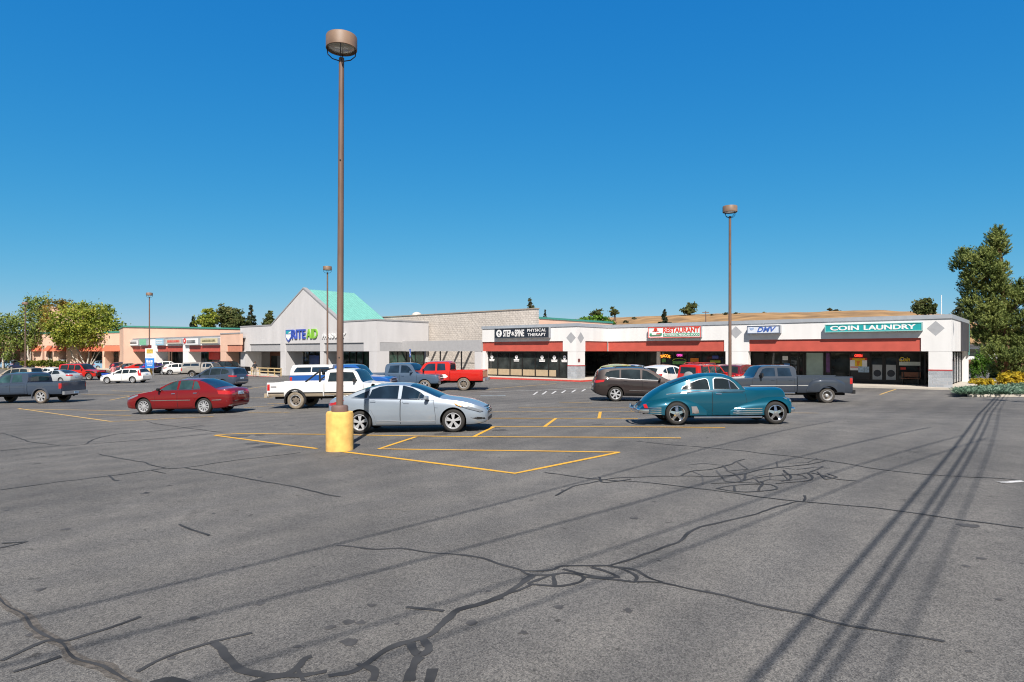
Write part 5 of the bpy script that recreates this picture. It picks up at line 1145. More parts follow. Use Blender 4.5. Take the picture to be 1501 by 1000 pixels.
def vehicle(D, name, label, cat, paint, style='five', glass=cglass, detail=2, group=None, plate=True, tyre=rubber, lower=None, extra=None):
    r = newcar(name, label, cat, group)
    c = Car(D['L'], D['fo'], D['wb'], D['R_'], D['top'], D['belt'], D['bot'], D['hw'], D['tum'], boxy=D['boxy'], step=.08 if detail > 1 else .14)
    c.finish(c.body(), 'body', [paint, darkin], r)
    if detail > 1: c.doors(r, D['doors'], paint, D['hand'], paint)
    for w_ in D['wins']: c.side(w_, glass, 'window', r, .007)
    c.screen(*D['ws'], glass, 'windscreen', r, .93)
    if D['rs']: c.screen(*D['rs'], glass, 'rear_window', r, .86)
    if D.get('rw'): c.rearp(D['rw'], glass, 'rear_window', r, .006)
    c.corner('f', D.get('hla', 45), D['hl'], clearlamp, 'headlight', r, .008); c.corner('r', D.get('tla', 38), D['tl'], redlamp, 'tail_light', r, .008)
    zf = D['hl'][0][2]; c.frontp([(-.45, zf-.12), (.45, zf-.12), (.5, zf+.06), (-.5, zf+.06)], blacktrim, 'grille', r, .006); c.frontp([(-.5, zf-.34), (.5, zf-.34), (.5, zf-.24), (-.5, zf-.24)], blacktrim, 'air_intake', r, .006)
    if plate: zt = D['tl'][-1][2]-.12; c.rearp([(-.2, zt-.08), (.2, zt-.08), (.2, zt+.05), (-.2, zt+.05)], platem, 'number_plate', r, .01)
    if lower:
        zb = float(c.bot(c.mid)); c.side([(c.fo+.48, zb+.02), (c.fo+c.wb-.48, zb+.02), (c.fo+c.wb-.48, zb+.16), (c.fo+.48, zb+.16)], lower, 'sill_trim', r, .012, rings=2)
        c.rearp([(-.75, zb+.12), (.75, zb+.12), (.78, zb+.28), (-.78, zb+.28)], lower, 'rear_bumper', r, .02)
    c.mirror(r, *D['mir'], paint if detail > 1 else blacktrim)
    if D.get('rail') and detail > 1:
        for sg in (1, -1):
            mb = MB(); x0, x1 = D['wins'][0][-2][0]-.15, D['wins'][-1][1][0]+.25
            y = c.sect((x0+x1)/2)[1]*.93
            mb.tube([(c.X(x0), sg*y, float(c.top(x0))-.05), (c.X(x0+.1), sg*y, float(c.top(x0+.1))+.01), (c.X((x0+x1)/2), sg*y, float(c.top((x0+x1)/2))+.015), (c.X(x1-.1), sg*y, float(c.top(x1-.1))+.01), (c.X(x1), sg*y, float(c.top(x1))-.05)], .018, 6); mb.build('roof_rail', chrome if lower is None else blacktrim, r, smooth=50)
    c.wheels(r, style, tyre)
    if extra: extra(r, c)
    return r, c
brownp = carpaint('dark_brown_paint', (.032, .024, .023), .35, .25); whitepaint = carpaint('white_car_paint', (.70, .70, .69), 0, .3); redpaint = carpaint('bright_red_paint', (.50, .018, .012), .1, .28)
slate = carpaint('slate_paint', (.045, .065, .10), .4, .28); navyp = carpaint('navy_car_paint', (.008, .012, .05), .3, .28); blackpaint = carpaint('black_car_paint', (.010, .010, .013), .2, .25)
silverp = carpaint('pale_silver_paint', (.42, .45, .47), .5, .3); champ = carpaint('champagne_paint', (.36, .31, .25), .4, .32); lime = carpaint('yellow_green_paint', (.38, .40, .12), .2, .35); maroonp = carpaint('maroon_paint', (.14, .012, .02), .3, .3); lightblue = carpaint('light_blue_paint', (.22, .36, .50), .3, .3); purplep = carpaint('purple_blue_paint', (.05, .03, .20), .3, .3)
# the brown sport utility behind the classic
def bx(r, c): c.side([(1.9,.52),(3.3,.56),(3.3,.585),(1.9,.545)], chrome, 'side_trim', r, .014, rings=2); c.side([(1.72,1.085),(2.7,1.105),(3.75,1.15),(4.3,1.205),(4.3,1.214),(3.75,1.16),(2.7,1.115),(1.72,1.095)], satin, 'window_trim', r, .01, rings=2)
r, c = vehicle(SUV, 'sport_utility', 'dark brown sport utility with chrome window trim behind the teal classic car', 'car', brownp, 'six', lower=blacktrim, extra=bx); print('buick', place2(r, c, (990, 588.6), (902, 589.2), -3))
r, c = vehicle(SUV, 'sport_utility', 'dark slate sport utility facing left behind the dark red saloon', 'car', slate, 'five', lower=pm('grey_trim', (.25, .25, .26), .5)); placew(r, c, 'r', 327.5, 570, 164, .955)
r, c = vehicle(WAG, 'estate_car', 'white estate car with tall red tail lights out in the open car park', 'car', whitepaint, 'ten'); placew(r, c, 'r', 195, 561.8, 176, 1.0)
r, c = vehicle(SED, 'saloon_car', 'pale silver saloon half hidden behind the slate double cab pickup', 'car', silverp, 'ten', detail=2); placew(r, c, 'r', 90, 563, 166, .98)
r, c = vehicle(VAN, 'minivan', 'champagne minivan at the left edge behind the slate double cab pickup', 'minivan', champ, 'five', detail=2); placew(r, c, 'r', 33, 563, 170, .98)
def bull(r, c):
    mb = MB(); mb.box(c.X(0)-.02, c.X(-.22), -.8, .8, .48, .74); [mb.tube([(c.X(-.12), s*.4, .7), (c.X(-.14), s*.4, 1.0)], .03, 6) for s in (-1, 1)]; mb.tube([(c.X(-.14), -.42, 1.0), (c.X(-.14), .42, 1.0)], .03, 6); mb.build('bull_bar', blacktrim, r)
    c.side([(1.15,1.0),(.1,.94),(.1,.70),(.45,.82),(1.1,.86)], blacktrim, 'wing_trim', r, .01)
r, c = vehicle(BOX, 'sport_utility', 'red four wheel drive with a black bull bar facing right in front of the hedge', 'car', redpaint, 'offroad', detail=2, extra=bull); placew(r, c, 'f', 131, 557.5, -8, 1.08)
r, c = vehicle(XOV, 'hatchback', 'white hatchback roof showing just left of the pale silver saloon', 'car', whitepaint, detail=1); stand(r, 64, 556, 165); r.scale = (.9,)*3
r, c = vehicle(SUV, 'sport_utility', 'silver blue sport utility parked beyond the leaning birch trunks', 'car', lightblue, detail=1); stand(r, 157, 542, -5)
r, c = vehicle(BOX, 'sport_utility', 'silver van seen from behind left of the leaning birch trunks', 'car', silverp, detail=1); stand(r, 109, 541, 75)
for px, py, yaw, D, p, lab in ((8, 541, 160, SUV, lightblue, 'pale blue sport utility at the far left edge in front of the salmon store'), (27, 542, 165, SED, navyp, 'navy saloon at the far left between pale blue and black cars'), (43, 541, 60, XOV, blackpaint, 'black hatchback left of the long hedge'),
    (183, 544, 40, XOV, navyp, 'navy hatchback first in the row before the salmon shops'), (195, 544.5, 45, SED, slate, 'slate saloon second in the row before the salmon shops'), (209, 546, 40, SED, redpaint, 'red saloon left of the blue and white pole banner'), (230, 546, 48, XOV, purplep, 'purple blue hatchback right of the pole banner'),
    (251, 545, 20, SUV, whitepaint, 'white sport utility before the salmon shops'), (253, 549, 28, SED, blackpaint, 'black saloon in front of the white sport utility'), (264, 549, 35, XOV, whitepaint, 'white hatchback nosed up to the silver pickup with a canopy')):
    r, c = vehicle(D, 'sport_utility' if D is SUV else 'saloon_car' if D is SED else 'hatchback', lab, 'car', p, detail=1, group=None); stand(r, px, py, yaw); r.scale = (.93,)*3
r, c = vehicle(BOX, 'sport_utility', 'black four wheel drive nose beyond the silver pickup with a canopy', 'car', blackpaint, 'offroad', detail=1); stand(r, 335, 550, -5)
# cars nosed in to the white shops
r, c = vehicle(XOV, 'hatchback', 'yellow green hatchback nosed in behind the dark brown sport utility', 'car', lime, detail=1); stand(r, 917, 566, 52); r.scale = (.95,)*3
r, c = vehicle(SED, 'saloon_car', 'light blue saloon between yellow green and white hatchbacks', 'car', lightblue, detail=1); stand(r, 938, 563, 50)
r, c = vehicle(XOV, 'hatchback', 'white hatchback nosed in below the TACOS window', 'car', whitepaint, 'five', detail=2); stand(r, 985, 571, 42); r.scale = (.98,)*3
def spare(r, c):
    mb = MB(); mb.lathe([(.33, -.08), (.36, -.04), (.36, .06), (.30, .09), (0, .1)], 24, 'x', (0, 0, 0)); mb.v = [(c.X(c.L)-x-.02, y-.1, z+.98) for x, y, z in mb.v]; mb.build('spare_wheel', pm('grey_wheel_cover', (.3, .3, .3), .5), r, smooth=40)
    mb = MB(); [mb.tube([(c.X(x), -.55, 1.86), (c.X(x), .55, 1.86)], .02, 6) for x in (2.4, 3.1, 3.8)]; [mb.tube([(c.X(2.2), s*.6, 1.8), (c.X(2.35), s*.6, 1.87), (c.X(3.9), s*.6, 1.87), (c.X(4.05), s*.6, 1.8)], .022, 6) for s in (1, -1)]; mb.build('roof_rack', pm('red_rack', (.4, .05, .04), .4), r)
r, c = vehicle(BOX, 'sport_utility', 'red four wheel drive with a spare wheel nosed in below the restaurant window', 'car', redpaint, 'six', detail=2, extra=spare); stand(r, 1047, 573, 40); r.scale = (.95,)*3
r, c = vehicle(SUV, 'sport_utility', 'maroon sport utility beyond the second lamp post', 'car', maroonp, detail=1); stand(r, 1092, 568, 50); r.scale = (.93,)*3
r, c = vehicle(XOV, 'hatchback', 'silver hatchback between the red four wheel drive and the second lamp post', 'car', silverp, detail=1); stand(r, 1072, 565, 50); r.scale = (.93,)*3

# ---- pickups
def pickup(label, paint, L, fo, wb, R_, W_, zb, belt, hood, roof, xcowl, xr0, xcab, wins, style, bed='open', ww=.26, dually=False, tyre=rubber, two=None, glass=cglass, rake=.0, seams=None, extra=None, zbed=None, boxy=.7, bumper=chrome, flare=None):
    r = newcar('pickup_truck', label, 'pickup truck'); w_ = W_/2; zbed = zbed or belt+.03
    c = Car(L, fo, wb, R_, [(0,hood-.42),(.02,hood-.22),(.08,hood-.09),(.25,hood-.03),(xcowl-.25,hood+.02),(xcowl,hood+.06),(xcowl+.1,hood+.12),(xr0-.08,roof-.1),(xr0+.1,roof-.03),(xr0+.5,roof),(xcab-.3,roof),(xcab-.12,roof-.03),(xcab-.03,roof-.12),(xcab,roof-.25)],
        [(0,hood-.5),(.1,hood-.14),(xcowl,belt-.03),(xcab,belt)], [(0,zb+.02),(.3,zb),(L,zb+.03)], [(0,w_*.86),(.05,w_*.92),(.25,w_*.985),(.6,w_),(L-.3,w_),(L,w_*.985)], .3, .05, ww, .08, boxy)
    m_ = [paint, darkin]
    c.finish(c.body(0, xcab), 'body', m_, r)
    cabbvh = c.bvh
    # doors with gaps, glass
    xs_ = seams
    for a, b in zip(xs_, xs_[1:]): c.doors(r, [[(a, zb+.08), (a, belt-.03), (b-.02, belt-.02), (b-.02, zb+.08)]], paint, [(b-.3, belt-.16)], chrome if bumper is chrome else paint)
    for p in wins: c.side(p, glass, 'window', r, .008)
    c.screen(xcowl+.02, xr0+.05, glass, 'windscreen', r, .93)
    c.rearp([(-w_*.68, belt+.1), (w_*.68, belt+.1), (w_*.6, roof-.16), (-w_*.6, roof-.16)], glass, 'rear_window', r, .006)
    c.corner('f', 20, [(.0,w_*.58,hood-.34),(.0,w_*.86,hood-.34),(.05,w_*.9,hood-.16),(.0,w_*.58,hood-.16)], clearlamp, 'headlight', r, .01); c.frontp([(-w_*.56,hood-.38),(w_*.56,hood-.38),(w_*.56,hood-.14),(-w_*.56,hood-.14)], blacktrim, 'grille', r, .008); c.frontp([(-w_*.56,hood-.28),(w_*.56,hood-.28),(w_*.56,hood-.24),(-w_*.56,hood-.24)], bumper, 'grille_bar', r, .02, rings=2)
    # the bed: an open tub
    mb = MB(); xb0 = xcab+.03; n = 24; ring = None
    for i in range(n+1):
        x = xb0+(L-xb0)*i/n; q = float(c.hw(x)); zf = zb+.25
        ring = [(0, zb+.02), (q*.94, zb+.02), (q*.985, zb+.12), (q, zb+.4*(zbed-zb)), (q*.997, zbed-.12), (q*.985, zbed-.02), (q*.96, zbed), (q*.91, zbed), (q*.90, zbed-.05), (q*.90, zf), (0, zf)]
        full = ring+[(-y, z) for y, z in ring[-2:0:-1]]; M = len(full); mb.v += [(c.X(x), y, z) for y, z in full]
    for i in range(n):
        for k in range(M): a_ = i*M+k; b_ = i*M+(k+1) % M; mb.q(a_, b_, b_+M, a_+M)
    mb.q(*range(M)); mb.q(*range(n*M, n*M+M))
    o = c.finish(mb, 'truck_bed', m_, r)
    mb = MB(); mb.box(c.X(L)-.02, c.X(L)+.05, -w_*.88, w_*.88, zb+.2, zbed-.02); mb.build('tailgate', paint, r); mb = MB(); mb.box(c.X(xb0)-.05, c.X(xb0)+0, -w_*.895, w_*.895, zb+.26, zbed-.03); mb.build('bed_front', paint, r)
    if flare:
        for sg in (1, -1):
            for ax in (fo, fo+wb):
                mb = MB(); k = 14; R2 = R_+.06
                for i in range(k+1):
                    a_ = math.pi*(-.08+1.16*i/k); cx, cz = math.cos(a_), math.sin(a_)
                    for rr_, y in ((R2, w_-.02), (R2, w_+.05), (R2+.07, w_+.04), (R2+.09, w_-.01)): mb.v.append((c.X(ax)+rr_*cx, sg*y, R_+.01+rr_*cz))
                for i in range(k):
                    for j in range(3): b_ = i*4+j; mb.q(b_, b_+1, b_+5, b_+4)
                mb.build('wheel_arch_flare', flare, r, smooth=40)
    c.corner('r', 40, [(L,w_*.90,zbed-.38),(L-.14,w_,zbed-.38),(L-.14,w_,zbed-.08),(L,w_*.9,zbed-.08)], redlamp, 'tail_light', r, .012)
    mb = MB(); mb.box(c.X(L)-.16, c.X(L)-.025, -w_*.93, w_*.93, zb-.02, zb+.17); mb.build('rear_bumper', bumper, r); mb = MB(); mb.box(c.X(0)-.02, c.X(0)+.14, -w_*.96, w_*.96, zb-.02, zb+.2); mb.build('front_bumper', bumper, r)
    mb = MB(); mb.box(c.X(L)-.175, c.X(L)-.163, -.17, .17, zb+.02, zb+.15); mb.build('number_plate', platem, r)
    mb = MB(); mb.box(c.X(L-.2), c.X(.3), -.55, .55, zb-.12, zb+.1); mb.box(c.X(fo+wb)-.09, c.X(fo+wb)+.09, -w_*.8, w_*.8, R_-.09, R_+.09); mb.build('chassis', darkin, r)
    c.bvh = cabbvh; c.mirror(r, xcowl+.42, belt+.05, bumper if dually else blacktrim if bumper is not chrome else paint, (.12, .26, .26) if dually else (.12, .2, .18), .02)
    c.wheels(r, style, tyre, dual=dually, track=w_+(.10 if dually else -.02))
    if bed == 'canopy':
        cc = MB(); z0, z1 = zbed+.015, roof-.02; pr = [(w_*.97, z0), (w_*.93, z0+.3), (w_*.84, z1-.06), (w_*.76, z1), (0, z1+.02)]; ring = pr+[(-y, z) for y, z in pr[-2::-1]]
        for x, f in ((xb0+.05, 0), (L-.12, 0), (L-.02, -.12)):
            cc.v += [(c.X(x), y*(1 if f == 0 else .97), z if z < z0+.2 or f == 0 else z+f) for y, z in ring]
        M = len(ring)
        for i in range(2):
            for k in range(M-1): cc.q(i*M+k, i*M+k+1, (i+1)*M+k+1, (i+1)*M+k)
        cc.q(*range(M)); cc.q(*range(2*M, 3*M))
        ob = cc.build('canopy', two or paint, r, smooth=30); c.setsurf(ob)
        xm = (xb0+L)/2
        c.side([(xb0+.2, z0+.16), (xm-.04, z0+.16), (xm-.04, z1-.12), (xb0+.25, z1-.12)], glass, 'canopy_window', ob, .008); c.side([(xm+.02, z0+.16), (L-.22, z0+.16), (L-.38, z1-.12), (xm+.02, z1-.12)], glass, 'canopy_window', ob, .008); c.rearp([(-w_*.7, z0+.1), (w_*.7, z0+.1), (w_*.62, z1-.2), (-w_*.62, z1-.2)], glass, 'canopy_rear_window', ob, .01)
    if extra: c.bvh = cabbvh; extra(r, c, o)
    return r, c
# white single-minded work truck
tan_ = pm('tan_lower_paint', (.36, .30, .22), .5, var=.15); mudtan = pm('muddy_tyre_rubber', (.22, .185, .14), .95, var=.35, scale=5)
def xf(r, c, o):
    b = c.bvh; c.side([(1.45,.74),(2.4,.74),(3.36,.74),(3.36,.80),(2.4,.80),(1.45,.80)], blacktrim, 'side_stripe', r, .012, rings=2); c.side([(1.45,.58),(3.36,.58),(3.36,.735),(1.45,.735)], tan_, 'lower_panel', r, .012)
    c.setsurf(o); L_ = c.L
    for x0, x1 in ((3.44, 4.42), (5.36, 6.14)): c.side([(x0,.74),(x1,.74),(x1,.80),(x0,.80)], blacktrim, 'side_stripe', o, .012, rings=2); c.side([(x0,.60),(x1,.60),(x1,.735),(x0,.735)], tan_, 'lower_panel', o, .012)
    c.side([(5.72,1.04),(6.0,1.04),(6.0,1.10),(5.72,1.10)], pm('grey_decal', (.25, .25, .27), .5), 'decal', o, .012, rings=2)
    mb = MB(); x = c.X(3.62); mb.tube([(x, -.9, 1.2), (x, -.85, 1.86), (x, .85, 1.86), (x, .9, 1.2)], .05, 8); mb.tube([(x, .85, 1.8), (x-.7, .9, 1.28)], .04, 8); mb.tube([(x, -.85, 1.8), (x-.7, -.9, 1.28)], .04, 8); [mb.lathe([(0, -.06), (.1, -.06), (.11, .03), (0, .05)], 14, 'x', (x+.05, y, 1.7)) for y in (-.5, .5)]; mb.build('roll_bar', blacktrim, r)
    mb = MB(); [mb.box(c.X(c.fo+c.wb+.52), c.X(c.fo+c.wb+.5), min(s*.72, s*1.0), max(s*.72, s*1.0), .22, .62) for s in (1, -1)]; mb.build('mud_flap', blacktrim, r)
r, c = pickup('white extended cab pickup with a roll bar and muddy wheels behind the silver saloon', whitepaint, 6.2, .86, 3.94, .41, 2.0, .58, 1.24, 1.20, 1.90, 1.45, 1.95, 3.36,
    [[(1.75,1.29),(2.0,1.72),(2.56,1.74),(2.56,1.29)],[(2.72,1.29),(2.74,1.73),(3.14,1.72),(3.2,1.29)]], 'offroad', tyre=mudtan, seams=[1.45,2.64], bumper=tan_, extra=xf, flare=blacktrim)
print('ford', place2(r, c, (552, 599.3), (434, 598.9), -5))
# dually
dgrey = carpaint('dark_grey_paint', (.042, .053, .072), .45, .3)
def xd(r, c, o):
    w_ = 1.0
    for sg in (1, -1):       # the wide rear hips over the twin wheels
        mb = MB(); ax = c.fo+c.wb; n = 26; K = 9; x0, x1 = ax-1.0, ax+.86; prof = pch([(x0,.72),(x0+.1,1.0),(x0+.35,1.22),(x0+.7,1.29),(ax+.3,1.28),(ax+.7,1.18),(x1,1.1)]); wd = pch([(x0,w_+.005),(x0+.25,w_+.12),(ax-.3,w_+.23),(ax+.4,w_+.23),(x1,w_+.1)])
        for i in range(n+1):
            x = x0+(x1-x0)*i/n; zt = float(prof(x)); q = float(wd(x)); zl = .58
            ring = [(w_-.06, zl), (q-.02, zl), (q, zl+.1)]+[(w_-.05+(q-w_+.05)*math.cos(t), zt-.22*(1-math.sin(t))) for t in [math.pi/2*k/K for k in range(K+1)]]+[(w_-.06, zt-.02)]
            M = len(ring); mb.v += [(c.X(x), sg*y, z) for y, z in ring]
        for i in range(n):
            for k in range(M): a_ = i*M+k; b_ = i*M+(k+1) % M; mb.q(a_, b_, b_+M, a_+M)
        mb.q(*range(M)); mb.q(*range(n*M, n*M+M)); c.wmax = w_+.2; c.ww = .34; c.finish(mb, 'rear_fender', [dgrey, darkin], r, ar=c.Rw+.09, smooth=40)
    c.wmax = 1.0; c.bvh = c0bvh(r)
    c.side([(1.35,.84),(3.68,.87),(3.68,.91),(1.35,.89)], pm('pale_side_trim', (.5, .5, .5), .35, .5), 'side_trim', r, .014, rings=2); c.setsurf(o); c.side([(3.76,.87),(4.26,.87),(4.26,.91),(3.76,.91)], pm('pale_side_trim', (.5, .5, .5), .35, .5), 'side_trim', o, .014, rings=2)
    mb = MB(); [mb.tube([(c.X(1.6), s*.98, .5), (c.X(3.6), s*.98, .5)], .045, 8) for s in (1, -1)]; mb.build('side_step', chrome, r, smooth=50)
def c0bvh(r):
    ob = [o for o in r.children if o.name.startswith('body')][0]; bm = bmesh.new(); bm.from_mesh(ob.data); bmesh.ops.triangulate(bm, faces=bm.faces); t = BVHTree.FromBMesh(bm); bm.free(); return t
r, c = pickup('dark grey crew cab pickup with wide twin wheel rear fenders before the laundry', dgrey, 6.5, .95, 4.24, .39, 2.0, .50, 1.30, 1.25, 1.93, 1.45, 1.95, 3.70,
    [[(1.78,1.35),(2.02,1.72),(2.2,1.78),(2.62,1.78),(2.63,1.36)],[(2.76,1.36),(2.76,1.79),(3.38,1.78),(3.46,1.37)]], 'dual', dually=True, seams=[1.45,2.70,3.60], extra=xd, glass=bglass, bumper=blacktrim, zbed=1.36, tyre=pm('worn_tyre_rubber', (.06, .055, .05), .9, var=.2))
r['label'] = r['label']; print('dually', place2(r, c, (1087, 589.6), (1210, 590.8), 177))
# slate double cab
def xt(r, c, o):
    mb = MB(); x0, x1 = c.X(3.62), c.X(4.35)
r, c = pickup('slate blue double cab pickup driving out of the frame at left', slate, 5.65, .92, 3.45, .385, 1.9, .50, 1.18, 1.12, 1.79, 1.35, 1.95, 3.55,
    [[(1.62,1.22),(1.95,1.55),(2.15,1.64),(2.45,1.66),(2.46,1.22)],[(2.58,1.22),(2.58,1.66),(3.1,1.65),(3.25,1.24)]], 'six', seams=[1.4,2.52,3.4], glass=tglass, boxy=.4, tyre=dusty, flare=pm('slate_flare', (.05, .06, .08), .5), bumper=pm('satin_silver', (.4, .42, .44), .35, .6))
placew(r, c, 'r', 61.5, 591.4, 175, 1.0)
# red double cab by the clinic
def xr(r, c, o):
    c.side([(2.85,.93),(3.05,.84),(3.35,.84),(3.5,.95),(3.3,1.10),(3.05,1.08)], pm('white_decal', (.7, .62, .6), .5), 'door_decal', r, .02)
r, c = pickup('bright red double cab pickup with a white door decal before the clinic', redpaint, 5.8, .95, 3.57, .42, 2.0, .62, 1.28, 1.22, 1.96, 1.4, 1.95, 3.6,
    [[(1.72,1.34),(2.0,1.72),(2.15,1.80),(2.6,1.81),(2.61,1.34)],[(2.74,1.34),(2.74,1.81),(3.25,1.80),(3.32,1.35)]], 'offroad', seams=[1.45,2.66,3.5], extra=xr, tyre=dusty, bumper=pm('satin_silver', (.4, .42, .44), .35, .6), glass=bglass)
print('ram', place2(r, c, (603, 572.4), (679.7, 573.3), 172))
# blue grey pickup facing the camera side
bgrey = carpaint('blue_grey_paint', (.075, .115, .175), .45, .3)
r, c = pickup('blue grey double cab pickup behind the handicap parking sign', bgrey, 5.8, .98, 3.7, .39, 2.0, .52, 1.20, 1.17, 1.92, 1.45, 2.0, 3.75,
    [[(1.75,1.27),(2.05,1.62),(2.25,1.74),(2.62,1.76),(2.63,1.27)],[(2.76,1.27),(2.76,1.76),(3.4,1.74),(3.5,1.28)]], 'six', seams=[1.5,2.68,3.6], glass=bglass, tyre=dusty); placew(r, c, 'f', 623, 574.5, -12, .98)
# royal blue pickup with a white canopy
royal = carpaint('royal_blue_paint', (.012, .085, .33), .3, .3)
r, c = pickup('royal blue pickup with a white canopy hidden behind the white extended cab pickup', royal, 5.7, .95, 3.45, .37, 1.9, .5, 1.20, 1.12, 1.82, 1.4, 1.95, 3.2, [[(1.7,1.26),(1.98,1.62),(2.6,1.66),(2.62,1.26)],[(2.72,1.26),(2.72,1.66),(2.98,1.64),(3.03,1.27)]], 'five', bed='canopy', two=whitepaint, seams=[1.45,2.68], glass=bglass); print('royal', place2(r, c, (548, 582.5), (459, 582), -5))
# pale champagne pickup with matching canopy
r, c = pickup('pale silver pickup with a matching canopy facing right beyond the dark slate sport utility', pm('pale_tan_paint', (.40, .375, .34), .35, .35, coat=1.), 5.4, .85, 3.2, .37, 1.8, .52, 1.15, 1.10, 1.78, 1.3, 1.8, 2.95, [[(1.55,1.2),(1.82,1.58),(2.35,1.62),(2.36,1.2)],[(2.46,1.2),(2.46,1.62),(2.7,1.6),(2.76,1.21)]], 'offroad', bed='canopy', seams=[1.35,2.42], glass=bglass, flare=blacktrim); placew(r, c, 'r', 282, 553.5, -4, 1.0)
# ------------------------------------------------------------------ lamp posts
poleb = pm('brown_pole_paint', (.16, .10, .075), .5, var=.2, scale=3, stretch=(3, 3, .5)); lampb = pm('rusty_lamp_drum', (.20, .13, .09), .55, var=.3, scale=2.5); lens = pm('lamp_lens', (.34, .33, .27), .2, var=.3, scale=6, coat=.6)
yelc = pm('yellow_concrete', (.74, .45, .125), .9, var=.22, scale=4.5, bump=.2, bscale=18, detail=8); grime = pm('brown_base_collar', (.15, .095, .085), .7, var=.25)
def lamp_post():
    r = empty('lamp_post', (0, 0, 0))
    mb = MB(); mb.lathe([(.335, -.1), (.335, .9), (.315, .955), (.29, .965), (0, .965)], 32); mb.build('concrete_base', yelc, r, smooth=40)
    mb = MB(); mb.lathe([(.205, .965), (.205, 1.08), (.18, 1.12), (.09, 1.125)], 24); mb.build('base_collar', grime, r, smooth=40)
    mb = MB(); mb.lathe([(.088, 1.11), (.075, 5.5), (.066, 9.2), (.066, 9.75), (0, 9.75)], 16); p = mb.build('pole', poleb, r, smooth=50)
    mb = MB(); [mb.lathe([(0, 0), (.02, 0), (.02, .012), (0, .012)], 8, 'y', (0, -.085, z)) for z in (2.3, 7.2)]; mb.build('bolt', blacktrim, p)
    mb = MB(); mb.lathe([(0, 10.33), (.2, 10.32), (.365, 10.29), (.38, 10.26), (.38, 9.97), (.365, 9.96), (.355, 10.01), (.33, 10.01)], 32, cap=False); mb.build('lamp_drum', lampb, r, smooth=35)
    mb = MB(); mb.lathe([(.335, 10.02), (.3, 9.99), (.15, 9.965), (0, 9.96)], 28, cap=False); mb.build('lens', lens, r, smooth=60)
    mb = MB()
    for a in (0.2, math.pi+.2, 1.75, math.pi+1.75): c_, s_ = math.cos(a), math.sin(a); mb.tube([(.06*c_, .06*s_, 9.68), (.22*c_, .22*s_, 9.72), (.33*c_, .33*s_, 9.82), (.35*c_, .35*s_, 9.99)], .013, 6)
    mb.build('bracket', blacktrim, r, smooth=50); return r
lp0 = lamp_post(); GL = 'lamp posts of the car park'
def put_lamp(o, px, ytop, Z, label):
    X = (px-CX)/F*Z; z = gz(X, Z); top = EYE-(ytop-HZ)/F*Z; o.location = (X, Z, z); k = (top-z)/10.36; o.scale = (min(1.1, max(.9, k)),)*2+(k,); tag(o, label, 'lamp post', GL)
b0 = G(497.5, 660); o = lp0; put_lamp(o, 497.8, 49.5, b0.y, 'nearest and tallest lamp post, brown on a yellow concrete base beside the silver saloon'); o.rotation_euler = (0, R(.28), 0)
for px, yt, Z, lab in ((1070, 300.5, 34.4, 'lamp post in front of the white shops, right of the restaurant sign'), (480, 389.5, 59, 'lamp post before the grey pharmacy gable'), (219, 428.5, 84.7, 'lamp post rising behind the blue and white pole banner'), (37, 442.5, 101, 'lamp post among the birch trees at far left')):
    put_lamp(dup(lp0), px, yt, Z, lab)
for q in [o for o in COL.objects if o.name.startswith('lamp_post.')]: q.rotation_euler = (0, 0, rnd.uniform(0, 3))
# banner board on the fourth post
pb = P(219.5, 541, 83.5); r = tag(empty('banner_sign', (pb.x, pb.y, gz(pb.x, pb.y)), .45), 'tall blue and white banner board with a yellow panel standing at the fourth lamp post', 'banner sign')
zb0 = pb.z-gz(pb.x, pb.y); mb = MB(); mb.box(-.52, .52, -.06, .06, zb0+1.42, zb0+2.7); mb.mi = 1; mb.box(-.52, .52, -.06, .06, zb0+.1, zb0+1.418); mb.mi = 2; mb.box(-.36, .36, -.075, -.061, zb0+2.05, zb0+2.6); mb.mi = 3; [mb.box(-.38, .3-.1*i, -.07, -.061, zb0+1.65+.14*i, zb0+1.71+.14*i) for i in range(3)]; mb.mi = 0
mb.box(-.38, -.2, -.075, -.061, zb0+.85, zb0+1.2); mb.box(-.15, .05, -.075, -.061, zb0+.85, zb0+1.1); mb.box(.1, .32, -.075, -.061, zb0+.85, zb0+1.15); mb.box(-.35, .34, -.075, -.061, zb0+.62, zb0+.7); mb.box(-.3, .3, -.075, -.061, zb0+.4, zb0+.46)
mb.build('board', [whitep, pm('banner_blue', (.02, .2, .62), .5), pm('banner_gold', (.5, .36, .06), .6, var=.4, scale=8), pm('banner_grey', (.4, .42, .4), .6)], r); mb = MB(); [mb.tube([(s*.4, 0, 0), (s*.4, 0, zb0+.1)], .04, 6) for s in (-1, 1)]; mb.build('leg', signgrey, r)
mb = MB(); mb.box(-.2, .2, -.04, .04, zb0+2.72, zb0+3.15); mb.build('top_plate', maroonp, r)
# handicap parking sign
hpz = 50.; hx = (601.5-CX)/F*hpz; r = tag(empty('parking_sign', (hx, hpz, gz(hx, hpz)), -1.15), 'narrow blue handicap parking sign on a thin steel post', 'sign'); zt = EYE+3/F*hpz-gz(hx, hpz)
mb = MB(); mb.box(-.025, .025, -.02, .02, 0, zt); mb.build('post', pm('galvanised', (.45, .46, .47), .45, .6), r); mb = MB(); mb.box(-.23, .23, -.035, -.022, zt-.62, zt); mb.mi = 1; mb.lathe([(0, -.045), (.05, -.045), (.05, -.036), (0, -.036)], 12, 'y', (0, 0, zt-.14)); mb.tube([(-.02, -.04, zt-.2), (.0, -.04, zt-.34), (.1, -.04, zt-.36), (.14, -.04, zt-.5)], .018, 6); mb.build('plate', [pm('sign_blue', (.02, .12, .5), .4), whitep], r)
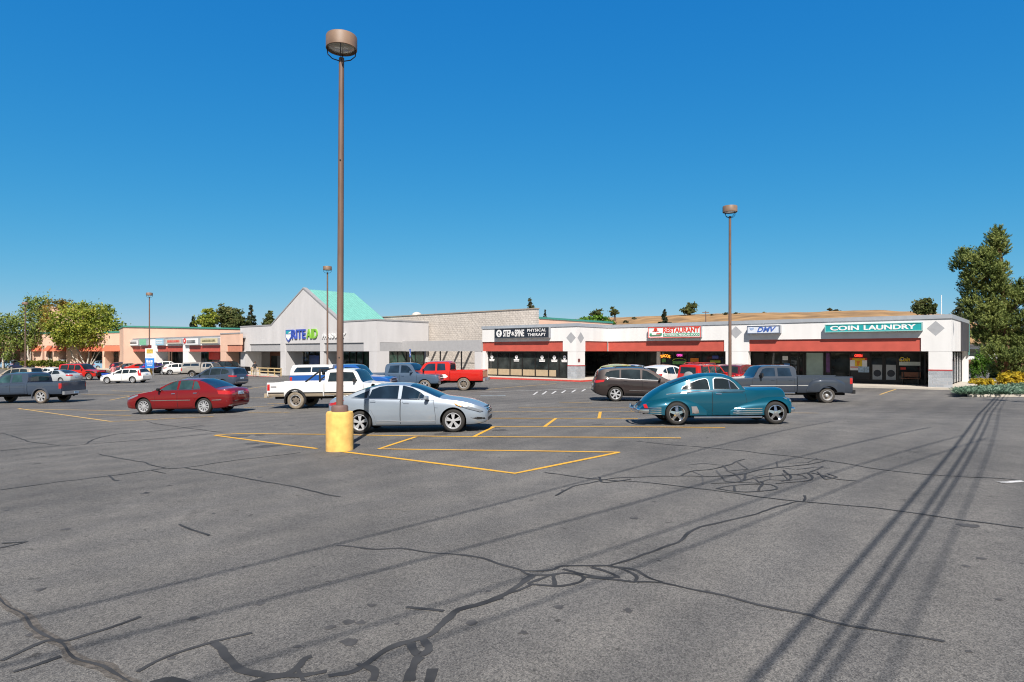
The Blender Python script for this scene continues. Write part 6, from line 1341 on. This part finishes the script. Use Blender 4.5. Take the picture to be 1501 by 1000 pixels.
# flagpole and posts behind the roofs
fp = P(1380, 520, 75); r = tag(empty('flagpole', (fp.x, fp.y, 0)), 'thin white flagpole behind the right end of the white shops', 'pole'); mb = MB(); mb.lathe([(.07, 0), (.04, EYE-(434-HZ)/F*75), (.07, EYE-(434-HZ)/F*75+.05), (0, EYE-(434-HZ)/F*75+.12)], 8); mb.build('pole', whitep, r)
for px, y0, y1, Z, lab in ((1034.5, 456, 475, 250, 'small utility pole with a crossarm on the brown hillside'),):
    a, b = P(px, y0, Z), P(px, y1, Z); r = tag(empty('utility_pole', (b.x, b.y, b.z)), lab, 'utility pole'); mb = MB(); mb.lathe([(.22, 0), (.16, a.z-b.z), (0, a.z-b.z)], 8); mb.build('pole', poleb, r); mb = MB(); mb.box(-1.3, 1.3, -.12, .12, a.z-b.z-.7, a.z-b.z-.4); mb.build('crossarm', poleb, r)
# ------------------------------------------------------------------ the power line that crosses overhead, just out of the frame
CT = 1/math.tan(SUN_EL); SDX = math.sin(SUN_TRAVEL)
def overhead(px, py, h):           # where something h above the ground must hang to shade this spot
    g = G(px, py); return Vector((g.x-SDX*h*CT, g.y-math.cos(SUN_TRAVEL)*h*CT, g.z+h))
woodp = pm('pole_timber', (.14, .10, .07), .9, var=.3, stretch=(4, 4, .4))
tp = overhead(1457, 586, 10.4); r = tag(empty('utility_pole', (tp.x, tp.y, gz(tp.x, tp.y))), 'tall timber utility pole with two crossarms at the right edge of the car park', 'utility pole'); H_ = 10.9
mb = MB(); mb.lathe([(.16, 0), (.11, H_), (0, H_)], 14); mb.build('pole', woodp, r, smooth=50)
vd = Vector((.665, .747, 0)); pd = Vector((vd.y, -vd.x, 0))
for z in (10.4, 9.3): mb = MB(); mb.tube([pd*-1.25+Vector((0, 0, z)), pd*1.25+Vector((0, 0, z))], .07, 6); mb.build('crossarm', woodp, r)
mb = MB(); [mb.lathe([(.03, 0), (.05, .06), (.03, .14), (0, .15)], 8, 'z', tuple(pd*s+Vector((0, 0, 10.45)))) for s in (-1.15, -.4, .4, 1.15)]; mb.build('insulator', coping, r)
mb = MB(); mb.lathe([(0, 7.6), (.22, 7.62), (.24, 8.5), (.1, 8.6), (0, 8.6)], 14, 'z', tuple(pd*.38)); mb.build('transformer', signgrey, r, smooth=40)
wires = [((1045,1000),(1437,605),8.6,.024),((1118,1000),(1447,603),8.2,.02),((1152,1000),(1455,603),8.0,.017),((1240,1000),(1466,600),10.4,.012),((380,1000),(1299,690),10.2,.014),((0,905),(1049,654),10.8,.018),((-100,985),(1174,669),10.8,.018),((250,985),(1250,684),10.8,.015)]
for i, (a, b, h, rad) in enumerate(wires):
    A, B = overhead(*a, h), overhead(*b, h); d = B-A
    pts = [A-d*.6+d*2.2*t/24+Vector((0, 0, -.35*math.sin(math.pi*min(1, t/17)))) for t in range(25)]
    mb = MB(); mb.tube(pts, rad, 6); o = mb.build('power_line', pm('cable_black', (.02, .02, .02), .6)); 
    tag(o, 'overhead cable strung on the timber poles along the right side of the car park', 'power line', 'overhead cables')

# ------------------------------------------------------------------ vegetation
def leafmat(name, c0, c1, c2):
    m, nt, b = nodes(name); g = nt.nodes.new('ShaderNodeNewGeometry'); tc = nt.nodes.new('ShaderNodeTexCoord')
    n = nt.nodes.new('ShaderNodeTexNoise'); n.inputs['Scale'].default_value = .55; n.inputs['Detail'].default_value = 3; lnk(nt, tc.outputs['Object'], n.inputs['Vector'])
    ad = nt.nodes.new('ShaderNodeMath'); ad.operation = 'MULTIPLY_ADD'; lnk(nt, g.outputs['Random Per Island'], ad.inputs[0]); ad.inputs[1].default_value = .45; lnk(nt, n.outputs[0], ad.inputs[2])
    r = nt.nodes.new('ShaderNodeValToRGB'); e = r.color_ramp.elements; e[0].position = .45; e[1].position = .95; e[0].color = (*c0, 1); e[1].color = (*c2, 1); k = e.new(.7); k.color = (*c1, 1)
    lnk(nt, ad.outputs[0], r.inputs[0]); lnk(nt, r.outputs[0], b.inputs['Base Color']); b.inputs['Roughness'].default_value = .65
    b.inputs['Specular IOR Level'].default_value = .25
    tr = nt.nodes.new('ShaderNodeBsdfTranslucent'); lnk(nt, r.outputs[0], tr.inputs[0]); mx = nt.nodes.new('ShaderNodeMixShader'); mx.inputs[0].default_value = .35
    lnk(nt, b.outputs[0], mx.inputs[1]); lnk(nt, tr.outputs[0], mx.inputs[2]); lnk(nt, mx.outputs[0], nt.nodes['Material Output'].inputs[0]); return m
birch = leafmat('birch_leaves', (.10, .15, .025), (.24, .30, .045), (.42, .42, .07)); birchd = leafmat('dark_birch_leaves', (.09, .14, .04), (.20, .27, .065), (.36, .40, .10)); autumn = leafmat('turning_leaves', (.12, .13, .03), (.27, .21, .05), (.40, .25, .06))
pinem = leafmat('pine_needles', (.055, .09, .028), (.165, .22, .06), (.34, .38, .12)); conif = leafmat('dark_conifer_needles', (.025, .042, .025), (.05, .072, .038), (.09, .10, .055)); round_ = leafmat('far_tree_leaves', (.045, .07, .022), (.10, .13, .04), (.17, .17, .06))
goldm = leafmat('gold_shrub_leaves', (.22, .19, .02), (.48, .37, .03), (.68, .50, .035)); green_ = leafmat('green_shrub_leaves', (.04, .10, .015), (.09, .20, .025), (.17, .30, .04)); junip = leafmat('juniper_sprays', (.06, .12, .08), (.14, .24, .16), (.24, .34, .25)); hedgem = leafmat('hedge_leaves', (.05, .08, .012), (.12, .15, .02), (.20, .21, .03)); greyg = leafmat('grey_green_leaves', (.05, .065, .035), (.10, .115, .06), (.16, .16, .09))
bark = pm('pale_birch_bark', (.44, .40, .35), .85, var=.35, scale=5, stretch=(1, 1, .35)); darkbark = pm('brown_bark', (.12, .075, .05), .9, var=.35, scale=6, stretch=(1, 1, .3))
def leaves(mb, blobs, n, size, r3, up=.25, hollow=.35, droop=0.):
    # blobs: (centre, (rx, ry, rz), weight): small folded leaf clumps scattered through each volume, denser to the outside
    tot = sum(b[2] for b in blobs)
    for c_, rad, wt in blobs:
        m = int(n*wt/tot); c_ = Vector(c_); nc = max(3, int(m/28))
        hubs = []
        for _ in range(nc):
            d = Vector((r3.gauss(0, 1), r3.gauss(0, 1), r3.gauss(0, 1))).normalized()*(hollow+(1-hollow)*r3.random()**.55); hubs.append((Vector((d.x*rad[0], d.y*rad[1], d.z*rad[2])), r3.uniform(.12, .30)))
        for _ in range(m):
            h, s_ = r3.choice(hubs); p = c_+h+Vector((r3.gauss(0, rad[0]*s_), r3.gauss(0, rad[1]*s_), r3.gauss(0, rad[2]*s_*.8)-droop*abs(r3.gauss(0, 1))))
            nn = (h.normalized()*.6+Vector((r3.gauss(0, .6), r3.gauss(0, .6), r3.gauss(0, .6)+up))).normalized(); a = nn.orthogonal().normalized(); a = (Matrix.Rotation(r3.uniform(0, 6.28), 3, nn) @ a); b_ = nn.cross(a); q = size*r3.uniform(.55, 1.35)
            k = len(mb.v); mb.v += [tuple(p-a*q), tuple(p+b_*q*.55+nn*q*.15), tuple(p+a*q), tuple(p-b_*q*.55+nn*q*.15)]; mb.q(k, k+1, k+2, k+3)
def limb(mb, a, b, r0, r1, r3, wob=.08, n=5):
    a, b = Vector(a), Vector(b); L_ = (b-a).length; pts = [a.lerp(b, i/n)+Vector((r3.gauss(0, wob), r3.gauss(0, wob), r3.gauss(0, wob*.5)))*L_*.25*math.sin(math.pi*i/n) for i in range(n+1)]
    mb.tube(pts, [r0+(r1-r0)*i/n for i in range(n+1)], 7); return pts
def tree(name, label, px, py, Z, blobs, limbs, n, size, lm, bm_, seed, group=None, cat='tree', base=None, **k):
    # blobs/limbs are written in pixels around the foot of the tree: (px, py, rx, ry) at depth Z with a depth offset
    r3 = random.Random(seed); s_ = Z/F
    foot = base or P(px, py, Z); r = tag(empty(name, foot), label, cat, group)
    mb = MB(); bl = [((( b[0]-px)*s_, b[4]*1. if len(b) > 4 else r3.uniform(-.3, .3)*b[2]*s_, (py-b[1])*s_), (b[2]*s_, b[2]*s_*.95, b[3]*s_), b[2]*b[3]) for b in blobs]
    mt = MB()
    for a, b, r0, r1 in limbs:
        pts = limb(mt, ((a[0]-px)*s_, 0, (py-a[1])*s_), ((b[0]-px)*s_, r3.uniform(-.2, .2)*abs(b[0]-a[0])*s_, (py-b[1])*s_), r0, r1, r3)
    for c_, rad, _ in bl:                  # twigs reaching into the crown
        for _ in range(3):
            d = Vector((r3.gauss(0, .5)*rad[0], r3.gauss(0, .5)*rad[1], r3.uniform(-.2, .6)*rad[2])); c3 = Vector(c_); limb(mt, c3-Vector((c3.x*.35, c3.y*.35, rad[2]*.9)), c3+d, .05*Z/115+.012, .01, r3, .1, 3)
    mt.build('trunk', bm_, r, smooth=60)
    leaves(mb, bl, n, size, r3, **k); mb.build('crown', lm, r, recalc=False); return r
GB = 'birch trees in the planted island'
tree('birch_tree', 'dark green weeping birch at the far left edge', 4, 545, 118, [(-6,482,26,24),(10,488,18,22),(-20,500,16,20),(14,510,12,14),(4,468,16,12)], [((4,545),(5,500),.2,.13),((5,510),(-12,488),.1,.05),((5,505),(14,485),.1,.04)], 4300, .22, birchd, bark, 1, GB, droop=.5)
tree('birch_tree', 'tallest birch with a round top above the lamp among the trees', 42, 543, 119, [(51,442,17,15),(40,452,14,12),(36,470,16,14),(56,468,14,16),(42,488,14,18),(52,492,12,16),(30,498,10,16),(58,450,10,12)], [((42,543),(40,505),.2,.14),((40,505),(50,450),.13,.04),((40,505),(33,470),.1,.03),((44,543),(48,500),.14,.08),((48,500),(56,465),.08,.03)], 4600, .22, birchd, bark, 2, GB, droop=.6)
tree('birch_tree', 'birch with turning orange leaves between green neighbours', 74, 543, 119, [(86,455,18,14),(96,448,12,10),(76,470,12,14),(90,470,16,14),(70,480,9,10)], [((72,543),(71,500),.2,.15),((71,500),(84,462),.13,.04),((76,543),(79,505),.17,.12),((79,505),(94,460),.1,.04)], 3000, .22, autumn, bark, 3, GB)
tree('birch_tree', 'wide yellow green birch on leaning pale trunks', 128, 540, 115, [(112,472,30,22),(140,470,26,22),(162,484,18,16),(84,488,16,20),(100,497,18,14),(130,494,24,16),(156,500,16,12),(120,455,22,14),(150,458,14,12),(172,492,9,10)],
     [((127,540),(113,512),.17,.11),((113,512),(100,490),.11,.05),((128,540),(131,505),.16,.1),((131,505),(135,470),.1,.04),((130,540),(146,515),.13,.08),((146,515),(160,490),.08,.04),((126,540),(106,520),.12,.08),((106,520),(92,500),.08,.04),((130,540),(140,510),.1,.06)], 11500, .23, birch, bark, 4, GB)
# trees behind the roofs
def roundtree(label, px, ytop, ybot, w_, Z, seed, lm=round_, n=1500, size=.38, cat='tree', name='tree', pts=None):
    h = ybot-ytop; r3 = random.Random(seed)
    bl = pts or [(px+r3.uniform(-.25, .25)*w_, ytop+h*f+0, w_*(.30+.1*r3.random())*g_, h*.20) for f, g_ in ((.2, .7), (.38, 1.1), (.45, 1.15), (.6, 1.1), (.62, 1.2), (.8, .8))]
    return tree(name, label, px, ybot+6, Z, bl, [((px, ybot+6), (px, ytop+h*.45), .02*Z/10+.1, .06)], n, size, lm, darkbark, seed)
def spire(label, px, ytop, ybot, w_, Z, seed, n=1200, size=.32, lm=conif):
    h = ybot-ytop; bl = [(px, ytop+h*f, w_*.5*(f*.85+.1), h*.1) for f in (.06, .2, .35, .5, .65, .8, .95)]
    return tree('conifer_tree', label, px, ybot+6, Z, bl, [((px, ybot+6), (px, ytop+2), .3, .03)], n, size, lm, darkbark, seed)
spire('small dark conifer alone above the salmon hall roof', 283.5, 465, 482, 11, 150, 11)
roundtree('yellow green round tree left of the taller brownish tree above the salmon hall', 307, 453, 486, 30, 150, 12, birch, 2200); roundtree('tall brownish green tree above the salmon hall', 335, 446, 486, 38, 155, 13, round_, 3000)
spire('dark conifer left of the pharmacy gable', 368, 448, 482, 20, 155, 14, 1800); roundtree('low bushy tree touching the left slope of the pharmacy gable', 391, 457, 484, 17, 150, 15, round_, 1200); roundtree('dense low tree between tall brownish tree and dark conifer', 353, 462, 486, 26, 152, 16, round_, 1600)
roundtree('sparse treetop above the pale block hall', 777, 437, 460, 12, 140, 17, greyg, 420, .3); spire('tiny conifer tip right of the pale block hall', 799, 455, 474, 9, 150, 18, 420, .26)
roundtree('open branched tree above the left-hand bush on the hill', 876, 450, 470, 20, 240, 19, round_, 700, .5); roundtree('green bush behind the roof below the open branched tree', 874, 463, 476, 44, 200, 20, green_, 1800, .45, 'bush', 'bush', [(862,471,14,5),(876,469,16,6),(890,473,14,4),(872,466,8,4)])
roundtree('small tree with a bare trunk on the hill above the restaurant', 901, 449, 465, 13, 330, 21, round_, 700, .5); spire('dark conifer on the hill over the restaurant sign', 974, 454, 474, 14, 200, 22, 900, .4); roundtree('broad dark tree on the hill right of the conifer', 1011, 443, 462, 24, 320, 23, round_, 1500, .55)
roundtree('round dark green tree behind the coin laundry roof', 1354.5, 438, 464, 26, 120, 24, round_, 2600, .26, pts=[(1347,449,8,6),(1362,449,9,6),(1354,443,9,5),(1354,455,10,6),(1345,455,6,5),(1365,456,6,5)])
roundtree('grey green bush between the roof corner and the big pine', 1408, 447, 478, 26, 90, 25, greyg, 2200, .17, 'bush', 'bush', [(1402,462,12,9),(1413,456,10,8),(1400,470,12,7),(1418,466,10,9)])
# scrub along the ridge
r3 = random.Random(5)
for i, (px, y) in enumerate(((1062,460),(1075,461),(1082,459.5),(1120,459),(1127,460),(1150,465),(1157,467),(1163,466),(1172,464),(1218,453),(1224,455),(1233,455.5),(1215,452),(1045,462),(930,466),(916,471),(1343,460),(1390,463))):
    Z = 300; s_ = Z/F; rr_ = r3.uniform(2.0, 4.5)*s_; r = empty('scrub_bush', P(px, y+2.5, Z)); mb = MB(); leaves(mb, [((0, 0, rr_*.5), (rr_, rr_, rr_*.55), 1)], 130, .5, r3); mb.build('foliage', greyg, r, recalc=False)
    tag(r, 'small grey green scrub bush on the brown hill ridge behind the shops', 'bush', 'scrub on the hill')
# the big pine by the end of the shops
def pine():
    r3 = random.Random(42); Z = 50; px, py = 1474, 556; s_ = Z/F; r = tag(empty('pine_tree', (P(px, py, Z).x, Z, .12)), 'big shaggy pine with a bare broken stem right of the white shops', 'tree')
    def L_(x, y): return ((x-px)*s_, (py-y)*s_)
    mt = MB(); tr = [(0, 0, 0), (.05, 0, 3), (-.1, .1, 6), (-.35, .05, 9.3), (-.6, 0, 11.8)]; mt.tube(spline([Vector(t) for t in tr], 4), [.26, .25, .24, .22, .21, .19, .18, .17, .16, .14, .12, .11, .09, .08, .06, .04, .03], 10)
    x, z = L_(1478.5, 386); x2, z2 = L_(1481, 440); mt.tube([(x2, .5, z2-2), (x2, .6, z2), (x, .6, z)], [.16, .14, .11], 9); 
    for q in ((1481, 418, 1490, 410), (1480, 400, 1476, 394)): a, b = L_(q[0], q[1]), L_(q[2], q[3]); mt.tube([(a[0], .6, a[1]), (b[0], .4, b[1])], [.04, .015], 6)
    blobs = [(1465,345,9,16),(1457,352,8,12),(1468,362,10,14),(1450,372,14,14),(1435,376,12,12),(1420,370,9,9),(1412,380,8,8),(1408,386,6,10),(1425,392,16,14),(1447,398,20,16),(1465,392,12,14),(1418,405,11,12),(1432,418,17,15),(1455,420,18,16),(1470,415,9,14),(1425,440,12,14),(1445,445,20,16),(1466,448,18,16),(1486,440,12,12),(1498,436,12,12),
             (1428,462,12,12),(1448,470,20,15),(1470,474,20,16),(1492,468,18,16),(1436,486,13,12),(1456,496,20,14),(1480,500,20,16),(1500,496,18,18),(1446,512,12,10),(1466,520,20,14),(1490,524,20,16),(1508,520,14,16),(1474,540,18,10),(1496,545,18,10),(1512,460,14,18),(1520,490,14,20),(1480,428,9,8),(1494,425,10,9),(1505,415,8,8),(1484,455,14,12),(1458,460,14,12)]
    tufts = []
    for bx_, by, rx, ry in blobs:
        cx, cz = L_(bx_, by); cy = r3.uniform(-.9, .9); rad = (rx*s_*1.0, max(rx*s_, .7)*1.05, ry*s_*1.0)
        at = Vector((cx*.35-.15, 0, max(.5, cz-1.2))); mt.tube([at, Vector((cx*.7, cy*.5, cz-.5)), Vector((cx, cy, cz))], [.06, .04, .015], 6)
        for _ in range(int(40+rx*ry*.85)):
            d = Vector((r3.gauss(0, 1), r3.gauss(0, 1), r3.gauss(0, 1))).normalized()*r3.uniform(.25, 1.0); p = Vector((cx+d.x*rad[0], cy+d.y*rad[1], cz+d.z*rad[2])); tufts.append((p, (Vector((d.x, d.y, d.z*.6+.75))).normalized()))
    mt.build('trunk', pm('pine_bark', (.20, .105, .065), .9, var=.35, scale=5), r, smooth=60)
    mb = MB()
    for p, ax in tufts:
        ln_ = r3.uniform(.26, .46); a = ax.orthogonal().normalized(); b = ax.cross(a)
        for i in range(17):
            t = r3.random(); an = r3.uniform(0, 6.28); side = (a*math.cos(an)+b*math.sin(an)); o_ = p+ax*ln_*t; tip = o_+(ax*.75+side*.8).normalized()*r3.uniform(.13, .22)*(1.15-.35*t); w_ = (tip-o_).cross(ax).normalized()*.032
            k = len(mb.v); mb.v += [tuple(o_-w_), tuple(o_+w_), tuple(tip)]; mb.q(k, k+1, k+2)
    # every tuft should read as one clump of colour: tie its needles with a core twig
    mb.build('crown', pinem, r, recalc=False)
pine()
# planting bed at the end of the shops
mulch = pm('bark_mulch', (.22, .13, .085), .95, var=.4, scale=5, bump=.6, bscale=20); bed = [W(1.8,-.7),G(1420,581),G(1501,580.5),G(1640,578),W(14,6),W(14,22),W(1.8,16)]
mb = MB(); mb.slab([(p.x, p.y) for p in bed], -.3, .205); tag(mb.build('planting_bed', mulch), kind='structure')
mb = MB(); q = [W(1.8,-.85),G(1420,582.2),G(1501,581.7),G(1640,579.2)]
for a, b in zip(q, q[1:]):
    d = (b-a); d.z = 0; d.normalize(); n_ = Vector((-d.y, d.x, 0))*.15; mb.slab([(p.x, p.y) for p in (a, b, b+n_, a+n_)], -.3, .225)
tag(mb.build('kerb', concrete), kind='structure')
def shrub(name, label, px, py, w_, h_, lm, n, size, seed, cat='shrub', group=None, up=.5, spiky=False, zb=.2, kind=None):
    r3 = random.Random(seed); d = (EYE-zb)*F/(py-HZ); s_ = d/F; r = empty(name, P(px, py, d)); mb = MB(); bl = []
    k = max(3, int(w_/7))
    for i in range(k): f = (i+.5)/k*2-1; hh = h_*(1-.45*f*f)*r3.uniform(.8, 1.05); bl.append(((f*w_*.4*s_, r3.uniform(-.3, .3)*w_*.3*s_, hh*.5*s_), (w_/k*.85*s_, w_*.22*s_, hh*.5*s_), 1))
    leaves(mb, bl, n, size, r3, up=up); mb.build('foliage', lm, r, recalc=False); mt = MB()
    for i in range(5): limb(mt, (r3.uniform(-.1, .1), 0, 0), (r3.uniform(-.3, .3)*w_*s_, r3.uniform(-.2, .2), h_*.5*s_), .03, .01, r3, .1, 3)
    mt.build('stem', darkbark, r); return tag(r, label, cat, group)
shrub('gold_shrub', 'small golden shrub nearest the end wall of the white shops', 1444, 566.5, 30, 14, goldm, 1800, .075, 31); shrub('gold_shrub', 'large golden shrub under the pine', 1483, 563, 42, 20, goldm, 3600, .08, 32); shrub('gold_shrub', 'low olive gold shrub between the end wall and the small golden shrub', 1428, 563, 14, 9, goldm, 600, .07, 33)
shrub('green_shrub', 'tall round dark green shrub behind the golden shrubs', 1441, 552, 36, 40, green_, 4500, .085, 34); shrub('green_shrub', 'low dark shrub under the pine crown', 1468, 556, 26, 16, round_, 1200, .09, 35)
r3 = random.Random(8); jb = MB(); nb = 0
while nb < 1500:
    px = r3.uniform(1404, 1575); f = (px-1404)/97; y0 = 573.5-min(f, 1)*6.5; y1 = 578.6+min(f, 1)*.6; py = r3.uniform(y0, y1)
    if py < 572 and px < 1420: continue
    d = (EYE-.2)*F/(py-HZ); p = P(px, py, d); nb += 1
    for _ in range(7):
        an = r3.uniform(0, 6.28); t = Vector((math.cos(an), math.sin(an), r3.uniform(.15, .7)))*r3.uniform(.16, .36); o_ = p+Vector((r3.uniform(-.2, .2), r3.uniform(-.2, .2), r3.uniform(0, .16))); w_ = t.cross(Vector((0, 0, 1))).normalized()*.045; k = len(jb.v); jb.v += [tuple(o_), tuple(o_+t*.55+w_), tuple(o_+t), tuple(o_+t*.55-w_)]; jb.q(k, k+1, k+2, k+3)
tag(jb.build('juniper_ground_cover', junip, recalc=False), 'low blue green juniper spreading along the kerb under the pine', 'ground cover', kind='stuff')
# hedge and grass of the planted island on the left
r3 = random.Random(9); a, b = P(33, 537, 112), P(93, 539, 108); hb = MB(); bl = []
for i in range(10): p = a.lerp(b, (i+.5)/10)-a; bl.append(((p.x, p.y, .55), (.75, .8, .55), 1))
r = tag(empty('hedge', a), 'long yellow green clipped hedge under the birch trees', 'hedge'); leaves(hb, bl, 3600, .16, r3); hb.build('foliage', hedgem, r, recalc=False)
isl = pm('island_grass', (.15, .13, .06), .95, var=.5, scale=2); mb = MB(); cs = [P(20, 542, 110), P(182, 541, 104), P(184, 540, 112), P(-10, 540, 124)]; mb.slab([(p.x, p.y) for p in cs], -1.2, max(gz(p.x, p.y) for p in cs)+.08); tag(mb.build('planted_island', isl), kind='structure')

# ------------------------------------------------------------------ people
skin = pm('skin', (.48, .29, .21), .6); hairb = pm('dark_hair', (.03, .02, .015), .6)
def person(label, pos, yaw, k, shirt, trousers, hairm, arms=((.25, .0), (.25, .0)), stride=.12, cap=None):
    r = tag(empty('person', pos, yaw), label, 'person'); V = []; E_ = []; Rr = []
    def a(p, rad, par=None):
        V.append(p); Rr.append(rad); 
        if par is not None: E_.append((par, len(V)-1))
        return len(V)-1
    pel = a((0, 0, .94), .15); wa = a((0, 0, 1.08), .13, pel); ch = a((.01, 0, 1.30), .155, wa); nk = a((.01, 0, 1.46), .065, ch); h1 = a((.03, 0, 1.56), .085, nk); h2 = a((.03, 0, 1.66), .095, h1); a((.02, 0, 1.74), .06, h2)
    for s_, (fw, up) in zip((1, -1), arms):
        sh = a((0, s_*.19, 1.40), .062, ch); el = a((.02-.08+fw*.15, s_*.25, 1.14), .045, sh); wr = a((.02+fw*.6, s_*.24, .92+up), .032, el); pa = a((.05+fw*.7, s_*.235, .855+up), .036, wr)
        for i in range(4): f = a((.05+fw*.75+.005*i, s_*(.205+.02*i), .79+up-(.012 if i in (0, 3) else 0)), .010, pa); a((.065+fw*.75, s_*(.2+.02*i), .755+up), .008, f)
        t = a((.09+fw*.75, s_*.19, .84+up), .011, pa)
        hp_ = a((0, s_*.095, .90), .095, pel); kn = a((.03+s_*stride, s_*.105, .50), .065, hp_); an = a((-.03+s_*stride*1.3, s_*.11, .09), .045, kn); a((.13+s_*stride*1.3, s_*.12, .035), .04, an)
    me = bpy.data.meshes.new('body'); me.from_pydata([(x*k, y*k, z*k) for x, y, z in V], E_, []); o = put('tmp', me); md = o.modifiers.new('s', 'SKIN')
    for i, sv in enumerate(me.skin_vertices[0].data): sv.radius = (Rr[i]*k, Rr[i]*k*(1.15 if i in (0, 1, 2) else 1)); sv.use_root = (i == 0)
    o.modifiers.new('u', 'SUBSURF').levels = 1; bpy.context.view_layer.update(); nm = bpy.data.meshes.new_from_object(o.evaluated_get(bpy.context.evaluated_depsgraph_get())); bpy.data.objects.remove(o)
    for m in (skin, shirt, trousers, blackp): nm.materials.append(m)
    for p in nm.polygons:
        c_ = p.center/k; p.use_smooth = True
        p.material_index = 3 if c_.z < .1 else 2 if (c_.z < .98 and abs(c_.y) < .2 and not (abs(c_.y) > .17 and c_.z > .7)) else 1 if (c_.z < 1.47 and c_.z > 1.12) or (.95 < c_.z < 1.13 and abs(c_.y) < .19) else 0
    put('body', nm, r)
    mb = MB(); mb.lathe([(.112*k, 1.60*k), (.118*k, 1.68*k), (.10*k, 1.76*k), (.05*k, 1.80*k), (0, 1.805*k)], 16, 'z', (.01*k, 0, 0))
    if cap: mb.box(.09*k, .2*k, -.07*k, .07*k, 1.68*k, 1.70*k)
    mb.build('hat' if cap else 'hair', cap or hairm, r, smooth=60)
    mb = MB(); mb.tube([(.118*k, 0, 1.66*k), (.138*k, 0, 1.61*k), (.115*k, 0, 1.595*k)], .014*k, 6); [mb.lathe([(0, -.003), (.012*k, 0), (0, .003)], 8, 'x', (.118*k, s_*.035*k, 1.655*k)) for s_ in (1, -1)]; mb.build('face', skin, r)
    return r
dk = pm('charcoal_cloth', (.025, .025, .03), .9); kh = pm('khaki_cloth', (.30, .26, .20), .9); pk = pm('pink_cloth', (.62, .25, .25), .9); wc = pm('white_cloth', (.68, .64, .64), .9); rc = pm('red_cloth', (.5, .04, .06), .9); jeans = pm('denim', (.06, .09, .18), .9)
g = G(373.5, 552.3); person('person in a dark shirt and pale trousers standing by the pharmacy ramp', g, R(-60), 1.0, dk, kh, hairb, stride=.05)
g = P(166, 563, 66); g.z = gz(g.x, g.y); person('person in a pink top with a red cap behind the white estate car', g, R(150), 1.06, pk, wc, hairb, ((.5, .12), (.6, .2)), cap=rc)
g = P(177.5, 562, 66.5); g.z = gz(g.x, g.y); person('person in a white top with brown hair right of the person in the red cap', g, R(200), .99, wc, jeans, pm('brown_hair', (.10, .045, .025), .6), ((.4, .1), (.3, .05)))
# blue shopping cart beside them
g = P(157, 562, 66); r = tag(empty('shopping_cart', (g.x, g.y, gz(g.x, g.y)), R(170)), 'blue shopping cart pushed by the person in the red cap', 'shopping cart'); mb = MB(); b0_, b1_ = [(-.35, -.24, .5), (.4, -.18, .55), (.4, .18, .55), (-.35, .24, .5)], [(-.42, -.28, .98), (.5, -.24, .95), (.5, .24, .95), (-.42, .28, .98)]
n0 = len(mb.v); mb.v += b0_+b1_; mb.q(0, 1, 2, 3); [mb.q(i, (i+1) % 4, 4+(i+1) % 4, 4+i) for i in range(4)]; mb.build('basket', pm('blue_plastic', (.02, .08, .42), .5), r); mb = MB(); [mb.tube([(x, y, .07), (x*.8, y, .5)], .018, 6) for x in (-.4, .4) for y in (-.2, .2)]; mb.tube([(-.42, -.26, .98), (-.58, -.26, 1.02), (-.58, .26, 1.02), (-.42, .26, .98)], .018, 6); mb.build('frame', chrome, r)
for x in (-.4, .4):
    for y in (-.2, .2): mb = MB(); mb.lathe([(0, -.02), (.06, -.02), (.06, .02), (0, .02)], 12, 'y', (x, y, .062)); mb.build('wheel', rubber, r)
